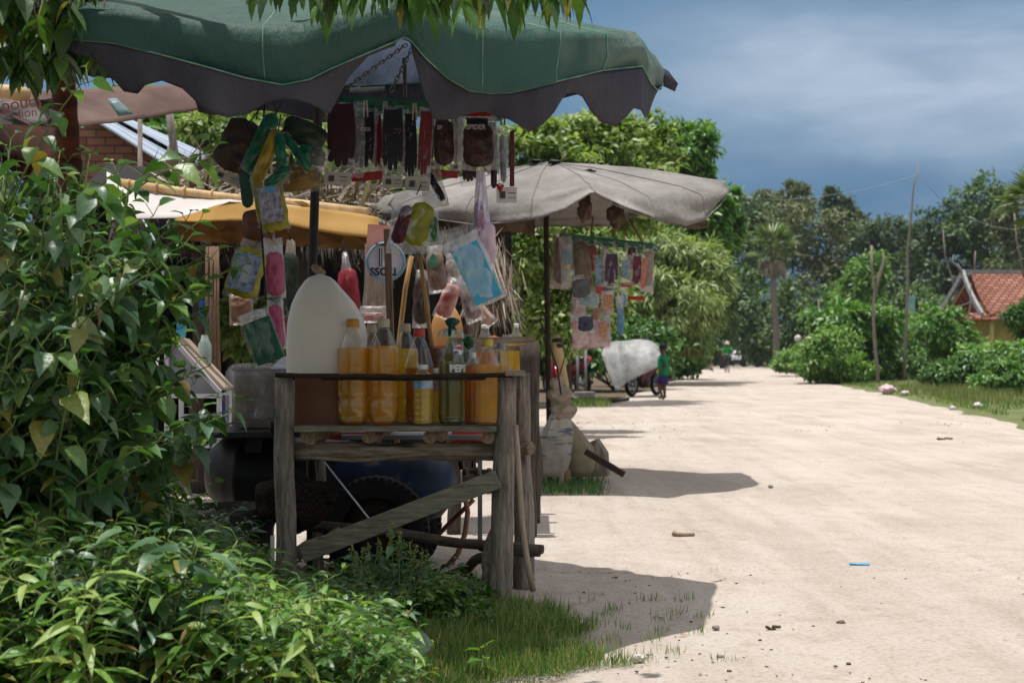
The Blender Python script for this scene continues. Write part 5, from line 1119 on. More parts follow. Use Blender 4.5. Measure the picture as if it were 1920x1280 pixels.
# ================================================================ HANGING PACKETS
FCL = film('film_clear', '#ffffff', .13, 70, .12, .5); FML = film('film_milky', '#efe8e5', .26, 45, .2, .6, .02); FPK = film('film_pink', '#efd6df', .6, 38, .2, .6, .30)
FBR = film('film_brown', '#a8875c', .4, 40, .2, .6, .15); FWH = film('film_white', '#f4f2f0', .32, 35, .25, .6, .05)
STRINGM = mat('black_string', '#121212', '#1d1d1d'); CARD = mat('card_cream', '#a39a90', '#bdb4aa', 9, bump=.05); INK = mat('ink', '#2c2a2c', bump=0)
pkc = {}
def C_(n, a, b=None, c=None, s=25, rough=.4, bump=.5, tr=.1):
    return mat('stuff_'+n, a, b or a, s, (1, 1, 1), rough, bump, .35, 0, tr, .006, c)
def pouch(name, lab, cx, cy, w_, h_, d, rot=0, fm=None, items=(), top=1., bot=1., th=.22, cat='packet', group=None, string=None, seed=None, wr=.05, edge=None):
    seed = cx*.13+cy*.07 if seed is None else seed
    c = P(cx, cy, d); k = d/F; R = Matrix.Rotation(-math.radians(rot), 3, 'Y'); t = thing(name, lab, cat, P(cx, cy+h_/2, d), group)
    ww, hh = w_*k, h_*k; T = th*min(ww, hh); TP = max([T]+[T*.75+.2*min(i_[3], i_[4])*k for i_ in items if i_[0] == 'pillow']+[T*.9 for i_ in items if i_[0] == 'glove'])*1.12+.004
    def pil(w2, h2, T2, off=(0, 0), tp=1., bt=1., nx=9, ny=12, r2=0, wr_=wr, yoff=0, rnd=0.):
        mb = MB(); R2 = R@Matrix.Rotation(-math.radians(r2), 3, 'Y'); o2 = R@Vector((off[0]*k, yoff, -off[1]*k))
        for s_ in (-1, 1):
            rws = []
            for j in range(ny+1):
                v = j/ny*2-1; wd = (bt+(tp-bt)*(v+1)/2); rr = []
                if rnd: wd *= max((1-abs(v)**7)**.4, .3)
                for i in range(nx+1):
                    u = i/nx*2-1; e_ = max(0, 1-u*u)**.5*max(0, 1-v*v)**.5
                    p = Vector((u*w2/2*wd+w2*wr_*ns(v*2.2+seed, u*.8, seed)*abs(u), s_*(T2*e_+.001)+T2*(.7*ns(u*2.5+seed, v*2.5, s_*3)+.35*ns(u*6+seed, v*7, s_*5))*e_, v*h2/2+h2*wr_*.6*ns(u*1.8, v+seed, 4)*abs(v)))
                    rr.append(c+o2+R2@p)
                rws.append(rr if s_ < 0 else rr[::-1])
            mb.grid(rws)
        return mb
    if fm: part('bag', pil(ww, hh, T, tp=top, bt=bot), fm, t)
    for it in items:
        kind, dx, dy, iw, ih, m_ = it[:6]; ex = it[6] if len(it) > 6 else 0
        if kind == 'pillow': part('content', pil(iw*k, ih*k, .2*min(iw, ih)*k if not ex or ex < 900 else .1*k, (dx, dy), nx=8, ny=16, yoff=-T*.75 if fm else 0, r2=ex, wr_=.06, rnd=.14), m_, t)
        elif kind == 'roll': part('content', pil(iw*k, ih*k, .5*iw*k, (dx, dy), nx=8, ny=16, yoff=-T*.5 if fm else 0, r2=ex, wr_=.03, rnd=.14), m_, t)
        elif kind in ('slab', 'card', 'print'):
            mb = MB(); o2 = R@Vector((dx*k, -.004 if kind != 'print' else -TP-.002*items.index(it), -dy*k)); dep = {'slab': min(.25*min(iw, ih)*k, .03), 'card': .0015, 'print': .0012}[kind]
            mb.box(c+o2, (iw*k, dep, ih*k), R@Matrix.Rotation(-math.radians(ex), 3, 'Y')); part({'slab': 'content', 'card': 'card', 'print': 'printed_panel'}[kind], mb, m_, t, bevel=.002 if kind == 'slab' else 0)
            if kind == 'card' and iw > 24:
                mb = MB()
                for q in range(7): mb.box(c+R@Vector(((dx-iw*.32+q*1.6)*k, -.0062, -dy*k)), (.7*k*(1+q % 2), .0008, ih*.45*k), R)
                for q in range(5): mb.box(c+R@Vector(((dx+iw*.12+q*2.6)*k, -.0062, -(dy-ih*.12)*k)), (1.8*k, .0008, 1.6*k), R); mb.box(c+R@Vector(((dx+iw*.12+q*2.6)*k, -.0062, -(dy+ih*.18)*k)), (1.5*k, .0008, 1.3*k), R)
                part('print', mb, INK, t)
        elif kind == 'glove':
            mb = MB(); out_ = [(-.42, .5), (-.30, .47), (.30, .47), (.42, .5), (.5, .2), (.5, -.2)]
            for q, (bx, ln) in enumerate(((.375, .36), (.125, .48), (-.125, .5), (-.375, .42))):
                out_ += [(bx+.118, -ln+.12), (bx+.105, -ln+.05), (bx+.06, -ln+.008), (bx, -ln), (bx-.06, -ln+.008), (bx-.105, -ln+.05), (bx-.118, -ln+.12)]
                if q < 3: out_ += [(bx-.125, -ln*.0-.36)]
            out_ += [(-.5, -.2), (-.5, .2)]
            th_ = .12*iw*k; o2 = Vector((dx*k, -T*.9 if fm else 0, -dy*k)); mb.prism([c+R@(o2+Vector((x*iw*k, -th_/2, z*ih*k))) for x, z in out_], R@Vector((0, th_, 0)))
            g = part('glove', mb, m_, t, bevel=.003)
        elif kind == 'text':
            part('lettering', text_mb(m_, ih*k, c+R@Vector((dx*k, -TP, -dy*k)), R, .0003, bold=.0006, sx=ex or 1), C_('lettering', '#b0a29a', bump=0), t)
        elif kind == 'marks':
            mb = MB(); rs = np.random.RandomState(int(abs(dx*7+dy*3+cx)) % 9999)
            for q in range(int(ex or 10)):
                x, z = (rs.rand()-.5)*iw, (rs.rand()-.5)*ih; a = rs.rand()*3
                mb.tube([c+R@Vector(((dx+x+math.cos(a+s_*.8)*iw*.13*s_)*k, -TP, (-dy+z+math.sin(a)*s_*ih*.1)*k)) for s_ in (-1, -.3, .4, 1)], .0008, 4)
            part('print', mb, m_, t)
    if string:
        mb = MB(); tp_ = c+R@Vector((0, 0, hh/2)); q = P(string[0], string[1], d); mb.tube([tp_-Vector((0, 0, .01)), tp_.lerp(q, .5)+Vector((.003, -.002, 0)), q], .0022, 5); part('string', mb, STRINGM, t)
    return t
GB = C_('glove_black', '#131113', '#1e1a1c', '#2a2426', bump=.6); GM = C_('glove_maroon', '#2b1113', '#3a1719', bump=.6); GR = C_('glove_red', '#5a1a1c', '#762626'); GP = C_('glove_print', '#241a18', '#4a3026', '#6b3d2b', 40)
REDF = C_('red_foil', '#8e1a18', '#b02620', rough=.25); PRW = C_('print_white', '#8f8b86', bump=0); PRO = C_('print_orange', '#8f4426', '#a8603a', bump=0)
G1 = 'packed gloves pegged along the first rack'
pouch('glove_packet', 'packet with plain near black glove and barcode card, first from the left on the rack', 645, 262, 76, 140, 4.68, 0, FCL, [('glove', -4, -8, 52, 122, GM), ('card', -12, 73, 50, 24, CARD)], group=G1, th=.1)
pouch('glove_packet', 'packet with black glove showing white letters DER, second on the rack', 684, 262, 44, 120, 4.78, -2, FCL, [('glove', 0, 0, 36, 108, GB), ('text', 2, -18, 0, 10, 'DER'), ('marks', 4, 12, 20, 30, PRW, 9)], group=G1, th=.12)
pouch('foil_strip', 'glossy red foil strip between the two left glove packets', 690, 331, 62, 17, 4.84, 5, None, [('slab', 0, 0, 62, 16, REDF)], cat='foil', th=.1)
pouch('glove_packet', 'packet with dull red glove behind the black letters glove', 706, 268, 34, 118, 4.95, 3, FML, [('glove', 0, -4, 26, 100, GR)], group=G1, th=.12)
pouch('glove_packet', 'packet with dark glove printed with a pale flower and yellow marks', 738, 268, 44, 138, 4.68, 0, FCL, [('glove', -1, -6, 38, 118, GB), ('marks', 8, -20, 14, 14, PRW, 10), ('marks', -10, 5, 10, 40, C_('print_yellow', '#8f8632', bump=0), 5), ('card', -2, 73, 38, 22, CARD)], group=G1, th=.1)
pouch('glove_packet', 'packet with narrow black glove right of the flower glove', 772, 278, 28, 140, 4.74, 1, FML, [('glove', -2, -6, 24, 124, GB), ('marks', 0, -30, 14, 40, PRW, 8)], group=G1, th=.12)
pouch('glove_packet', 'packet with dark red glove above the stamped cards', 797, 272, 28, 140, 4.68, -3, FML, [('glove', 0, -4, 24, 124, GR), ('card', -10, 74, 46, 26, CARD)], group=G1, th=.12)
pouch('glove_packet', 'packet with striped brown black glove left of the lettered one', 833, 268, 42, 96, 4.72, 0, FCL, [('pillow', 0, 0, 36, 86, GP), ('text', -8, -26, 0, 10, 'SP'), ('marks', 5, 10, 26, 46, PRO, 14)], group=G1, th=.12)
pouch('glove_packet', 'wide packet lettered SPIDER on a black and red glove', 895, 268, 74, 104, 4.66, 0, FML, [('slab', 0, -28, 40, 34, GB), ('pillow', 2, 6, 56, 80, GP), ('text', -2, -26, 0, 13, 'SPIDER', .9), ('marks', 6, 16, 40, 40, PRO, 16), ('card', 0, -54, 56, 9, REDF)], group=G1, th=.10)
pouch('foil_strip', 'glossy red foil strip under the striped glove packet', 834, 326, 50, 16, 4.8, -6, None, [('slab', 0, 0, 50, 13, REDF)], cat='foil', th=.1)
pouch('glove_packet', 'small packet with brown glove hanging below the lettered packet', 880, 325, 36, 48, 4.82, 5, FML, [('glove', 0, -4, 26, 40, GP)], group=G1, th=.12)
pouch('film_roll', 'long crinkled clear film packet near the right end of the first rack', 943, 292, 20, 112, 4.6, 2, FWH, [('roll', 0, 6, 12, 90, C_('silver', '#5a5a5e', '#9a9a9e', rough=.25))], cat='film packet', th=.3)
pouch('strip_packet', 'narrow maroon strip at the right end of the first rack', 960, 298, 11, 106, 4.66, 0, None, [('slab', 0, 0, 9, 104, C_('maroon', '#4f1a26', '#682534'))], cat='strip', th=.2)
pouch('strip_packet', 'short dark maroon strip left of the crinkled film packet', 926, 322, 13, 62, 4.7, 0, None, [('roll', 0, 0, 12, 62, C_('dkmaroon', '#35141a', '#45202a'))], cat='strip', th=.2)
pouch('header_card', 'white printed card with red foil corner below the crinkled packet', 950, 366, 38, 30, 4.7, 0, None, [('card', 0, 0, 38, 30, mat('card_white', '#b5aeac', '#cdc6c4', 9, bump=.05)), ('pillow', -12, -12, 14, 20, REDF)], cat='card', th=.1)
pouch('shopping_bag', 'clear bag holding a maroon and an olive yellow pair of soles', 778, 418, 100, 116, 4.6, -3, FWH, [('roll', -22, 5, 27, 74, C_('sole_maroon', '#3d1420', '#57202b'), -17), ('pillow', 10, 3, 42, 82, C_('sole_olive', '#6f7018', '#8f8d22', rough=.25), -12), ('roll', 36, 12, 14, 50, C_('sole_green', '#2f5a22', '#4a7a30'))], top=.8, bot=1.05, th=.2, cat='bag', string=(790, 345))
pouch('shopping_bag', 'brown tinted bag with a black object just above the soles bag', 812, 352, 50, 76, 4.75, 8, FBR, [('roll', 6, 0, 14, 60, GB, 20)], th=.2, cat='bag', top=.7)
pouch('shopping_bag', 'long drooping pink and white plastic bag under the first rack', 903, 412, 60, 184, 4.5, 1, FPK, [('roll', -2, 10, 24, 90, C_('mauve', '#8b6f86', '#a98aa0', s=9)), ('pillow', 6, 46, 40, 80, C_('palepink', '#b59aa6', '#c9b4bd', s=9))], top=.25, bot=.8, th=.28, cat='bag', wr=.03)
pouch('film_ball', 'crumpled ball of clear film above the blue packet', 862, 450, 62, 50, 4.55, 15, FML, [], th=.45, cat='film', wr=.12)
SOAP = C_('soap_blue', '#2a7f9f', '#3f9cbb', '#8fb4c4', 9, .25)
pouch('soap_packet', 'tilted clear packet with a bright blue and white box', 888, 508, 74, 138, 4.4, 25, FWH, [('slab', 3, 6, 54, 112, SOAP)], th=.18, cat='packet')
for i, (px, w_, a_, b_, lab) in enumerate([(664, 40, '#3a1517', '#52201f', 'dark red packet in the back row behind the plain black glove'), (722, 34, '#77706a', '#a39c95', 'pale grey packet in the back row left of the flower glove'), (757, 30, '#7a1f1d', '#94302a', 'red packet in the back row between two black gloves'), (815, 34, '#2a2325', '#4d4345', 'smoky packet in the back row left of the striped glove'), (858, 34, '#8a8079', '#b3aba4', 'whitish packet in the back row between the lettered gloves'), (922, 30, '#4a1c26', '#6a2c38', 'wine red packet in the back row near the right end of the rack')]):
    pouch('glove_packet', lab, px, 262+6*(i % 3), w_, 100+8*(i % 2), 5.0, (i % 3-1)*3, FCL, [('glove' if i % 2 else 'pillow', 0, -4, w_-8, 84, C_('back%d' % i, a_, b_, None, 20)), ('card', 0, 46, w_-8, 12, CARD)], group=G1, th=.1)
# left hanging cluster
DK = 'packets hanging in the left cluster'
pouch('shopping_bag', 'large smoky brown bag at the left side of the cluster', 448, 275, 74, 112, 4.62, -22, FCL, [('pillow', 0, 0, 70, 104, C_('smoky', '#2e2219', '#4a3726', tr=.1)), ('card', 2, 62, 56, 18, CARD)], top=.45, bot=1.1, cat='bag', group=DK, string=(495, 195))
GRN = C_('green_pack', '#155238', '#1f6e4a', '#3f8d62', rough=.22); YLW = C_('yellow_pack', '#8a7318', '#b3972a', '#c9ac4a', rough=.22)
pouch('tube_packet', 'green tubular packet leaning left at the top of the cluster', 490, 268, 38, 122, 4.52, -24, FCL, [('roll', 0, 0, 32, 118, GRN)], cat='packet', group=DK, string=(530, 190))
pouch('tube_packet', 'long yellow tubular packet in the middle of the cluster', 500, 295, 30, 112, 4.48, -22, FCL, [('roll', 0, 0, 26, 110, YLW)], cat='packet', group=DK, string=(526, 215))
pouch('tube_packet', 'bent bright green packet right of the yellow one', 528, 300, 22, 90, 4.46, 6, FCL, [('roll', 0, -8, 20, 84, GRN)], cat='packet', group=DK)
pouch('tube_packet', 'short green packet turned up at the lower middle of the cluster', 520, 332, 22, 60, 4.44, -52, FCL, [('roll', 0, 0, 19, 58, GRN)], cat='packet', group=DK)
pouch('shopping_bag', 'dark green bag with pale trim at the right of the cluster', 572, 252, 86, 52, 4.6, -24, FCL, [('pillow', 0, 0, 84, 50, C_('darkgreen', '#1f2a1c', '#33402a', tr=.15))], top=.8, cat='bag', group=DK, th=.25)
pouch('shopping_bag', 'white and green striped flat packet below the dark green bag', 585, 296, 58, 46, 4.58, -14, FWH, [('pillow', -14, 0, 24, 44, GRN), ('pillow', 10, -2, 30, 30, C_('greystripe', '#4d4c46', '#7b7a72'))], cat='packet', group=DK)
pouch('tube_packet', 'thin green packet crossing below the dark green bag', 556, 285, 20, 88, 4.55, 36, FCL, [('roll', 0, 0, 17, 86, GRN)], cat='packet', group=DK)
pouch('shopping_bag', 'tan transparent bag at the bottom of the cluster', 556, 335, 88, 56, 4.62, 8, FCL, [('pillow', 0, 0, 84, 50, C_('tan', '#7d6236', '#a3854f', tr=.3)), ('card', 22, -18, 40, 20, CARD)], cat='bag', group=DK, th=.25)
pouch('shopping_bag', 'narrow dark green bag hanging at the left below the smoky bag', 462, 345, 26, 92, 4.6, 4, None, [('pillow', 0, 0, 24, 90, C_('bottle_green', '#123a29', '#1a4a36'))], cat='bag', group=DK)
pouch('tube_packet', 'olive yellow packet beside the photo printed packet', 487, 372, 24, 110, 4.5, 10, FCL, [('roll', 0, 0, 20, 106, C_('olive_yellow', '#6f6a1c', '#8d8528', rough=.25))], cat='packet', group=DK)
PHOTO = C_('photo_print', '#4d4a55', '#9a96a0', '#2f5f88', 60, .3, .2); PHOTO2 = C_('photo_print_blue', '#3c4f66', '#8a93a5', '#2472ab', 50, .3, .2)
pouch('printed_packet', 'packet with a grey and blue photo print and yellow lower edge', 512, 390, 54, 86, 4.42, 10, FCL, [('pillow', 0, 4, 52, 82, C_('dull_yellow', '#7a701f', '#9c9030')), ('print', 0, -4, 42, 66, PHOTO), ('print', 4, -32, 16, 10, C_('print_sky', '#3b86ad', bump=0))], cat='packet', group=DK, th=.16)
pouch('shopping_bag', 'brown bag hanging behind the photo printed packet', 486, 422, 60, 60, 4.6, 0, FCL, [('pillow', 0, 0, 58, 58, C_('brown_c', '#5a3420', '#7a4b31', tr=.2))], cat='bag', group=DK)
pouch('printed_packet', 'yellow packet with a large blue photo print under a knot', 464, 507, 68, 112, 4.45, -16, FCL, [('pillow', 0, 4, 64, 96, C_('yellowgreen', '#77701a', '#a39a30', rough=.25)), ('print', 0, 4, 50, 72, PHOTO2), ('print', 4, 6, 16, 34, C_('print_white2', '#8e959f', bump=0))], cat='packet', group=DK, th=.16, top=.75, string=(494, 440))
PNK = C_('pink_pack', '#8f3f5a', '#ad5573', '#c9809a', 16, .3)
pouch('sponge_packet', 'pink packet hanging right of the yellow photo packet', 514, 502, 40, 112, 4.5, 3, FWH, [('pillow', 2, 12, 34, 82, PNK)], cat='packet', group=DK, top=.9, string=(496, 430))
pouch('sponge_packet', 'lower pink packet hanging beside the jug top', 518, 607, 34, 96, 4.55, 4, FWH, [('pillow', 0, 6, 28, 84, PNK)], cat='packet', group=DK, top=.9, string=(497, 560))
pouch('sponge_packet', 'tilted dark green sponge packet at the bottom of the cluster', 490, 632, 62, 104, 4.42, 20, FCL, [('slab', 3, 8, 52, 82, C_('sponge', '#0f3d2b', '#17523b', '#2b6b50', 40)), ('pillow', 0, -42, 50, 20, FWH)], cat='packet', group=DK, th=.2, string=(494, 566))
mb = MB(); mb.tube([P(496, 185, 4.56), P(492, 300, 4.56), P(490, 430, 4.44), P(495, 500, 4.38), P(499, 560, 4.38)], .0035, 6, wob=.2); mb.tube([P(512, 185, 4.56), P(518, 215, 4.56)], .002, 5); mb.tube([P(488, 188, 4.56), P(480, 225, 4.56)], .002, 5)
solo('cord', 'black cord from which the left cluster of packets hangs', 'cord', mb, STRINGM)
# mid distance bags of the back stall
BK = 'bags hanging under the yellow awning'
pouch('shopping_bag', 'red filled clear bag knotted at the top behind the white jug', 652, 532, 46, 118, 7.4, 6, FML, [('pillow', 2, 14, 38, 84, C_('redfill', '#7d2028', '#9c333b', s=12))], top=.25, th=.35, cat='bag', group=BK, string=(642, 450))
pouch('shopping_bag', 'dark green and red netted bag left of the umbrella pole', 545, 545, 46, 190, 7.0, 0, FBR, [('pillow', 0, -10, 36, 120, C_('darknet', '#20281f', '#35402f', '#5a2a2a', 18)), ('pillow', 0, 72, 24, 50, C_('redbit', '#6b2a2a', '#8a4a44', s=12))], top=.35, th=.3, cat='bag', group=BK, string=(540, 430))
pouch('shopping_bag', 'brown furry looking bag left of the pink packets', 452, 580, 44, 60, 7.2, 0, FBR, [('pillow', 0, 0, 38, 50, C_('brownfur', '#6b4a34', '#93705a', s=14))], cat='bag', group=BK)
pouch('shopping_bag', 'grey brown translucent sheet bag right of the red filled bag', 705, 530, 52, 150, 7.5, 0, FBR, [], cat='bag', group=BK, th=.2, top=.8)
pouch('shopping_bag', 'clear flat packet with pink dots below the dial', 700, 590, 50, 32, 7.3, 0, FML, [('pillow', 0, 4, 44, 16, C_('pinkdots', '#8f6a66', '#b58f8b', '#6b3535', 60))], cat='packet', group=BK)
for i, (cx, cy, w_, h_, rot, a, b, lab) in enumerate([(818, 505, 42, 90, 8, '#6b5346', '#8f7868', 'brown lumpy bag behind the bamboo stick'), (842, 560, 40, 80, -20, '#8f3a34', '#c9a59b', 'red and white printed bag above the orange jug'), (880, 560, 40, 90, 18, '#55303c', '#b5a3a0', 'bag with purple and cream packets right of the orange jug'), (905, 585, 26, 60, 40, '#a07c66', '#c9b3a3', 'peach and purple packet end sticking out under the blue packet'), (790, 560, 36, 110, 0, '#2a221e', '#5c463c', 'dark brown bag in the shade between the canes'), (850, 510, 30, 70, 10, '#8d7a70', '#c2b1a6', 'pale paper bag with orange spots under the soles bag')]):
    pouch('shopping_bag', lab, cx, cy, w_, h_, 6.9+.1*i, rot, FML, [('pillow', 0, 4, w_*.8, h_*.8, C_('bk%d' % i, a, b, None, 14))], cat='bag', group=BK, th=.35, top=.6)
mb = MB()
for k in range(9): mb.tube([P(812+ns(k)*3, 474, 6.2), P(812+k*2-8, 488, 6.2), P(810+k*1.8-6, 500+8*abs(ns(k, 3)), 6.2)], .0022, 4)
solo('string_tassel', 'green frayed plastic string hanging under the soles bag', 'string', mb, mat('green_string', '#2f9c7a', '#4ab894'))
# second rack packets
R2 = 'packets pegged to the second rack'
def rp(lab, cx, cy, w_, h_, rot, fm, items, d=9.6, **k): return pouch('hanging_packet', lab, cx, cy, w_, h_, d, rot, fm, items, cat='packet', group=R2, **k)
rp('grey brown bag at the far left of the second rack', 1052, 487, 38, 110, -3, FBR, [('pillow', 0, 0, 26, 90, C_('r0', '#554840', '#7b6d63'))], 9.75)
rp('clear packet with teal and yellow bottle and barcode tag', 1063, 490, 26, 96, 4, FML, [('slab', 2, -8, 10, 28, C_('teal', '#1f6f78')), ('slab', 2, 8, 9, 14, C_('yel', '#c9982b')), ('card', -4, 44, 18, 10, CARD)], 9.6)
rp('brown paper wrapped packet left of the centre of the second rack', 1092, 500, 40, 110, 5, FBR, [('pillow', 0, 0, 32, 90, C_('r2', '#6b5a48', '#8f7d69'))], 9.8, top=.5)
rp('blue grey printed strip packet at the centre of the second rack', 1123, 508, 18, 60, 4, FCL, [('slab', 0, 0, 13, 50, C_('r3', '#3f5566', '#7d97a5', s=60)), ('card', 2, 36, 20, 12, C_('redcard', '#a5423c', bump=0))], 9.5)
rp('purple black glove packet at the centre of the second rack', 1146, 508, 30, 76, -1, FML, [('glove', 0, -4, 24, 58, C_('r4', '#33202f', '#4d3346')), ('card', 0, 34, 26, 10, CARD)], 9.5)
rp('packet with blue print and red band on the second rack', 1174, 508, 22, 60, 0, FML, [('slab', -2, -4, 12, 32, C_('r5', '#2c4f63', '#6d8f9f', s=60)), ('card', 0, 26, 20, 8, REDF)], 9.5)
rp('maroon packet near the right end of the second rack', 1194, 506, 20, 64, -2, FML, [('glove', 0, 0, 15, 54, C_('r6', '#551c28', '#6f2a36'))], 9.55)
rp('orange strip packet near the right end of the second rack', 1207, 512, 11, 60, -5, FCL, [('slab', 0, 0, 7, 56, C_('r7', '#b0502c', '#c9683c'))], 9.5)
rp('tan packet with white hanger card at the right end of the second rack', 1218, 508, 16, 84, 0, FML, [('slab', 0, -8, 12, 58, C_('r8', '#83604f', '#9c7865')), ('card', -6, 34, 24, 10, CARD)], 9.6)
rp('red foil strip under the right end of the second rack', 1193, 559, 34, 8, -4, None, [('slab', 0, 0, 32, 7, REDF)], 9.6)
rp('grey cloth packet on the left stack under the second rack', 1088, 537, 38, 44, 8, FML, [('pillow', 0, 4, 32, 34, C_('r9', '#3f4144', '#5a5c5e'))], 9.45, top=.5)
rp('pale blue filled packet below the grey cloth packet', 1102, 562, 42, 28, -4, FWH, [('pillow', 0, 0, 34, 22, C_('r10', '#8798a3', '#a5b4bd'))], 9.5)
rp('small printed packet with yellow figure shapes', 1139, 567, 24, 44, -3, FWH, [('print', 0, -2, 18, 26, C_('r11', '#b58f4a', '#8a4a5a', s=70)), ('card', 0, 16, 20, 8, C_('r12', '#93505c'))], 9.4)
rp('white hanging packet with blue tapering end', 1163, 590, 17, 72, 2, FWH, [('pillow', 0, 12, 12, 50, C_('r13', '#3d6584', '#5d86a3'))], 9.4, bot=.3, wr=.02)
rp('second small blue white packet beside the tapering one', 1170, 556, 12, 36, 0, FWH, [('pillow', 0, 6, 8, 20, C_('r14', '#4f7490', '#6d90aa'))], 9.45)
rp('wide pink and white printed packet at the bottom of the stack', 1108, 622, 74, 66, 1, FWH, [('slab', 0, 4, 68, 50, C_('r15', '#a8616b', '#d0b3ad', s=30)), ('print', 22, -2, 14, 28, C_('r16', '#c0984f', '#8b5a66', s=50)), ('card', 0, 24, 56, 9, C_('r17', '#b4535b', bump=0))], 9.5)
rp('dark blue shorts packet in front of the wide pink packet', 1098, 607, 34, 36, 2, FML, [('pillow', 0, 0, 28, 28, C_('r18', '#252c3b', '#363f52'))], 9.35, top=.6)
rp('brown round sole packet between the stacked packets', 1118, 588, 20, 28, -25, FML, [('pillow', 0, 0, 16, 24, C_('r19', '#7d5c49', '#94705b'))], 9.4)

for i, (px, py, w_, h_, a_, b_, lab) in enumerate([(1078, 488, 20, 50, '#4f6f7a', '#8fa5aa', 'pale blue packet in the back row of the second rack'), (1110, 486, 22, 56, '#8f3a34', '#b5655a', 'red packet in the back row of the second rack'), (1135, 484, 18, 46, '#b5aaa0', '#cfc6bd', 'whitish packet in the back row of the second rack'), (1184, 486, 20, 50, '#5a2a3a', '#7d4454', 'plum coloured packet in the back row of the second rack'), (1085, 580, 30, 46, '#b09a94', '#cbbab4', 'cream packet in the left stack below the grey cloth packet'), (1128, 545, 22, 34, '#a0605c', '#c79a92', 'small pink packet at the middle of the stack')]):
    rp(lab, px, py, w_, h_, (i % 3-1)*4, FML, [('pillow', 0, -2, w_-5, h_-8, C_('rb%d' % i, a_, b_, None, 30))], 9.85)
# ================================================================ COMPRESSOR CART, BUCKET, CLOTH, BOX
t = thing('air_compressor', 'old black and blue tank compressor on rubber wheels behind the stand', 'air compressor', (P(650, 0, 6.0).x, 6.0, 0))
TANKB = mat('tank_black', '#0e0d0c', '#1f1a17', 5, rough=.5, bump=.3, c3='#3a2c22'); TANKBL = mat('tank_blue', '#10182a', '#182c4a', 7, rough=.5, bump=.3, c3='#7d6a55', hi=.6)
a, b = P(455, 886, 6.1), P(800, 908, 6.0); ax = (b-a); Rt = ax.to_track_quat('Z', 'Y').to_matrix(); L_ = ax.length; r = .165
mb = MB(); mb.lathe([(0, -.16), (r*.3, -.155), (r*.62, -.135), (r*.88, -.09), (r, -.03), (r, .0), (r*1.02, .005), (r*1.02, .02), (r, .025), (r, L_*.55)], a, 32, R=Rt); part('tank', mb, TANKB, t)
mb = MB(); mb.lathe([(r, L_*.55), (r*1.02, L_*.56), (r, L_*.57), (r, L_*.93), (r*1.015, L_*.94), (r, L_*.95), (r*.95, L_*1.0), (r*.78, L_+.07), (r*.5, L_+.105), (r*.25, L_+.12), (0, L_+.125)], a, 32, R=Rt); part('tank_end', mb, TANKBL, t)
RUBB = mat('rubber', '#121110', '#211e1b', 14, rough=.85, bump=.3, c3='#3d342b'); RIMD = mat('rusty_rim', '#1e1815', '#33271f', 8, c3='#4f3a2a')
def wheel(px, py, rpx, d, wd=.11):
    c = P(px, py, d); r = W(rpx, d); mb = MB(); pr = []
    for i in range(17):
        a_ = -math.pi*.5+math.pi*i/16; pr.append((r-.045+.045*math.cos(a_)**.6 if abs(math.cos(a_)) > 1e-6 else r-.045, wd/2*math.sin(a_)))
    pr = [(r*.62, -wd/2*.85)]+[(max(q, 0), z) for q, z in pr]+[(r*.62, wd/2*.85)]
    mb.lathe(pr, c, 56, R=R90)
    for k in range(44):
        a_ = k*2*math.pi/44; q = c+Vector((math.cos(a_)*(r-.006), 0, math.sin(a_)*(r-.006)))
        for s_ in (-1, 1): mb.box(q+Vector((0, s_*wd*.3, 0)), (.018, wd*.3, .012), Matrix.Rotation(-a_+math.pi/2, 3, 'Y'))
    w_ = part('wheel', mb, RUBB, t)
    mb = MB(); mb.lathe([(r*.64, -wd*.4), (r*.60, -wd*.3), (r*.5, -.01), (r*.22, .0), (r*.18, -.03), (.02, -.035), (0, -.035)], c, 36, R=R90); part('rim', mb, RIMD, w_)
wheel(705, 992, 100, 5.78); wheel(735, 985, 93, 6.3)
mb = MB(); mb.bar(P(640, 948, 5.95), P(938, 915, 5.95), .03, .03); mb.bar(P(705, 992, 5.7), P(735, 985, 6.35), .02, .02); mb.bar(P(560, 930, 6.0), P(560, 960, 6.0), .03, .03); part('frame', mb, mat('rusty_steel', '#2f211a', '#5a4030', 9), t)
mb = MB(); c = P(868, 884, 5.95)
for k, (w_, x) in enumerate(((.018, 0), (.012, .03), (.02, .05), (.011, .08), (.016, .10))): mb.lathe([(w_, 0), (w_, .02)], c+Vector((x, 0, .0)), 10, R=Matrix.Rotation(math.pi/2, 3, 'Y'), caps=True)
mb.tube([P(886, 876, 5.95), P(886, 862, 5.95), P(897, 866, 5.95)], .006, 6); mb.tube([P(862, 850, 6), P(866, 880, 6)], .012, 8); part('valve', mb, mat('dark_brass', '#2b261f', '#544a3a', 12, metal=.6, rough=.4), t)
HOSE = mat('hose', '#5f3b26', '#7d5136', 9, rough=.45)
mb = MB(); mb.tube([P(872, 930, 5.9), P(877, 960, 5.85), P(872, 1000, 5.8), P(858, 1038, 5.75), P(838, 1062, 5.75)], .011, 8); mb.tube([P(888, 936, 5.95), P(866, 958, 5.95), P(838, 985, 6.0), P(820, 1004, 6.05)], .010, 8); part('hose', mb, HOSE, t)
mb = MB(); slabq(mb, P(378, 822, 5.6), P(556, 818, 5.6), P(556, 804, 6.2), P(398, 808, 6.2), .022); mb.box(P(475, 836, 5.95), (.06, .06, .05)); mb.tube([P(512, 812, 5.58), P(509, 790, 5.58)], .014, 8); part('platform', mb, BLK, t)
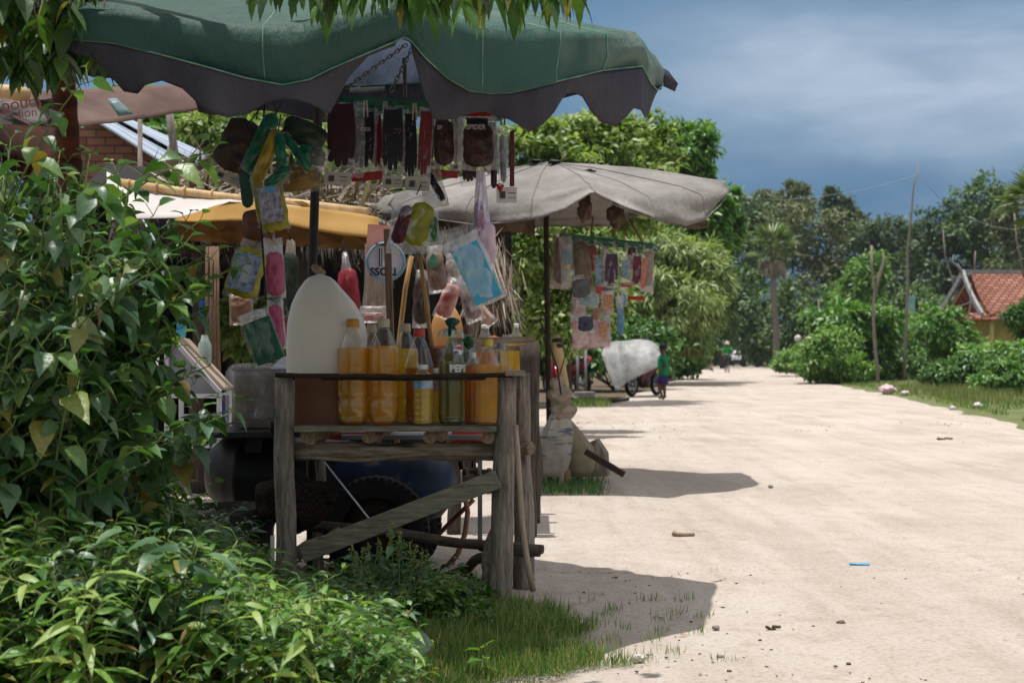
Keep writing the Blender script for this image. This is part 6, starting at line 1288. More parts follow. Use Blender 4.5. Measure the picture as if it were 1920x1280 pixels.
mb = MB(); slabq(mb, P(640, 800+24, 6.2), P(905, 800+24, 6.2), P(900, 812, 6.7), P(640, 812, 6.7), .02); mb.bar(P(900, 832, 6.2), P(900, 1020, 6.2), .02, .02); part('side_table', mb, mat('metal_sheet', '#6d7074', '#8c8f92', 6, rough=.35, metal=.6), t)
solo('plastic_crate', 'bright red plastic crate lid seen between the shelf logs at the right', 'crate', MB().box(P(884, 818, 6.35), (.18, .2, .075), taper=.92), mat('red_plastic', '#b8321f', '#c9432c', 5, rough=.4), bevel=.006)
solo('plastic_crate', 'dark red plastic crate seen between the shelf logs at the left', 'crate', MB().box(P(650, 818, 6.35), (.22, .2, .05), taper=.92), mat('dark_red_plastic', '#6b1c14', '#86261b', 5, rough=.4), bevel=.006)
t = thing('wrapped_box', 'cardboard box wrapped in clear plastic on the black platform', 'box', P(490, 806, 5.9))
mb = MB(); mb.box(P(500, 745, 5.95), (W(105, 5.95), .24, W(108, 5.95)), Matrix.Rotation(.02, 3, 'Z')); part('carton', mb, mat('cardboard', '#5c5147', '#776a5d', 8, c3='#3f3832'), t, bevel=.003)
mb = MB()
for i, (x, z, w_, h_) in enumerate([(520, 722, 3, 38), (531, 722, 3, 38), (540, 722, 3, 38), (521, 768, 16, 3), (521, 782, 16, 3), (514, 775, 3, 16), (529, 775, 3, 16), (540, 772, 8, 3), (540, 785, 8, 3)]): mb.box(P(x, z, 5.83), (W(w_, 5.83), .003, W(h_, 5.83)))
part('print', mb, INK, t)
mb = MB(); mb.box(P(496, 742, 5.93), (W(132, 5.93), .3, W(122, 5.93)), Matrix.Rotation(.03, 3, 'Z')); o = part('wrap', mb, film('wrap_film', '#cfc9c4', .28, 22, .15, .5, .02), t); md = o.modifiers.new('b', 'BEVEL'); md.width = .05; md.segments = 4
mb = MB(); slabq(mb, P(530, 668, 5.9), P(556, 668, 5.9), P(556, 692, 5.85), P(505, 692, 5.85), .01); part('lid_flap', mb, WPAINT, t)
mb = MB(); c = P(432, 948, 5.6); rb = W(86, 5.6); h_ = c.z
mb.lathe([(rb*.84, -h_), (rb*.95, -.08), (rb*.97, -.075), (rb*.97, -.055), (rb*.99, -.05), (rb*.99, -.03), (rb*1.0, -.025), (rb*1.0, 0), (rb*.95, 0), (rb*.93, -.1), (rb*.8, -h_+.02), (0, -h_+.02)], c, 40); solo('bucket', 'grey plastic bucket with ribbed rim on the ground behind the weeds', 'bucket', mb, mat('bucket_grey', '#35342f', '#4a4841', 6, rough=.5))
def checkm():
    m, t_, o = newmat('checked_cloth'); ck = t_.nodes.new('ShaderNodeTexChecker'); ck.inputs['Scale'].default_value = 75; ck.inputs['Color1'].default_value = lin('#33241f'); ck.inputs['Color2'].default_value = lin('#191312')
    t_.links.new(coords(t_), ck.inputs['Vector']); princ(t_, o, ck.outputs[0], .9, .1, 0, bumpn(t_, nnoise(t_, coords(t_), 16), .6)); return m
mb = MB(); mb.blob(P(548, 940, 5.45), (.14, .10, .115), 4, .16, 1.8, seed=2); mb.blob(P(600, 925, 5.45), (.06, .06, .05), 3, .2, 1.8, seed=5); solo('cloth_bundle', 'dark brown checked cloth bundle hanging behind the left leg of the stand', 'cloth', mb, checkm())
mb = MB(); mb.tube([P(609, 866, 5.4), P(700, 982, 5.25)], .0035, 6); solo('thin_rod', 'thin pale rod leaning diagonally under the stand shelf', 'rod', mb, WPAINT)
mb = MB(); mb.box(P(511, 1030, 5.1)-Vector((0, 0, .05)), (.014, .006, .2)); solo('white_stake', 'short white stake beside the left leg of the stand', 'stake', mb, WPAINT)

# ================================================================ SECOND STALL FOOT: posts, sacks, wedge
mb = MB(); mb.log((P(992, 0, 8.0).x, 8.0, 0), P(990, 640, 8.0), .07, .06, 14, wob=.12, seed=51, bend=.01); solo('thick_post', 'thick dark weathered post behind the right legs of the stand', 'post', mb, POSTD)
t = thing('bamboo_post', 'leaning bamboo post bound with black bands beside the beige parasol pole', 'bamboo post', (P(1064, 0, 9.9).x, 9.9, 0))
mb = MB(); q = [P(1062, 905, 9.9), P(1062, 800, 9.9), P(1058, 720, 9.9), P(1045, 650, 9.9), P(1042, 628, 9.9)]; mb.tube(q, [.030, .032, .034, .036, .030], 12, wob=.06)
part('culm', mb, BAMB, t); mb = MB(); mb.lathe([(.037, 0), (.038, .015), (.037, .03)], P(1045, 642, 9.9), 12); mb.lathe([(.037, 0), (.038, .015), (.037, .03)], P(1046, 652, 9.9), 12); part('band', mb, BLK, t)
mb = MB(); mb.tube([P(1012, 600, 9.2), P(1045, 690, 9.3), P(1052, 740, 9.3)], .006, 5); mb.tube([P(1068, 640, 9.4), P(1050, 700, 9.4)], .004, 5); solo('guy_rope', 'dark guy rope sloping beside the bamboo post', 'rope', mb, STRINGM)
def sack(name, lab, px, ytop, ybase, wpx, d, m, pl=9, sh=None, lean=0, ycut=None):
    c = P(px, ybase, d); H = W(ybase-ytop, d); R = W(wpx, d)/2; sh = sh or [(.0, .0), (.55, .0), (.85, .06), (1, .2), (.97, .4), (.82, .6), (.58, .78), (.34, .9), (.2, 1.)]
    mb = MB(); vs_ = []; n = 44; K = len(sh)
    def at(u):
        f = u*(K-1); i = min(int(f), K-2); return [sh[i][k]+(sh[i+1][k]-sh[i][k])*(f-i) for k in (0, 1)]
    M_ = 26
    for j in range(M_+1):
        r_, z_ = at(j/M_)
        for k in range(n):
            a_ = 2*math.pi*k/n; q = 1+.12*math.sin(a_*pl+3*ns(z_*2, px))*z_**1.2+.12*ns(math.cos(a_)*1.5+px, math.sin(a_)*1.5, z_*3)
            vs_.append(c+Vector((math.cos(a_)*R*r_*q+lean*z_, math.sin(a_)*R*.7*r_*q, z_*H)))
    mb.add(vs_, [(j*n+k, j*n+(k+1) % n, (j+1)*n+(k+1) % n, (j+1)*n+k) for j in range(M_) for k in range(n)]); return solo(name, lab, 'sack', mb, m)
def sackmat():
    m, t_, o = newmat('white_sack'); v = coords(t_); s = t_.nodes.new('ShaderNodeSeparateXYZ'); t_.links.new(v, s.inputs[0])
    wv = t_.nodes.new('ShaderNodeTexNoise'); wv.inputs['Scale'].default_value = 1; mp_ = coords(t_, 'Object', (9, 9, 55)); t_.links.new(mp_, wv.inputs[0]); band = ramp(t_, nnoise(t_, coords(t_, 'Object', (.5, .5, 6)), 2.5, 2), [(.52, (0, 0, 0)), (.56, (1, 1, 1))])
    ink = mathn(t_, 'MULTIPLY', ramp(t_, wv.outputs['Fac'], [(.5, (0, 0, 0)), (.55, (1, 1, 1))]), band)
    c = mixc(t_, ink, ramp(t_, nnoise(t_, v, 6, 4), [(.35, lin('#8f8a80')), (.7, lin('#b5b0a5'))]), lin('#5a6270')); princ(t_, o, c, .7, .2, 0, bumpn(t_, nnoise(t_, coords(t_, 'Object', (1, 1, .4)), 18, 4), .5, .02), .15); return m
sack('sack', 'white printed sack knotted to the bamboo post', 1033, 748, 893, 66, 9.75, sackmat(), 8, lean=.08)
sack('sack', 'tan cloth sack bulging to the right of the white sack', 1086, 786, 893, 74, 9.95, mat('tan_sack', '#7d735c', '#968b70', 7, bump=.4, transl=.12, c3='#a59b80'), 7, sh=[(0, 0), (.5, 0), (.85, .1), (1.05, .3), (1.0, .5), (.75, .72), (.45, .9), (.25, 1.)], lean=-.10)
mb = MB(); mb.blob(P(1052, 745, 9.8), (.09, .07, .075), 4, .2, 1.4, seed=4); mb.blob(P(1056, 772, 9.75), (.085, .07, .06), 4, .2, 1.4, seed=8); mb.blob(P(1045, 722, 9.8), (.045, .04, .07), 4, .2, 1.4, seed=9); solo('tied_cloth', 'bunched brownish cloth tied around the bamboo post above the sacks', 'cloth', mb, mat('tied_cloth', '#7b6f60', '#9b8e7c', 12, bump=.6))
mb = MB(); d = 10.1; mb.prism([P(1085, 893, d), P(1087, 850, d), P(1105, 828, d), P(1118, 823, d), P(1136, 850, d), P(1139, 893, d)], (.03, .14, 0)); solo('wood_block', 'grey weathered wedge of wood behind the tan sack', 'wood block', mb, POST, bevel=.006)
mb = MB(); mb.bar(P(1098, 846, 9.7), P(1170, 889, 9.6), .03, .04); solo('dark_bar', 'dark bar sloping down to the sand right of the sacks', 'bar', mb, mat('dark_bar', '#2a1c18', '#3d2b25', 9))
mb = MB(); mb.bar(P(1054, 860, 9.55), P(1053, 905, 9.55), .035, .03); solo('stake', 'short grey stake in front of the sacks', 'stake', mb, POST)
pts = [(P(1000+RS.rand()*135, 0, 1).x*(9.0+1.1*RS.rand()), 0, 0) for _ in range(1)]
q_ = []
for _ in range(1500): yy = 9.1+RS.rand()*1.2; q_.append(((1000+RS.rand()*130+RS.normal()*6-960)/F*yy, yy, 0))
blades('grass_patch', np.array(q_), .05, .05, LF_DARK, 'dark low weeds at the foot of the sacks', 1.3)
q_ = []
for _ in range(1200): yy = 24.5+RS.rand()*3; q_.append(((1075+RS.rand()*66+RS.normal()*4-960)/F*yy, yy, 0))
blades('grass_patch', np.array(q_), .1, .07, GRASS, 'bright green grass patch behind the sacks near the motorcycle', 1.)
mb = MB(); mb.box(P(1096, 743, 29)+Vector((0, 0, 0)), (.35, .3, .2), Matrix.Rotation(.4, 3, 'Z')); mb.box(P(1075, 748, 29), (.3, .3, .1)); solo('concrete_block', 'grey concrete block on the sand near the parked motorcycle', 'block', mb, mat('concrete', '#6f6c66', '#8a8780', 7), bevel=.02)
mb = MB(); mb.tube([P(1100, 745, 28.5), P(1150, 752, 27), P(1180, 748, 27)], .03, 6, wob=.2); solo('fallen_branch', 'dark branch lying on the sand under the packets', 'branch', mb, BARK)
for px, lab in ((1083, 'grey metal post in front of the red motorcycle seat'), (1098, 'second metal post just right of the first beside the motorcycle')):
    mb = MB(); mb.tube([P(px, 738, 30.2), P(px, 655, 30.2)], .028, 8); solo('metal_post', lab, 'post', mb, mat('galv', '#6f7377', '#8d9195', 8, metal=.4, rough=.5))

# ================================================================ MOTORCYCLES
REDP = mat('red_paint', '#7c1420', '#96202c', 5, rough=.25, bump=0, spec=.6); BLKV = mat('vinyl_black', '#121214', '#1d1d20', 9, rough=.35, bump=.1); CHR = mat('chrome', '#8a8a8c', '#a5a5a8', 9, rough=.25, metal=.9, bump=0)
def moto(lab, loc, rz, group=None, paint=REDP):
    t = thing('motorcycle', lab, 'motorcycle', (0, 0, 0), group)
    for x in (-.62, .62):
        mb = MB(); c = Vector((x, 0, .29)); mb.lathe([(.22, -.035), (.26, -.045), (.285, -.02), (.29, 0), (.285, .02), (.26, .045), (.22, .035)], c, 36, R=R90); w_ = part('wheel', mb, RUBB, t)
        mb = MB(); mb.lathe([(.225, -.02), (.205, -.02), (.205, .02), (.225, .02)], c, 32, R=R90); mb.lathe([(.05, -.05), (.05, .05)], c, 12, R=R90, caps=True)
        for k in range(10): a_ = k*.628; mb.tube([c+Vector((.04*math.cos(a_), 0, .04*math.sin(a_))), c+Vector((.21*math.cos(a_), 0, .21*math.sin(a_)))], .008, 4)
        part('rim', mb, CHR, w_)
    mb = MB(); mb.tube([(-.35, 0, .62), (-.1, 0, .5), (.15, 0, .42), (.38, 0, .55), (.52, 0, .8)], [.11, .12, .10, .11, .07], 12); mb.blob((.47, 0, .78), (.12, .17, .22), 3, .05); mb.tube([(-.3, 0, .62), (-.62, 0, .72), (-.88, 0, .86)], [.13, .12, .05], 12); part('body', mb, paint, t)
    mb = MB(); mb.blob((.36, -.14, .58), (.06, .03, .3), 3, .05); mb.blob((.36, .14, .58), (.06, .03, .3), 3, .05); part('leg_shield', mb, paint, t)
    mb = MB(); mb.tube([(.12, 0, .72), (-.1, 0, .75), (-.4, 0, .78), (-.75, 0, .86)], [.06, .13, .15, .10], 14); mb.v = [(x, y, .74+(z-.74)*.75) for x, y, z in mb.v]; part('seat', mb, BLKV, t)
    mb = MB(); mb.blob((0, 0, .33), (.2, .12, .14), 3, .15); mb.tube([(.0, -.12, .3), (-.3, -.15, .28), (-.75, -.15, .34)], [.02, .03, .045], 10); mb.tube([(-.62, .08, .29), (-.2, .08, .35)], .02, 6); mb.tube([(-.62, -.09, .29), (-.55, -.1, .7)], .025, 8); part('engine', mb, BLK, t)
    mb = MB(); mb.tube([(.62, .06, .29), (.5, .06, .85)], .022, 8); mb.tube([(.62, -.06, .29), (.5, -.06, .85)], .022, 8); part('fork', mb, CHR, t)
    mb = MB(); mb.tube([(.72, 0, .58), (.6, 0, .63), (.45, 0, .58)], [.05, .07, .05], 8); part('fender', mb, paint, t)
    mb = MB(); mb.tube([(.3, -.32, 1.02), (.42, -.2, 1.0), (.46, 0, .97), (.42, .2, 1.0), (.3, .32, 1.02)], .02, 8); mb.tube([(.4, -.22, 1.0), (.42, -.28, 1.2)], .008, 5); mb.tube([(.4, .22, 1.0), (.42, .28, 1.2)], .008, 5); mb.blob((.42, -.28, 1.22), (.02, .05, .035), 2, 0); mb.blob((.42, .28, 1.22), (.02, .05, .035), 2, 0); part('handlebar', mb, BLKV, t)
    mb = MB(); mb.blob((.56, 0, .93), (.07, .1, .07), 2, 0); part('headlight', mb, CHR, t)
    t.location = Vector(loc); t.rotation_euler = (0, 0, rz); ORG[t.name] = Vector(loc); return t
c = P(1078, 0, 31); moto('red motorcycle with black seat parked behind the second stall', (P(1062, 0, 31).x, 31, 0), math.radians(122))
c = P(1190, 0, 32); moto('dark red motorcycle half hidden under a silver tarpaulin', (P(1208, 0, 31.8).x, 31.8, 0), math.radians(238), paint=mat('dull_red', '#4a1f1c', '#5c2a26', 6))
# blue helmet + white gear on the red motorcycle
mb = MB(); rws = []
c0 = P(1185, 632, 31.6)
def drape(u, v):      # u across 0..1, v front to back 0..1
    px = 1130+108*u; prof = 633+12*abs(u-.5)**2*4*1+ (8*(1-u) if u < .3 else 0); return px, prof
silh = [(1129, 655, 668), (1136, 646, 688), (1146, 634, 716), (1160, 631, 742), (1167, 631, 722), (1184, 631, 714), (1200, 632, 706), (1216, 632, 698), (1229, 640, 692), (1241, 659, 684)]
for s_, (dy0, dy1) in enumerate(((-.55, -.1),)):
    top = [P(x, a, 31.2) for x, a, b in silh]; bot = [P(x, b, 30.6) for x, a, b in silh]; rws = []
    bt = [P(x, b-15, 32.2) for x, a, b in silh]
    for j in range(9):
        u = j/8; r = []
        for i, (p, q, z) in enumerate(zip(bot, top, bt)):
            pp = p.lerp(q, min(u*2, 1)) if u <= .5 else q.lerp(z, u*2-1)
            pp += Vector((.03, .12, .03))*ns(i*1.4, u*2.4, 2)*1.6; pp.y -= .12*math.sin(min(u*2, 1)*math.pi) if u <= .5 else -.1; r.append(pp)
        rws.append(r)
    mb.grid(rws)
solo('tarpaulin', 'silver grey tarpaulin draped over a motorcycle next to the child', 'tarpaulin', mb, fabric('silver_tarp', '#7d7e7d', '#a6a7a5', .12, .5, 4, .6, c3='#6f7272', dist=.05, spec=.4), solid=.01, sub=1)

# ================================================================ PEOPLE
SKIN = mat('skin_brown', '#5a3a2a', '#6b4735', 9, rough=.55, bump=.1); HAIR = mat('hair_black', '#0e0b0a', '#191412', 30, rough=.6)
SHIRTG = mat('shirt_green', '#0f6b45', '#178055', 9, rough=.85, bump=.4); SHORTP = mat('shorts_purple', '#33214f', '#45306b', 9, rough=.85, bump=.4)
def skin_body(t, J, E, mat_, name='body'):
    me = bpy.data.meshes.new(name); ks = list(J); me.from_pydata([Vector(J[k][0])-ORG[t.name] for k in ks], [(ks.index(a), ks.index(b)) for a, b in E], [])
    o = bpy.data.objects.new(name, me); sc.collection.objects.link(o); md = o.modifiers.new('k', 'SKIN'); md.use_smooth_shade = True
    for i, k in enumerate(ks):
        r = J[k][1]; r = r if isinstance(r, tuple) else (r, r); me.skin_vertices[0].data[i].radius = r
    me.skin_vertices[0].data[0].use_root = True
    s_ = o.modifiers.new('u', 'SUBSURF'); s_.levels = 2; s_.render_levels = 2
    bpy.context.view_layer.update(); m2 = bpy.data.meshes.new_from_object(o.evaluated_get(bpy.context.evaluated_depsgraph_get())); bpy.data.objects.remove(o)
    m2.materials.clear(); m2.materials.append(mat_)
    for p in m2.polygons: p.use_smooth = True
    o = bpy.data.objects.new(name, m2); sc.collection.objects.link(o); o.parent = t; ORG[o.name] = Vector(ORG[t.name]); return o
def finger_edges(J, E, wrist, hand, fwd, side, s):
    w_ = Vector(J[wrist][0]); f = Vector(fwd).normalized(); sd = Vector(side).normalized(); J[hand] = (tuple(w_+f*.035*s), (.020*s, .014*s)); E.append((wrist, hand))
    for i, (o_, l_) in enumerate(((-.022, .040), (-.008, .048), (.008, .045), (.021, .036))):
        a, b = hand+'f%d' % i, hand+'g%d' % i; J[a] = (tuple(w_+f*(.055+l_*.5)*s+sd*o_*s), .0065*s); J[b] = (tuple(w_+f*(.05+l_)*s+sd*o_*s+Vector((0, 0, -.012))*s), .005*s); E += [(hand, a), (a, b)]
    J[hand+'t'] = (tuple(w_+f*.045*s-sd*.032*s), .007*s); E.append((hand, hand+'t'))
d = 28.9; g = P(1243, 0, d); X0 = g.x
t = thing('person', 'child in green shirt and purple shorts standing barefoot beside the tarpaulin', 'person', (X0, d, 0))
def q(x, y, z): return (X0+x, d+y, z)
J = {'pel': (q(.0, 0, .54), (.085, .07)), 'chest': (q(.0, 0, .82), (.095, .07)), 'neck': (q(-.005, 0, .93), .038), 'chin': (q(-.02, -.01, .985), .05), 'head': (q(-.012, 0, 1.05), (.078, .082)),
 'lh': (q(-.045, -.03, .48), .062), 'lk': (q(-.085, -.03, .30), .042), 'la': (q(-.02, -.02, .07), .026), 'lf': (q(-.09, -.05, .028), .024), 'rh': (q(.035, .03, .48), .062), 'rk': (q(.03, .03, .28), .042), 'ra': (q(.04, .02, .06), .026), 'rf': (q(-.02, -.0, .02), .024),
 'ls': (q(-.02, -.10, .86), .036), 'le': (q(.045, -.13, .68), .027), 'lw': (q(-.065, -.14, .62), .019), 'rs': (q(.02, .10, .86), .036), 're': (q(.05, .13, .68), .027), 'rw': (q(-.05, .12, .60), .019)}
E = [('pel', 'chest'), ('chest', 'neck'), ('neck', 'chin'), ('chin', 'head'), ('pel', 'lh'), ('lh', 'lk'), ('lk', 'la'), ('la', 'lf'), ('pel', 'rh'), ('rh', 'rk'), ('rk', 'ra'), ('ra', 'rf'), ('chest', 'ls'), ('ls', 'le'), ('le', 'lw'), ('chest', 'rs'), ('rs', 're'), ('re', 'rw')]
finger_edges(J, E, 'lw', 'lhand', (-1, 0, -.3), (0, 1, 0), .8); finger_edges(J, E, 'rw', 'rhand', (-1, 0, -.3), (0, 1, 0), .8)
skin_body(t, J, E, SKIN)
mb = MB(); mb.blob(q(.008, 0, 1.075), (.088, .088, .078), 3, .03); part('hair', mb, HAIR, t)
mb = MB(); mb.blob(q(-.092, -.028, 1.045), (.006, .010, .007), 1, 0); mb.blob(q(-.092, .028, 1.045), (.006, .010, .007), 1, 0); part('eyes', mb, HAIR, t)
mb = MB(); mb.blob(q(-.095, 0, 1.02), (.014, .012, .014), 2, 0); mb.blob(q(.0, -.078, 1.035), (.014, .008, .02), 2, 0); part('nose_and_ear', mb, SKIN, t)
mb = MB(); mb.tube([q(0, 0, .50), q(0, 0, .58), q(0, 0, .70), q(-.0, 0, .82), q(-.0, 0, .89), q(-.004, 0, .925)], [.11, .115, .108, .112, .09, .045], 20, wob=.03); mb.tube([q(-.01, -.07, .87), q(.0, -.105, .83), q(.035, -.13, .72)], [.05, .052, .05], 12); mb.tube([q(.01, .07, .87), q(.02, .11, .83), q(.045, .13, .72)], [.05, .052, .05], 12); part('shirt', mb, SHIRTG, t)
mb = MB(); mb.tube([q(-.0, -.02, .56), q(-.035, -.03, .48), q(-.07, -.035, .33)], [.085, .08, .075], 16, wob=.05); mb.tube([q(.01, .02, .56), q(.03, .03, .48), q(.035, .03, .32)], [.085, .08, .072], 16, wob=.05); part('shorts', mb, SHORTP, t)
mb = MB(); mb.blob((X0-.125, d-.14, .585), (.03, .03, .035), 2, .1); solo('snack_bag', 'small yellow bag held by the child in the green shirt', 'bag', mb, mat('snack', '#b08f3a', '#c9a850'))

def bicycle(lab, loc, rz):
    t = thing('bicycle', lab, 'bicycle', (0, 0, 0))
    for x in (-.52, .52):
        c = Vector((x, 0, .33)); mb = MB(); mb.lathe([(.30, -.012), (.325, -.014), (.335, 0), (.325, .014), (.30, .012)], c, 30, R=R90)
        w_ = part('wheel', mb, RUBB, t); mb = MB()
        for k in range(12): a_ = k*.5236; mb.tube([c, c+Vector((.3*math.cos(a_), 0, .3*math.sin(a_)))], .003, 3)
        part('spokes', mb, CHR, w_)
    mb = MB()
    for a, b in (((-.52, 0, .33), (-.1, 0, .3)), ((-.1, 0, .3), (-.18, 0, .8)), ((-.18, 0, .75), (.38, 0, .78)), ((-.1, 0, .3), (.4, 0, .7)), ((.36, 0, .9), (.52, 0, .33)), ((-.52, 0, .33), (-.17, 0, .72))): mb.tube([a, b], .016, 6)
    part('frame', mb, BLK, t)
    mb = MB(); mb.tube([(.2, -.26, .98), (.34, -.14, 1.0), (.36, 0, .96), (.34, .14, 1.0), (.2, .26, .98)], .012, 6); part('handlebar', mb, CHR, t)
    mb = MB(); mb.blob((-.2, 0, .84), (.13, .08, .04), 2, .05); part('saddle', mb, BLK, t)
    mb = MB(); mb.tube([(-.1, -.1, .15), (-.1, 0, .3), (-.1, .1, .45)], .012, 6); mb.box((-.1, -.14, .14), (.08, .08, .02)); mb.box((-.1, .14, .46), (.08, .08, .02)); part('pedals', mb, BLK, t)
    t.location = Vector(loc); t.rotation_euler = (0, 0, rz); ORG[t.name] = Vector(loc)
def rider(lab, X, Y, shirt, trousers, hat, s=1.):
    t = thing('person', lab, 'person', (X, Y, 0))
    def q(x, y, z): return (X+x*s, Y+y*s, z*s)       # faces -Y
    J = {'pel': (q(0, .18, .92), (.13, .11)), 'chest': (q(0, .02, 1.28), (.15, .11)), 'neck': (q(0, -.02, 1.42), .05), 'chin': (q(0, -.04, 1.48), .06), 'head': (q(0, -.03, 1.57), (.085, .1)),
     'lh': (q(-.09, .1, .88), .09), 'lk': (q(-.12, -.25, .72), .06), 'la': (q(-.12, -.05, .30), .04), 'lf': (q(-.12, -.18, .24), .035), 'rh': (q(.09, .1, .88), .09), 'rk': (q(.13, -.25, .85), .06), 'ra': (q(.13, .0, .50), .04), 'rf': (q(.13, -.12, .44), .035),
     'ls': (q(-.19, .0, 1.34), .05), 'le': (q(-.27, -.12, 1.12), .038), 'lw': (q(-.25, -.32, 1.0), .027), 'rs': (q(.19, .0, 1.34), .05), 're': (q(.27, -.12, 1.12), .038), 'rw': (q(.25, -.32, 1.0), .027)}
    E = [('pel', 'chest'), ('chest', 'neck'), ('neck', 'chin'), ('chin', 'head'), ('pel', 'lh'), ('lh', 'lk'), ('lk', 'la'), ('la', 'lf'), ('pel', 'rh'), ('rh', 'rk'), ('rk', 'ra'), ('ra', 'rf'), ('chest', 'ls'), ('ls', 'le'), ('le', 'lw'), ('chest', 'rs'), ('rs', 're'), ('re', 'rw')]
    finger_edges(J, E, 'lw', 'lhand', (0, -1, -.3), (1, 0, 0), 1); finger_edges(J, E, 'rw', 'rhand', (0, -1, -.3), (1, 0, 0), 1)
    skin_body(t, J, E, SKIN)
    mb = MB(); mb.tube([q(0, .16, .86), q(0, .14, 1.0), q(0, .06, 1.2), q(0, .02, 1.34), q(0, -.01, 1.42)], [.16, .16, .165, .17, .07], 18); mb.tube([q(-.14, .0, 1.36), q(-.23, -.05, 1.24), q(-.27, -.1, 1.14)], .065, 10); mb.tube([q(.14, .0, 1.36), q(.23, -.05, 1.24), q(.27, -.1, 1.14)], .065, 10); part('shirt', mb, shirt, t)
    mb = MB(); mb.tube([q(-.06, .16, .92), q(-.10, -.05, .82), q(-.12, -.26, .72), q(-.12, -.08, .38)], [.11, .10, .08, .06], 12); mb.tube([q(.06, .16, .92), q(.10, -.05, .86), q(.13, -.26, .84), q(.13, -.03, .55)], [.11, .10, .08, .06], 12); part('trousers', mb, trousers, t)
    mb = MB(); mb.lathe([(.15, -.03), (.145, -.015), (.11, .0), (.105, .06), (.07, .12), (0, .135)], q(0, -.03, 1.6), 20); part('hat', mb, hat, t)
DRK = mat('trousers_dark', '#1d1b1f', '#2a272c'); HATW = mat('hat_white', '#a8a39c', '#bdb8b0'); 
c = P(1363, 0, 76); rider('person in green shirt and white hat riding a bicycle towards the viewer', c.x, 76, mat('shirt_bright_green', '#1c7a35', '#279145'), DRK, HATW, .98); bicycle('bicycle ridden by the person in the green shirt', (c.x, 75.9, 0), math.radians(-90))
c = P(1328, 0, 88); rider('person in dark clothes riding close to the left trees', c.x, 88, DRK, mat('grey_trousers', '#5f5f63', '#77777b'), HAIR, 1.); bicycle('bicycle ridden by the person in dark clothes', (c.x, 87.9, 0), math.radians(-90))
# white vehicle at the bend
t = thing('car', 'small white vehicle coming round the bend of the road', 'car', P(1386, 0, 125)*1); ORG[t.name].z = 0; t.location.z = 0
cX, cY = P(1386, 0, 125).x, 125; WC = mat('car_white', '#b9bcc0', '#cfd1d4', 5, rough=.25, bump=0, spec=.6)
mb = MB(); mb.box((cX, cY+1.3, .72), (1.15, 2.6, .42), taper=.95); part('body', mb, WC, t, bevel=.1)
mb = MB(); mb.box((cX, cY+1.4, 1.12), (.95, 1.5, .5), taper=.6); part('cabin', mb, WC, t, bevel=.12)
mb = MB(); mb.box((cX, cY+.62, 1.02), (.72, .1, .22), Matrix.Rotation(-.35, 3, 'X')); part('windscreen', mb, BLK, t)
for s_ in (-.45, .45):
    for y_ in (.35, 2.2):
        mb = MB(); mb.lathe([(.1, -.09), (.27, -.09), (.3, 0), (.27, .09), (.1, .09)], (cX+s_, cY+y_, .3), 18, R=Matrix.Rotation(math.pi/2, 3, 'Y')); part('wheel', mb, RUBB, t)
mb = MB(); mb.box((cX, cY+.1, .42), (1.05, .2, .24)); part('bumper', mb, BLK, t)
for s_ in (-.42, .42): mb = MB(); mb.blob((cX+s_, cY-.01, .68), (.1, .04, .07), 2, 0); part('headlight', mb, CHR, t)
# sack and post at left edge of the road
mb = MB(); mb.blob(P(1296, 697, 66)+Vector((0, 0, .1)), (.3, .2, .32), 3, .2, seed=4); solo('white_sack', 'whitish sack at the foot of the left trees by the road', 'sack', mb, mat('greywhite', '#8f9294', '#a9abad'))
mb = MB(); c = P(1293, 0, 64); mb.log((c.x, 64, 0), (c.x, 64, 1.3), .05, .05, 7); solo('post', 'short grey post at the left road edge', 'post', mb, BARKL)
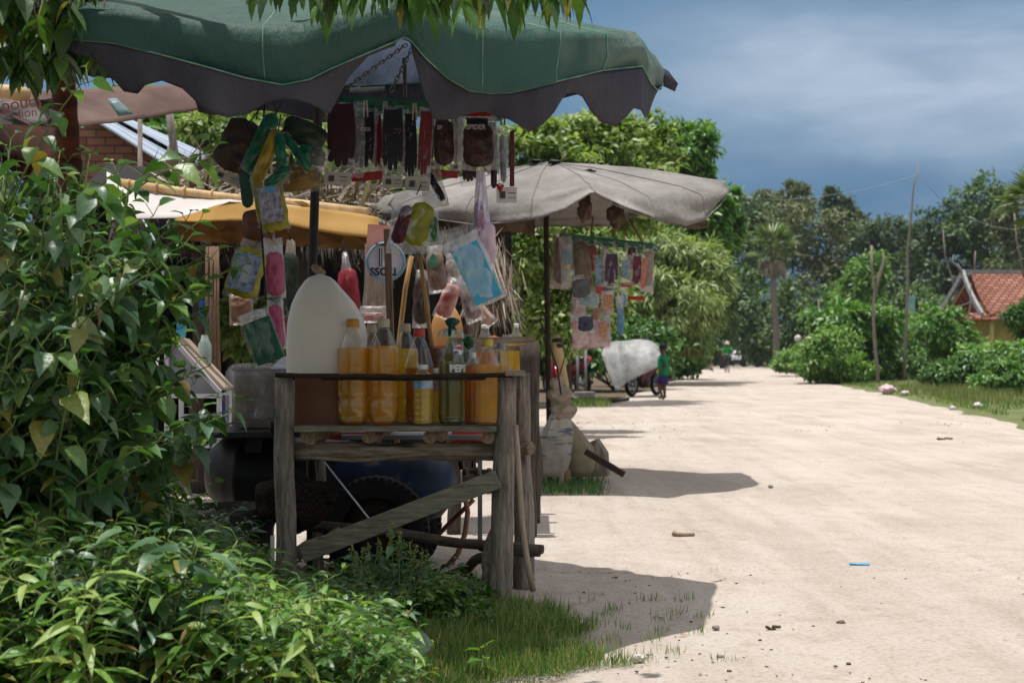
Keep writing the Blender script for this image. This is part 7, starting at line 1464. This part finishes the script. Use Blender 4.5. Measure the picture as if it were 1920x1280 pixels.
# ================================================================ FOREGROUND PLANTS
HL = leafmat('herb_leaf', '#335828', '#4b7334', '#7d9c55', .40, .30, .6, 60); HL2 = leafmat('herb_leaf_light', '#50792f', '#719a42', '#a3bb6b', .46, .38, .5, 60)
HL3 = leafmat('herb_leaf_blue', '#38593c', '#52774f', '#83a076', .40, .28, .6, 60); TREEL = leafmat('overhang_leaf', '#28471f', '#3f652a', '#658a3b', .45, .3, .5, 50)
STEM = mat('stem_green', '#4c5e2e', '#6a7a42', 20, rough=.6); STEMB = mat('stem_brown', '#4a4030', '#66593f', 20)
T_BIG = leaf_template(8, .33, .38, .16, serr=.045); T_HERB = leaf_template(5, .28, .4, .16, serr=.04); T_NAR = leaf_template(6, .15, .45, .12)
def plant(name, lab, stems, lm, tm, size, step, cat='plant', group=None, seed=0, droop=.5, r=.005, start=.15, sm=STEM, pair=True, jitter=.25, tipsz=.55, branch=0):
    rs = np.random.RandomState(seed); b0 = Vector(stems[0][0]); t = thing(name, lab, cat, b0, group); mb = MB(); ps, ds, us, ss = [], [], [], []
    allst = list(stems)
    for a, b, bend in list(stems):
        a, b, bend = Vector(a), Vector(b), Vector(bend)
        for _ in range(branch):
            u = .25+.6*rs.rand(); p = a.lerp(b, u)+bend*math.sin(math.pi*u); az = rs.rand()*6.28; L_ = (b-a).length*(.18+.25*rs.rand())
            allst.append((p, p+Vector((math.cos(az)*L_*.8, math.sin(az)*L_*.8, L_*.5)), Vector((0, 0, .06*L_))))
    for si, (a, b, bend) in enumerate(allst):
        a, b, bend = Vector(a), Vector(b), Vector(bend); n = 12; q = [a.lerp(b, i/n)+bend*math.sin(math.pi*i/n) for i in range(n+1)]
        rr = r*(1 if si < len(stems) else .6); mb.tube(q, [rr*(1-.65*i/n) for i in range(n+1)], 6, wob=.05)
        L_ = (b-a).length; k = max(2, int(L_/step)); ang = rs.rand()*6.28
        for i in range(k+1):
            u = start+(1-start)*(i+.3*rs.rand())/k if si < len(stems) else .25+.75*i/k; u = min(u, 1); p = a.lerp(b, u)+bend*math.sin(math.pi*u); ang += 1.57+.4*rs.randn()
            for s_ in ((0, math.pi) if pair else (0,)):
                if rs.rand() < .08: continue
                az = ang+s_+rs.randn()*jitter; el = (.5-droop*1.3*rs.rand()-.2*droop) if u < .97 else .7
                dd = np.array([math.cos(az)*math.cos(el), math.sin(az)*math.cos(el), math.sin(el)]); pet = size*.25*(.5+rs.rand())
                e_ = Vector(p)+Vector(dd)*pet+Vector((0, 0, pet*.4)); mb.tube([p, e_], r*.22, 4, caps=False)
                ps.append(e_); ds.append(dd+np.array([0, 0, -.35*droop])); us.append(np.array([0, 0, 1.])+rs.randn(3)*.3)
                sz = size*(.6+.6*rs.rand())*(tipsz+(1-tipsz)*math.sin(math.pi*min(max(1-u, .0), .5)) if u > .8 else 1); ss.append(sz)
    part('stems', mb, sm, t); org = np.array(b0); link('leaves', leaves_mesh('leaves', tm, np.array(ps)-org, np.array(ds), np.array(us), np.array(ss), lm), org, t); return t
def gx(px, d): return (px-960)/F*d
# tall shrubs at the left
tall = [ # (top px, top py, d, base px, leaf mat, size, label)
 (20, 262, 3.75, -20, HL, 0.077, 'tall broad leaved shrub at the left edge below the brown shade'),
 (110, 300, 3.8, 90, HL3, 0.086, 'tall leafy shrub in front of the dark red tree trunk'),
 (167, 300, 3.85, 130, HL, 0.089, 'tall shrub with drooping toothed leaves under the corrugated roof'),
 (222, 325, 3.95, 190, HL, 0.089, 'tall slim shrub whose tip reaches over the bamboo rail'),
 (242, 470, 4.0, 210, HL, 0.077, 'shrub with hanging leaves beside the frayed rope'),
 (160, 430, 3.7, 140, HL3, 0.093, 'bushy shrub filling the middle of the left thicket'),
 (60, 480, 3.6, 30, HL, 0.093, 'dark shrub low in the left thicket near the edge'),
 (262, 590, 4.1, 220, HL, 0.081, 'shrub reaching right towards the white display case'),
 (255, 700, 4.2, 230, HL2, 0.069, 'light green shrub in front of the display case legs'),
 (192, 560, 3.8, 140, HL3, 0.093, 'dense shrub in the right middle of the thicket'),
 (120, 640, 3.6, 110, HL, 0.093, 'shrub with large rounded leaves in the lower thicket'),
 (20, 700, 3.5, -10, HL3, 0.093, 'dark shrub at the lower left edge of the thicket'),
 (280, 830, 4.3, 240, HL2, 0.077, 'sunlit shrub with ribbed leaves above the bucket'),
 (232, 760, 4.0, 180, HL, 0.086, 'shrub with hanging leaves in the lower right of the thicket'),
 (180, 800, 3.7, 160, HL3, 0.093, 'shrub with round blue green leaves above the weed bed')]
for i, (px, py, d, bx, lm, sz, lab) in enumerate(tall):
    rs = np.random.RandomState(100+i); st = []
    for k in range(4):
        tx = px+rs.randn()*20*(k > 0); ty = py+abs(rs.randn())*70*(k > 0); dd = d+rs.randn()*.12*(k > 0)
        a = (gx(bx+rs.randn()*25, d), d+rs.randn()*.08, 0); b = tuple(P(tx, ty, dd)); st.append((a, b, (-.05+rs.randn()*.03, .0, .04)))
    plant('tall_shrub', lab, st, lm, T_BIG, sz, .062, 'shrub', 'shrubs of the left thicket', 200+i, .75, .006, .12, branch=5)
# weed bed
def in_bed(x, y):
    px = x/y*F+960; return px < 860-(y-4.2)*60
weeds = []
protos = []
for k in range(7):
    rs = np.random.RandomState(300+k); st = []
    for j in range(4+k % 2):
        az = rs.rand()*6.28; h_ = .25+.12*rs.rand(); st.append(((.02*math.cos(az), .02*math.sin(az), 0), (.13*math.cos(az)*rs.rand()**.5+.02, .13*math.sin(az), h_), (0, 0, .03)))
    lm, tm, sz, nm = [(HL2, T_HERB, .046, 'toothed'), (HL, T_HERB, .044, 'broad'), (HL2, T_NAR, .06, 'narrow'), (HL3, T_HERB, .05, 'broad'), (HL, T_NAR, .06, 'narrow'), (HL2, T_HERB, .06, 'toothed'), (HL3, T_NAR, .045, 'narrow')][k]
    labs = ['pale green toothed leaved weed in the sunny bed left of the stand', 'mid green broad leaved weed in the bed left of the stand', 'light green narrow leaved weed near the foot of the stand', 'blue green broad leaved weed in the bed left of the stand', 'mid green narrow leaved weed in the bed left of the stand', 'large leaved pale weed in the bed left of the stand', 'blue green narrow leaved weed in the bed left of the stand']
    t = plant('weed', labs[k], st, lm, tm, sz, .026, 'weed', 'weeds of kind %d in the bed' % (k+1), 400+k, .35, .0032, .1, branch=3, jitter=.4)
    protos.append(t)
rs = np.random.RandomState(5); cnt = 0; spots = []
while len(spots) < 235:
    y = 3.05+rs.rand()**1.1*2.25; px = -60+rs.rand()*960; x = gx(px, y)
    # bed edge: lower right is turf
    lim = 690 if y < 4.3 else min(690+(y-4.3)*260, 850)
    if px > lim+rs.randn()*22: continue
    if y > 4.75 and 480 < px < 620: continue
    if any((x-a)**2+(y-b)**2 < .07**2 for a, b in spots): continue
    spots.append((x, y))
for i, (x, y) in enumerate(spots):
    px = x/y*F+960; k = int(abs(ns(x*1.3, y*1.3, 3))*14+rs.rand()*2.5) % 7
    o = protos[k] if 'used' not in protos[k] else copy_tree(protos[k])
    protos[k]['used'] = 1
    # allowed height so that the bed top follows the photo outline
    tab = [(-80, 700), (200, 860), (330, 930), (420, 985), (520, 1035), (620, 1075), (740, 1085), (850, 1120), (960, 1180)]
    ytop = pz(tab, min(max(px, -79), 959)); hmax = HC+(HY-ytop)/F*y; s_ = max(.35, min(1.5, hmax*.85/.36))*(.75+.35*rs.rand())
    o.location = (x, y, 0 if y > 3.9 else -.02); o.rotation_euler = (rs.randn()*.06, rs.randn()*.06, rs.rand()*6.28); o.scale = (max(s_, .75),)*2+(s_,)
for p in protos: del p['used']
# low leafy ground cover
n = 9000; ps = []
while len(ps) < n:
    y = 3.0+rs.rand()*2.5; px = -80+rs.rand()*980
    if px > (700 if y < 4.3 else min(700+(y-4.3)*260, 870)): continue
    ps.append((gx(px, y), y, .02+.10*rs.rand()))
ps = np.array(ps); dr = rnd_dirs(n, rs)*[1, 1, .4]+[0, 0, .1]; o = link('ground_cover', leaves_mesh('ground_cover', T_HERB, ps, dr, rnd_dirs(n, rs)*.4+[0, 0, 1], .045*(.6+.7*rs.rand(n)), [HL]), (0, 0, 0)); tag(o, 'mat of small leaves covering the soil between the weeds', 'ground cover', kind='stuff')
n = 1500; ps = []
while len(ps) < n:
    px = 700+rs.rand()*230; y = 4.6+rs.rand()*.9; 
    if ns(px*.03, y*4) < -.1: continue
    ps.append((gx(px, y), y, .01+.05*rs.rand()))
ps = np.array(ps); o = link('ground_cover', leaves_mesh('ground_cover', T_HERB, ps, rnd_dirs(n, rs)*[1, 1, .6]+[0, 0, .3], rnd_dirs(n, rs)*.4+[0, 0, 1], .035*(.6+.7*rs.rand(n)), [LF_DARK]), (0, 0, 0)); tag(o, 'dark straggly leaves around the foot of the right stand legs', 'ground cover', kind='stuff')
# flowering weed in front of the brace
rs = np.random.RandomState(77); t = thing('flowering_weed', 'weed with pale green seed spikes in front of the diagonal brace', 'weed', (gx(720, 4.75), 4.75, 0)); mb = MB(); ps, ds, ss = [], [], []; sp = []
for k in range(13):
    a = Vector((gx(700+k*6, 4.75), 4.75+.05*rs.randn(), 0)); b = P(660+k*12+rs.randn()*10, 965+abs(k-6)*11+rs.rand()*25, 4.75+.08*rs.randn()); mb.tube([a, a.lerp(b, .5)+Vector((.02*rs.randn(), 0, 0)), b], [.004, .003, .0015], 5)
    for i in range(16):
        u = .3+.6*i/16; p = a.lerp(b, u); ps.append(p); ds.append(rnd_dirs(1, rs)[0]*[1, 1, .5]+[0, 0, .4]); ss.append(.028+.03*rs.rand())
    sp = np.array([np.array(a.lerp(b, .70+.30*rs.rand()))+rs.randn(3)*.005 for _ in range(60)]); so = sp.min(0); link('flower_spike', leaves_mesh('flower_spike', T_QUAD, sp-so, rnd_dirs(60, rs), rnd_dirs(60, rs), .011, leafmat('spike', '#5f6a38', '#848f55', '#a3a878', .7, .3)), so, t)
part('stems', mb, STEM, t); org = np.array(ORG[t.name]); link('leaves', leaves_mesh('leaves', T_HERB, np.array(ps)-org, np.array(ds), rnd_dirs(len(ps), rs)*.4+[0, 0, 1], np.array(ss), HL3), org, t)
# single bright seedling and wilted leaf at the front
for px, py, sz, lab in ((893, 1265, .05, 'small bright seedling standing in the turf'), (765, 1275, .06, 'young pale sapling weed in front of the turf')):
    d = 3.95; st = [((gx(px, d), d, 0), tuple(P(px, py-40, d)), (0, 0, 0)), ((gx(px, d), d, 0), tuple(P(px+16, py-50, d)), (.01, 0, 0))]; plant('seedling', lab, st, HL2, T_HERB, sz, .028, 'seedling', None, px, .2, .002, .3)
mb = MB(); c = P(785, 1222, 4.1); rows = []
for i in range(8): rows.append([c+Vector(((j-3)*.013*math.sin(math.pi*(i+.5)/8), .01*ns(i, j)-i*.002, .04-i*.010+.012*ns(i*.7, j*.9)+.006*abs(j-3))) for j in range(7)])
mb.grid(rows); solo('wilted_leaf', 'pale wilted leaf lying on the turf at the front', 'leaf', mb, mat('wilted', '#7f9a86', '#a5b8a3', 20, transl=.3), solid=.001)
# ================================================================ OVERHANGING TREE
TB = mat('trunk_red_brown', '#3a1a0c', '#6b3517', 5, (1, 1, 3), rough=.6, bump=.5, c3='#8a4a20')
t = thing('overhanging_tree', 'tree with red brown trunk and long drooping leaves over the thicket', 'tree', (gx(135, 4.6), 4.6, 0))
mb = MB(); mb.log((gx(150, 4.6), 4.6, 0), P(128, 300, 4.6), .05, .042, 16, wob=.05, bend=.01); mb.log(P(128, 300, 4.6), P(118, 140, 4.6), .042, .038, 16, wob=.05, bend=.0); mb.log(P(118, 140, 4.6), (-1.5, 4.5, 2.6), .038, .03, 12, wob=.05, bend=.01)
part('trunk', mb, TB, t)
mb = MB(); top = Vector((-1.5, 4.5, 2.3)); br = []
for q in ([(-1.5, 4.5, 2.3), (-1.1, 4.1, 2.4), (-.6, 3.8, 2.2), (-.1, 3.75, 2.05), (.14, 3.75, 1.92)], [(-1.5, 4.5, 2.3), (-1.5, 4.1, 2.35), (-1.35, 3.8, 2.1), (-1.25, 3.7, 1.98)], [(-1.5, 4.5, 2.3), (-1.8, 4.0, 2.3), (-1.9, 3.6, 2.2)], [(-1.1, 4.1, 2.4), (-.7, 3.5, 2.3), (-.4, 3.3, 2.15)]):
    mb.tube(q, [.025*(1-.7*i/len(q)) for i in range(len(q))], 7, wob=.1); br.append(q)
part('branches', mb, BARK, t)
rs = np.random.RandomState(9); ps_, ds_, us_, ss_ = [], [], [], []; tw = MB()
ps2, ds2, us2, ss2 = [], [], [], []
def spray(px, py, d, n=7, sz=.10):
    left = px < 330; ps, ds, us, ss = (ps2, ds2, us2, ss2) if left else (ps_, ds_, us_, ss_); sp = .75 if left else .5
    a = P(px, py, d); tw.tube([a, a+Vector((.02*rs.randn(), .02*rs.randn(), .16))], .003, 5)
    for k in range(n):
        az = rs.rand()*6.28; ps.append(np.array(a)+[0, 0, .012*k-.02]); ds.append([math.cos(az)*sp, math.sin(az)*sp, -1.+.4*rs.rand()]); us.append([math.cos(az), math.sin(az), .3+.4*rs.randn()]); ss.append(sz*(.7+.5*rs.rand()))
for px, py in [(480, -45), (508, -30), (535, -45), (560, -40), (592, -15), (612, -22), (635, -25), (660, -40), (690, -30), (715, -22), (742, -28), (765, -12), (790, -18), (808, -30), (835, -28), (862, -20), (880, -30), (905, -38), (930, -30), (955, -22), (985, -20), (1010, -25), (1030, -12), (1050, -22), (1068, -18), (1078, -28)]:
    spray(px+rs.randn()*5, py+rs.randn()*8, 3.75+rs.randn()*.1, 6, .105)
    if rs.rand() < .6: spray(px+rs.randn()*12, py-40, 3.85+rs.randn()*.1, 6, .10)
for _ in range(64):
    px = rs.rand()*205-30; py = -60+rs.rand()*185*(1 if px < 190 else .5); spray(px, py, 3.95+rs.rand()*.5, 7, .115)
for _ in range(22): spray(60+rs.rand()*140, 40+rs.rand()*60, 4.1+rs.rand()*.3, 6, .12)
ps, ds, us, ss = ps_, ds_, us_, ss_; T_MANGO = leaf_template(9, .17, .24, .14, serr=.07)
part('twigs', tw, STEMB, t)['kind'] = 'stuff'; org = np.array(ORG[t.name]); link('leaves', leaves_mesh('leaves', T_MANGO, np.array(ps)-org, np.array(ds), np.array(us), np.array(ss), TREEL), org, t)
link('leaves', leaves_mesh('leaves', leaf_template(8, .25, .22, .14, serr=.03), np.array(ps2)-org, np.array(ds2), np.array(us2), np.array(ss2)*.88, TREEL), org, t)
# upper crown above, throws the dappled shade on the thicket
lb = [((-2.1, 3.55, 2.75), (.6, .5, .3)), ((-1.6, 3.25, 2.75), (.4, .25, .2)), ((-2.5, 4.1, 2.6), (.6, .5, .35))]
crown('crown', lb, 1300, .13, TREEL, t, 60, .16, T_MANGO, rs, .6, .3)

# ================================================================ AIR
m, t, o = newmat('haze'); pv = t.nodes.new('ShaderNodeVolumePrincipled'); pv.inputs['Color'].default_value = (.78, .86, .95, 1); pv.inputs['Density'].default_value = .00022; pv.inputs['Anisotropy'].default_value = .2
t.links.new(pv.outputs[0], o.inputs['Volume'])
mb = MB(); mb.box((0, 150, 14), (620, 420, 30.1)); o = struct('haze', mb, m, 'stuff'); o['label'] = 'thin pale air between the near stalls and the far trees'
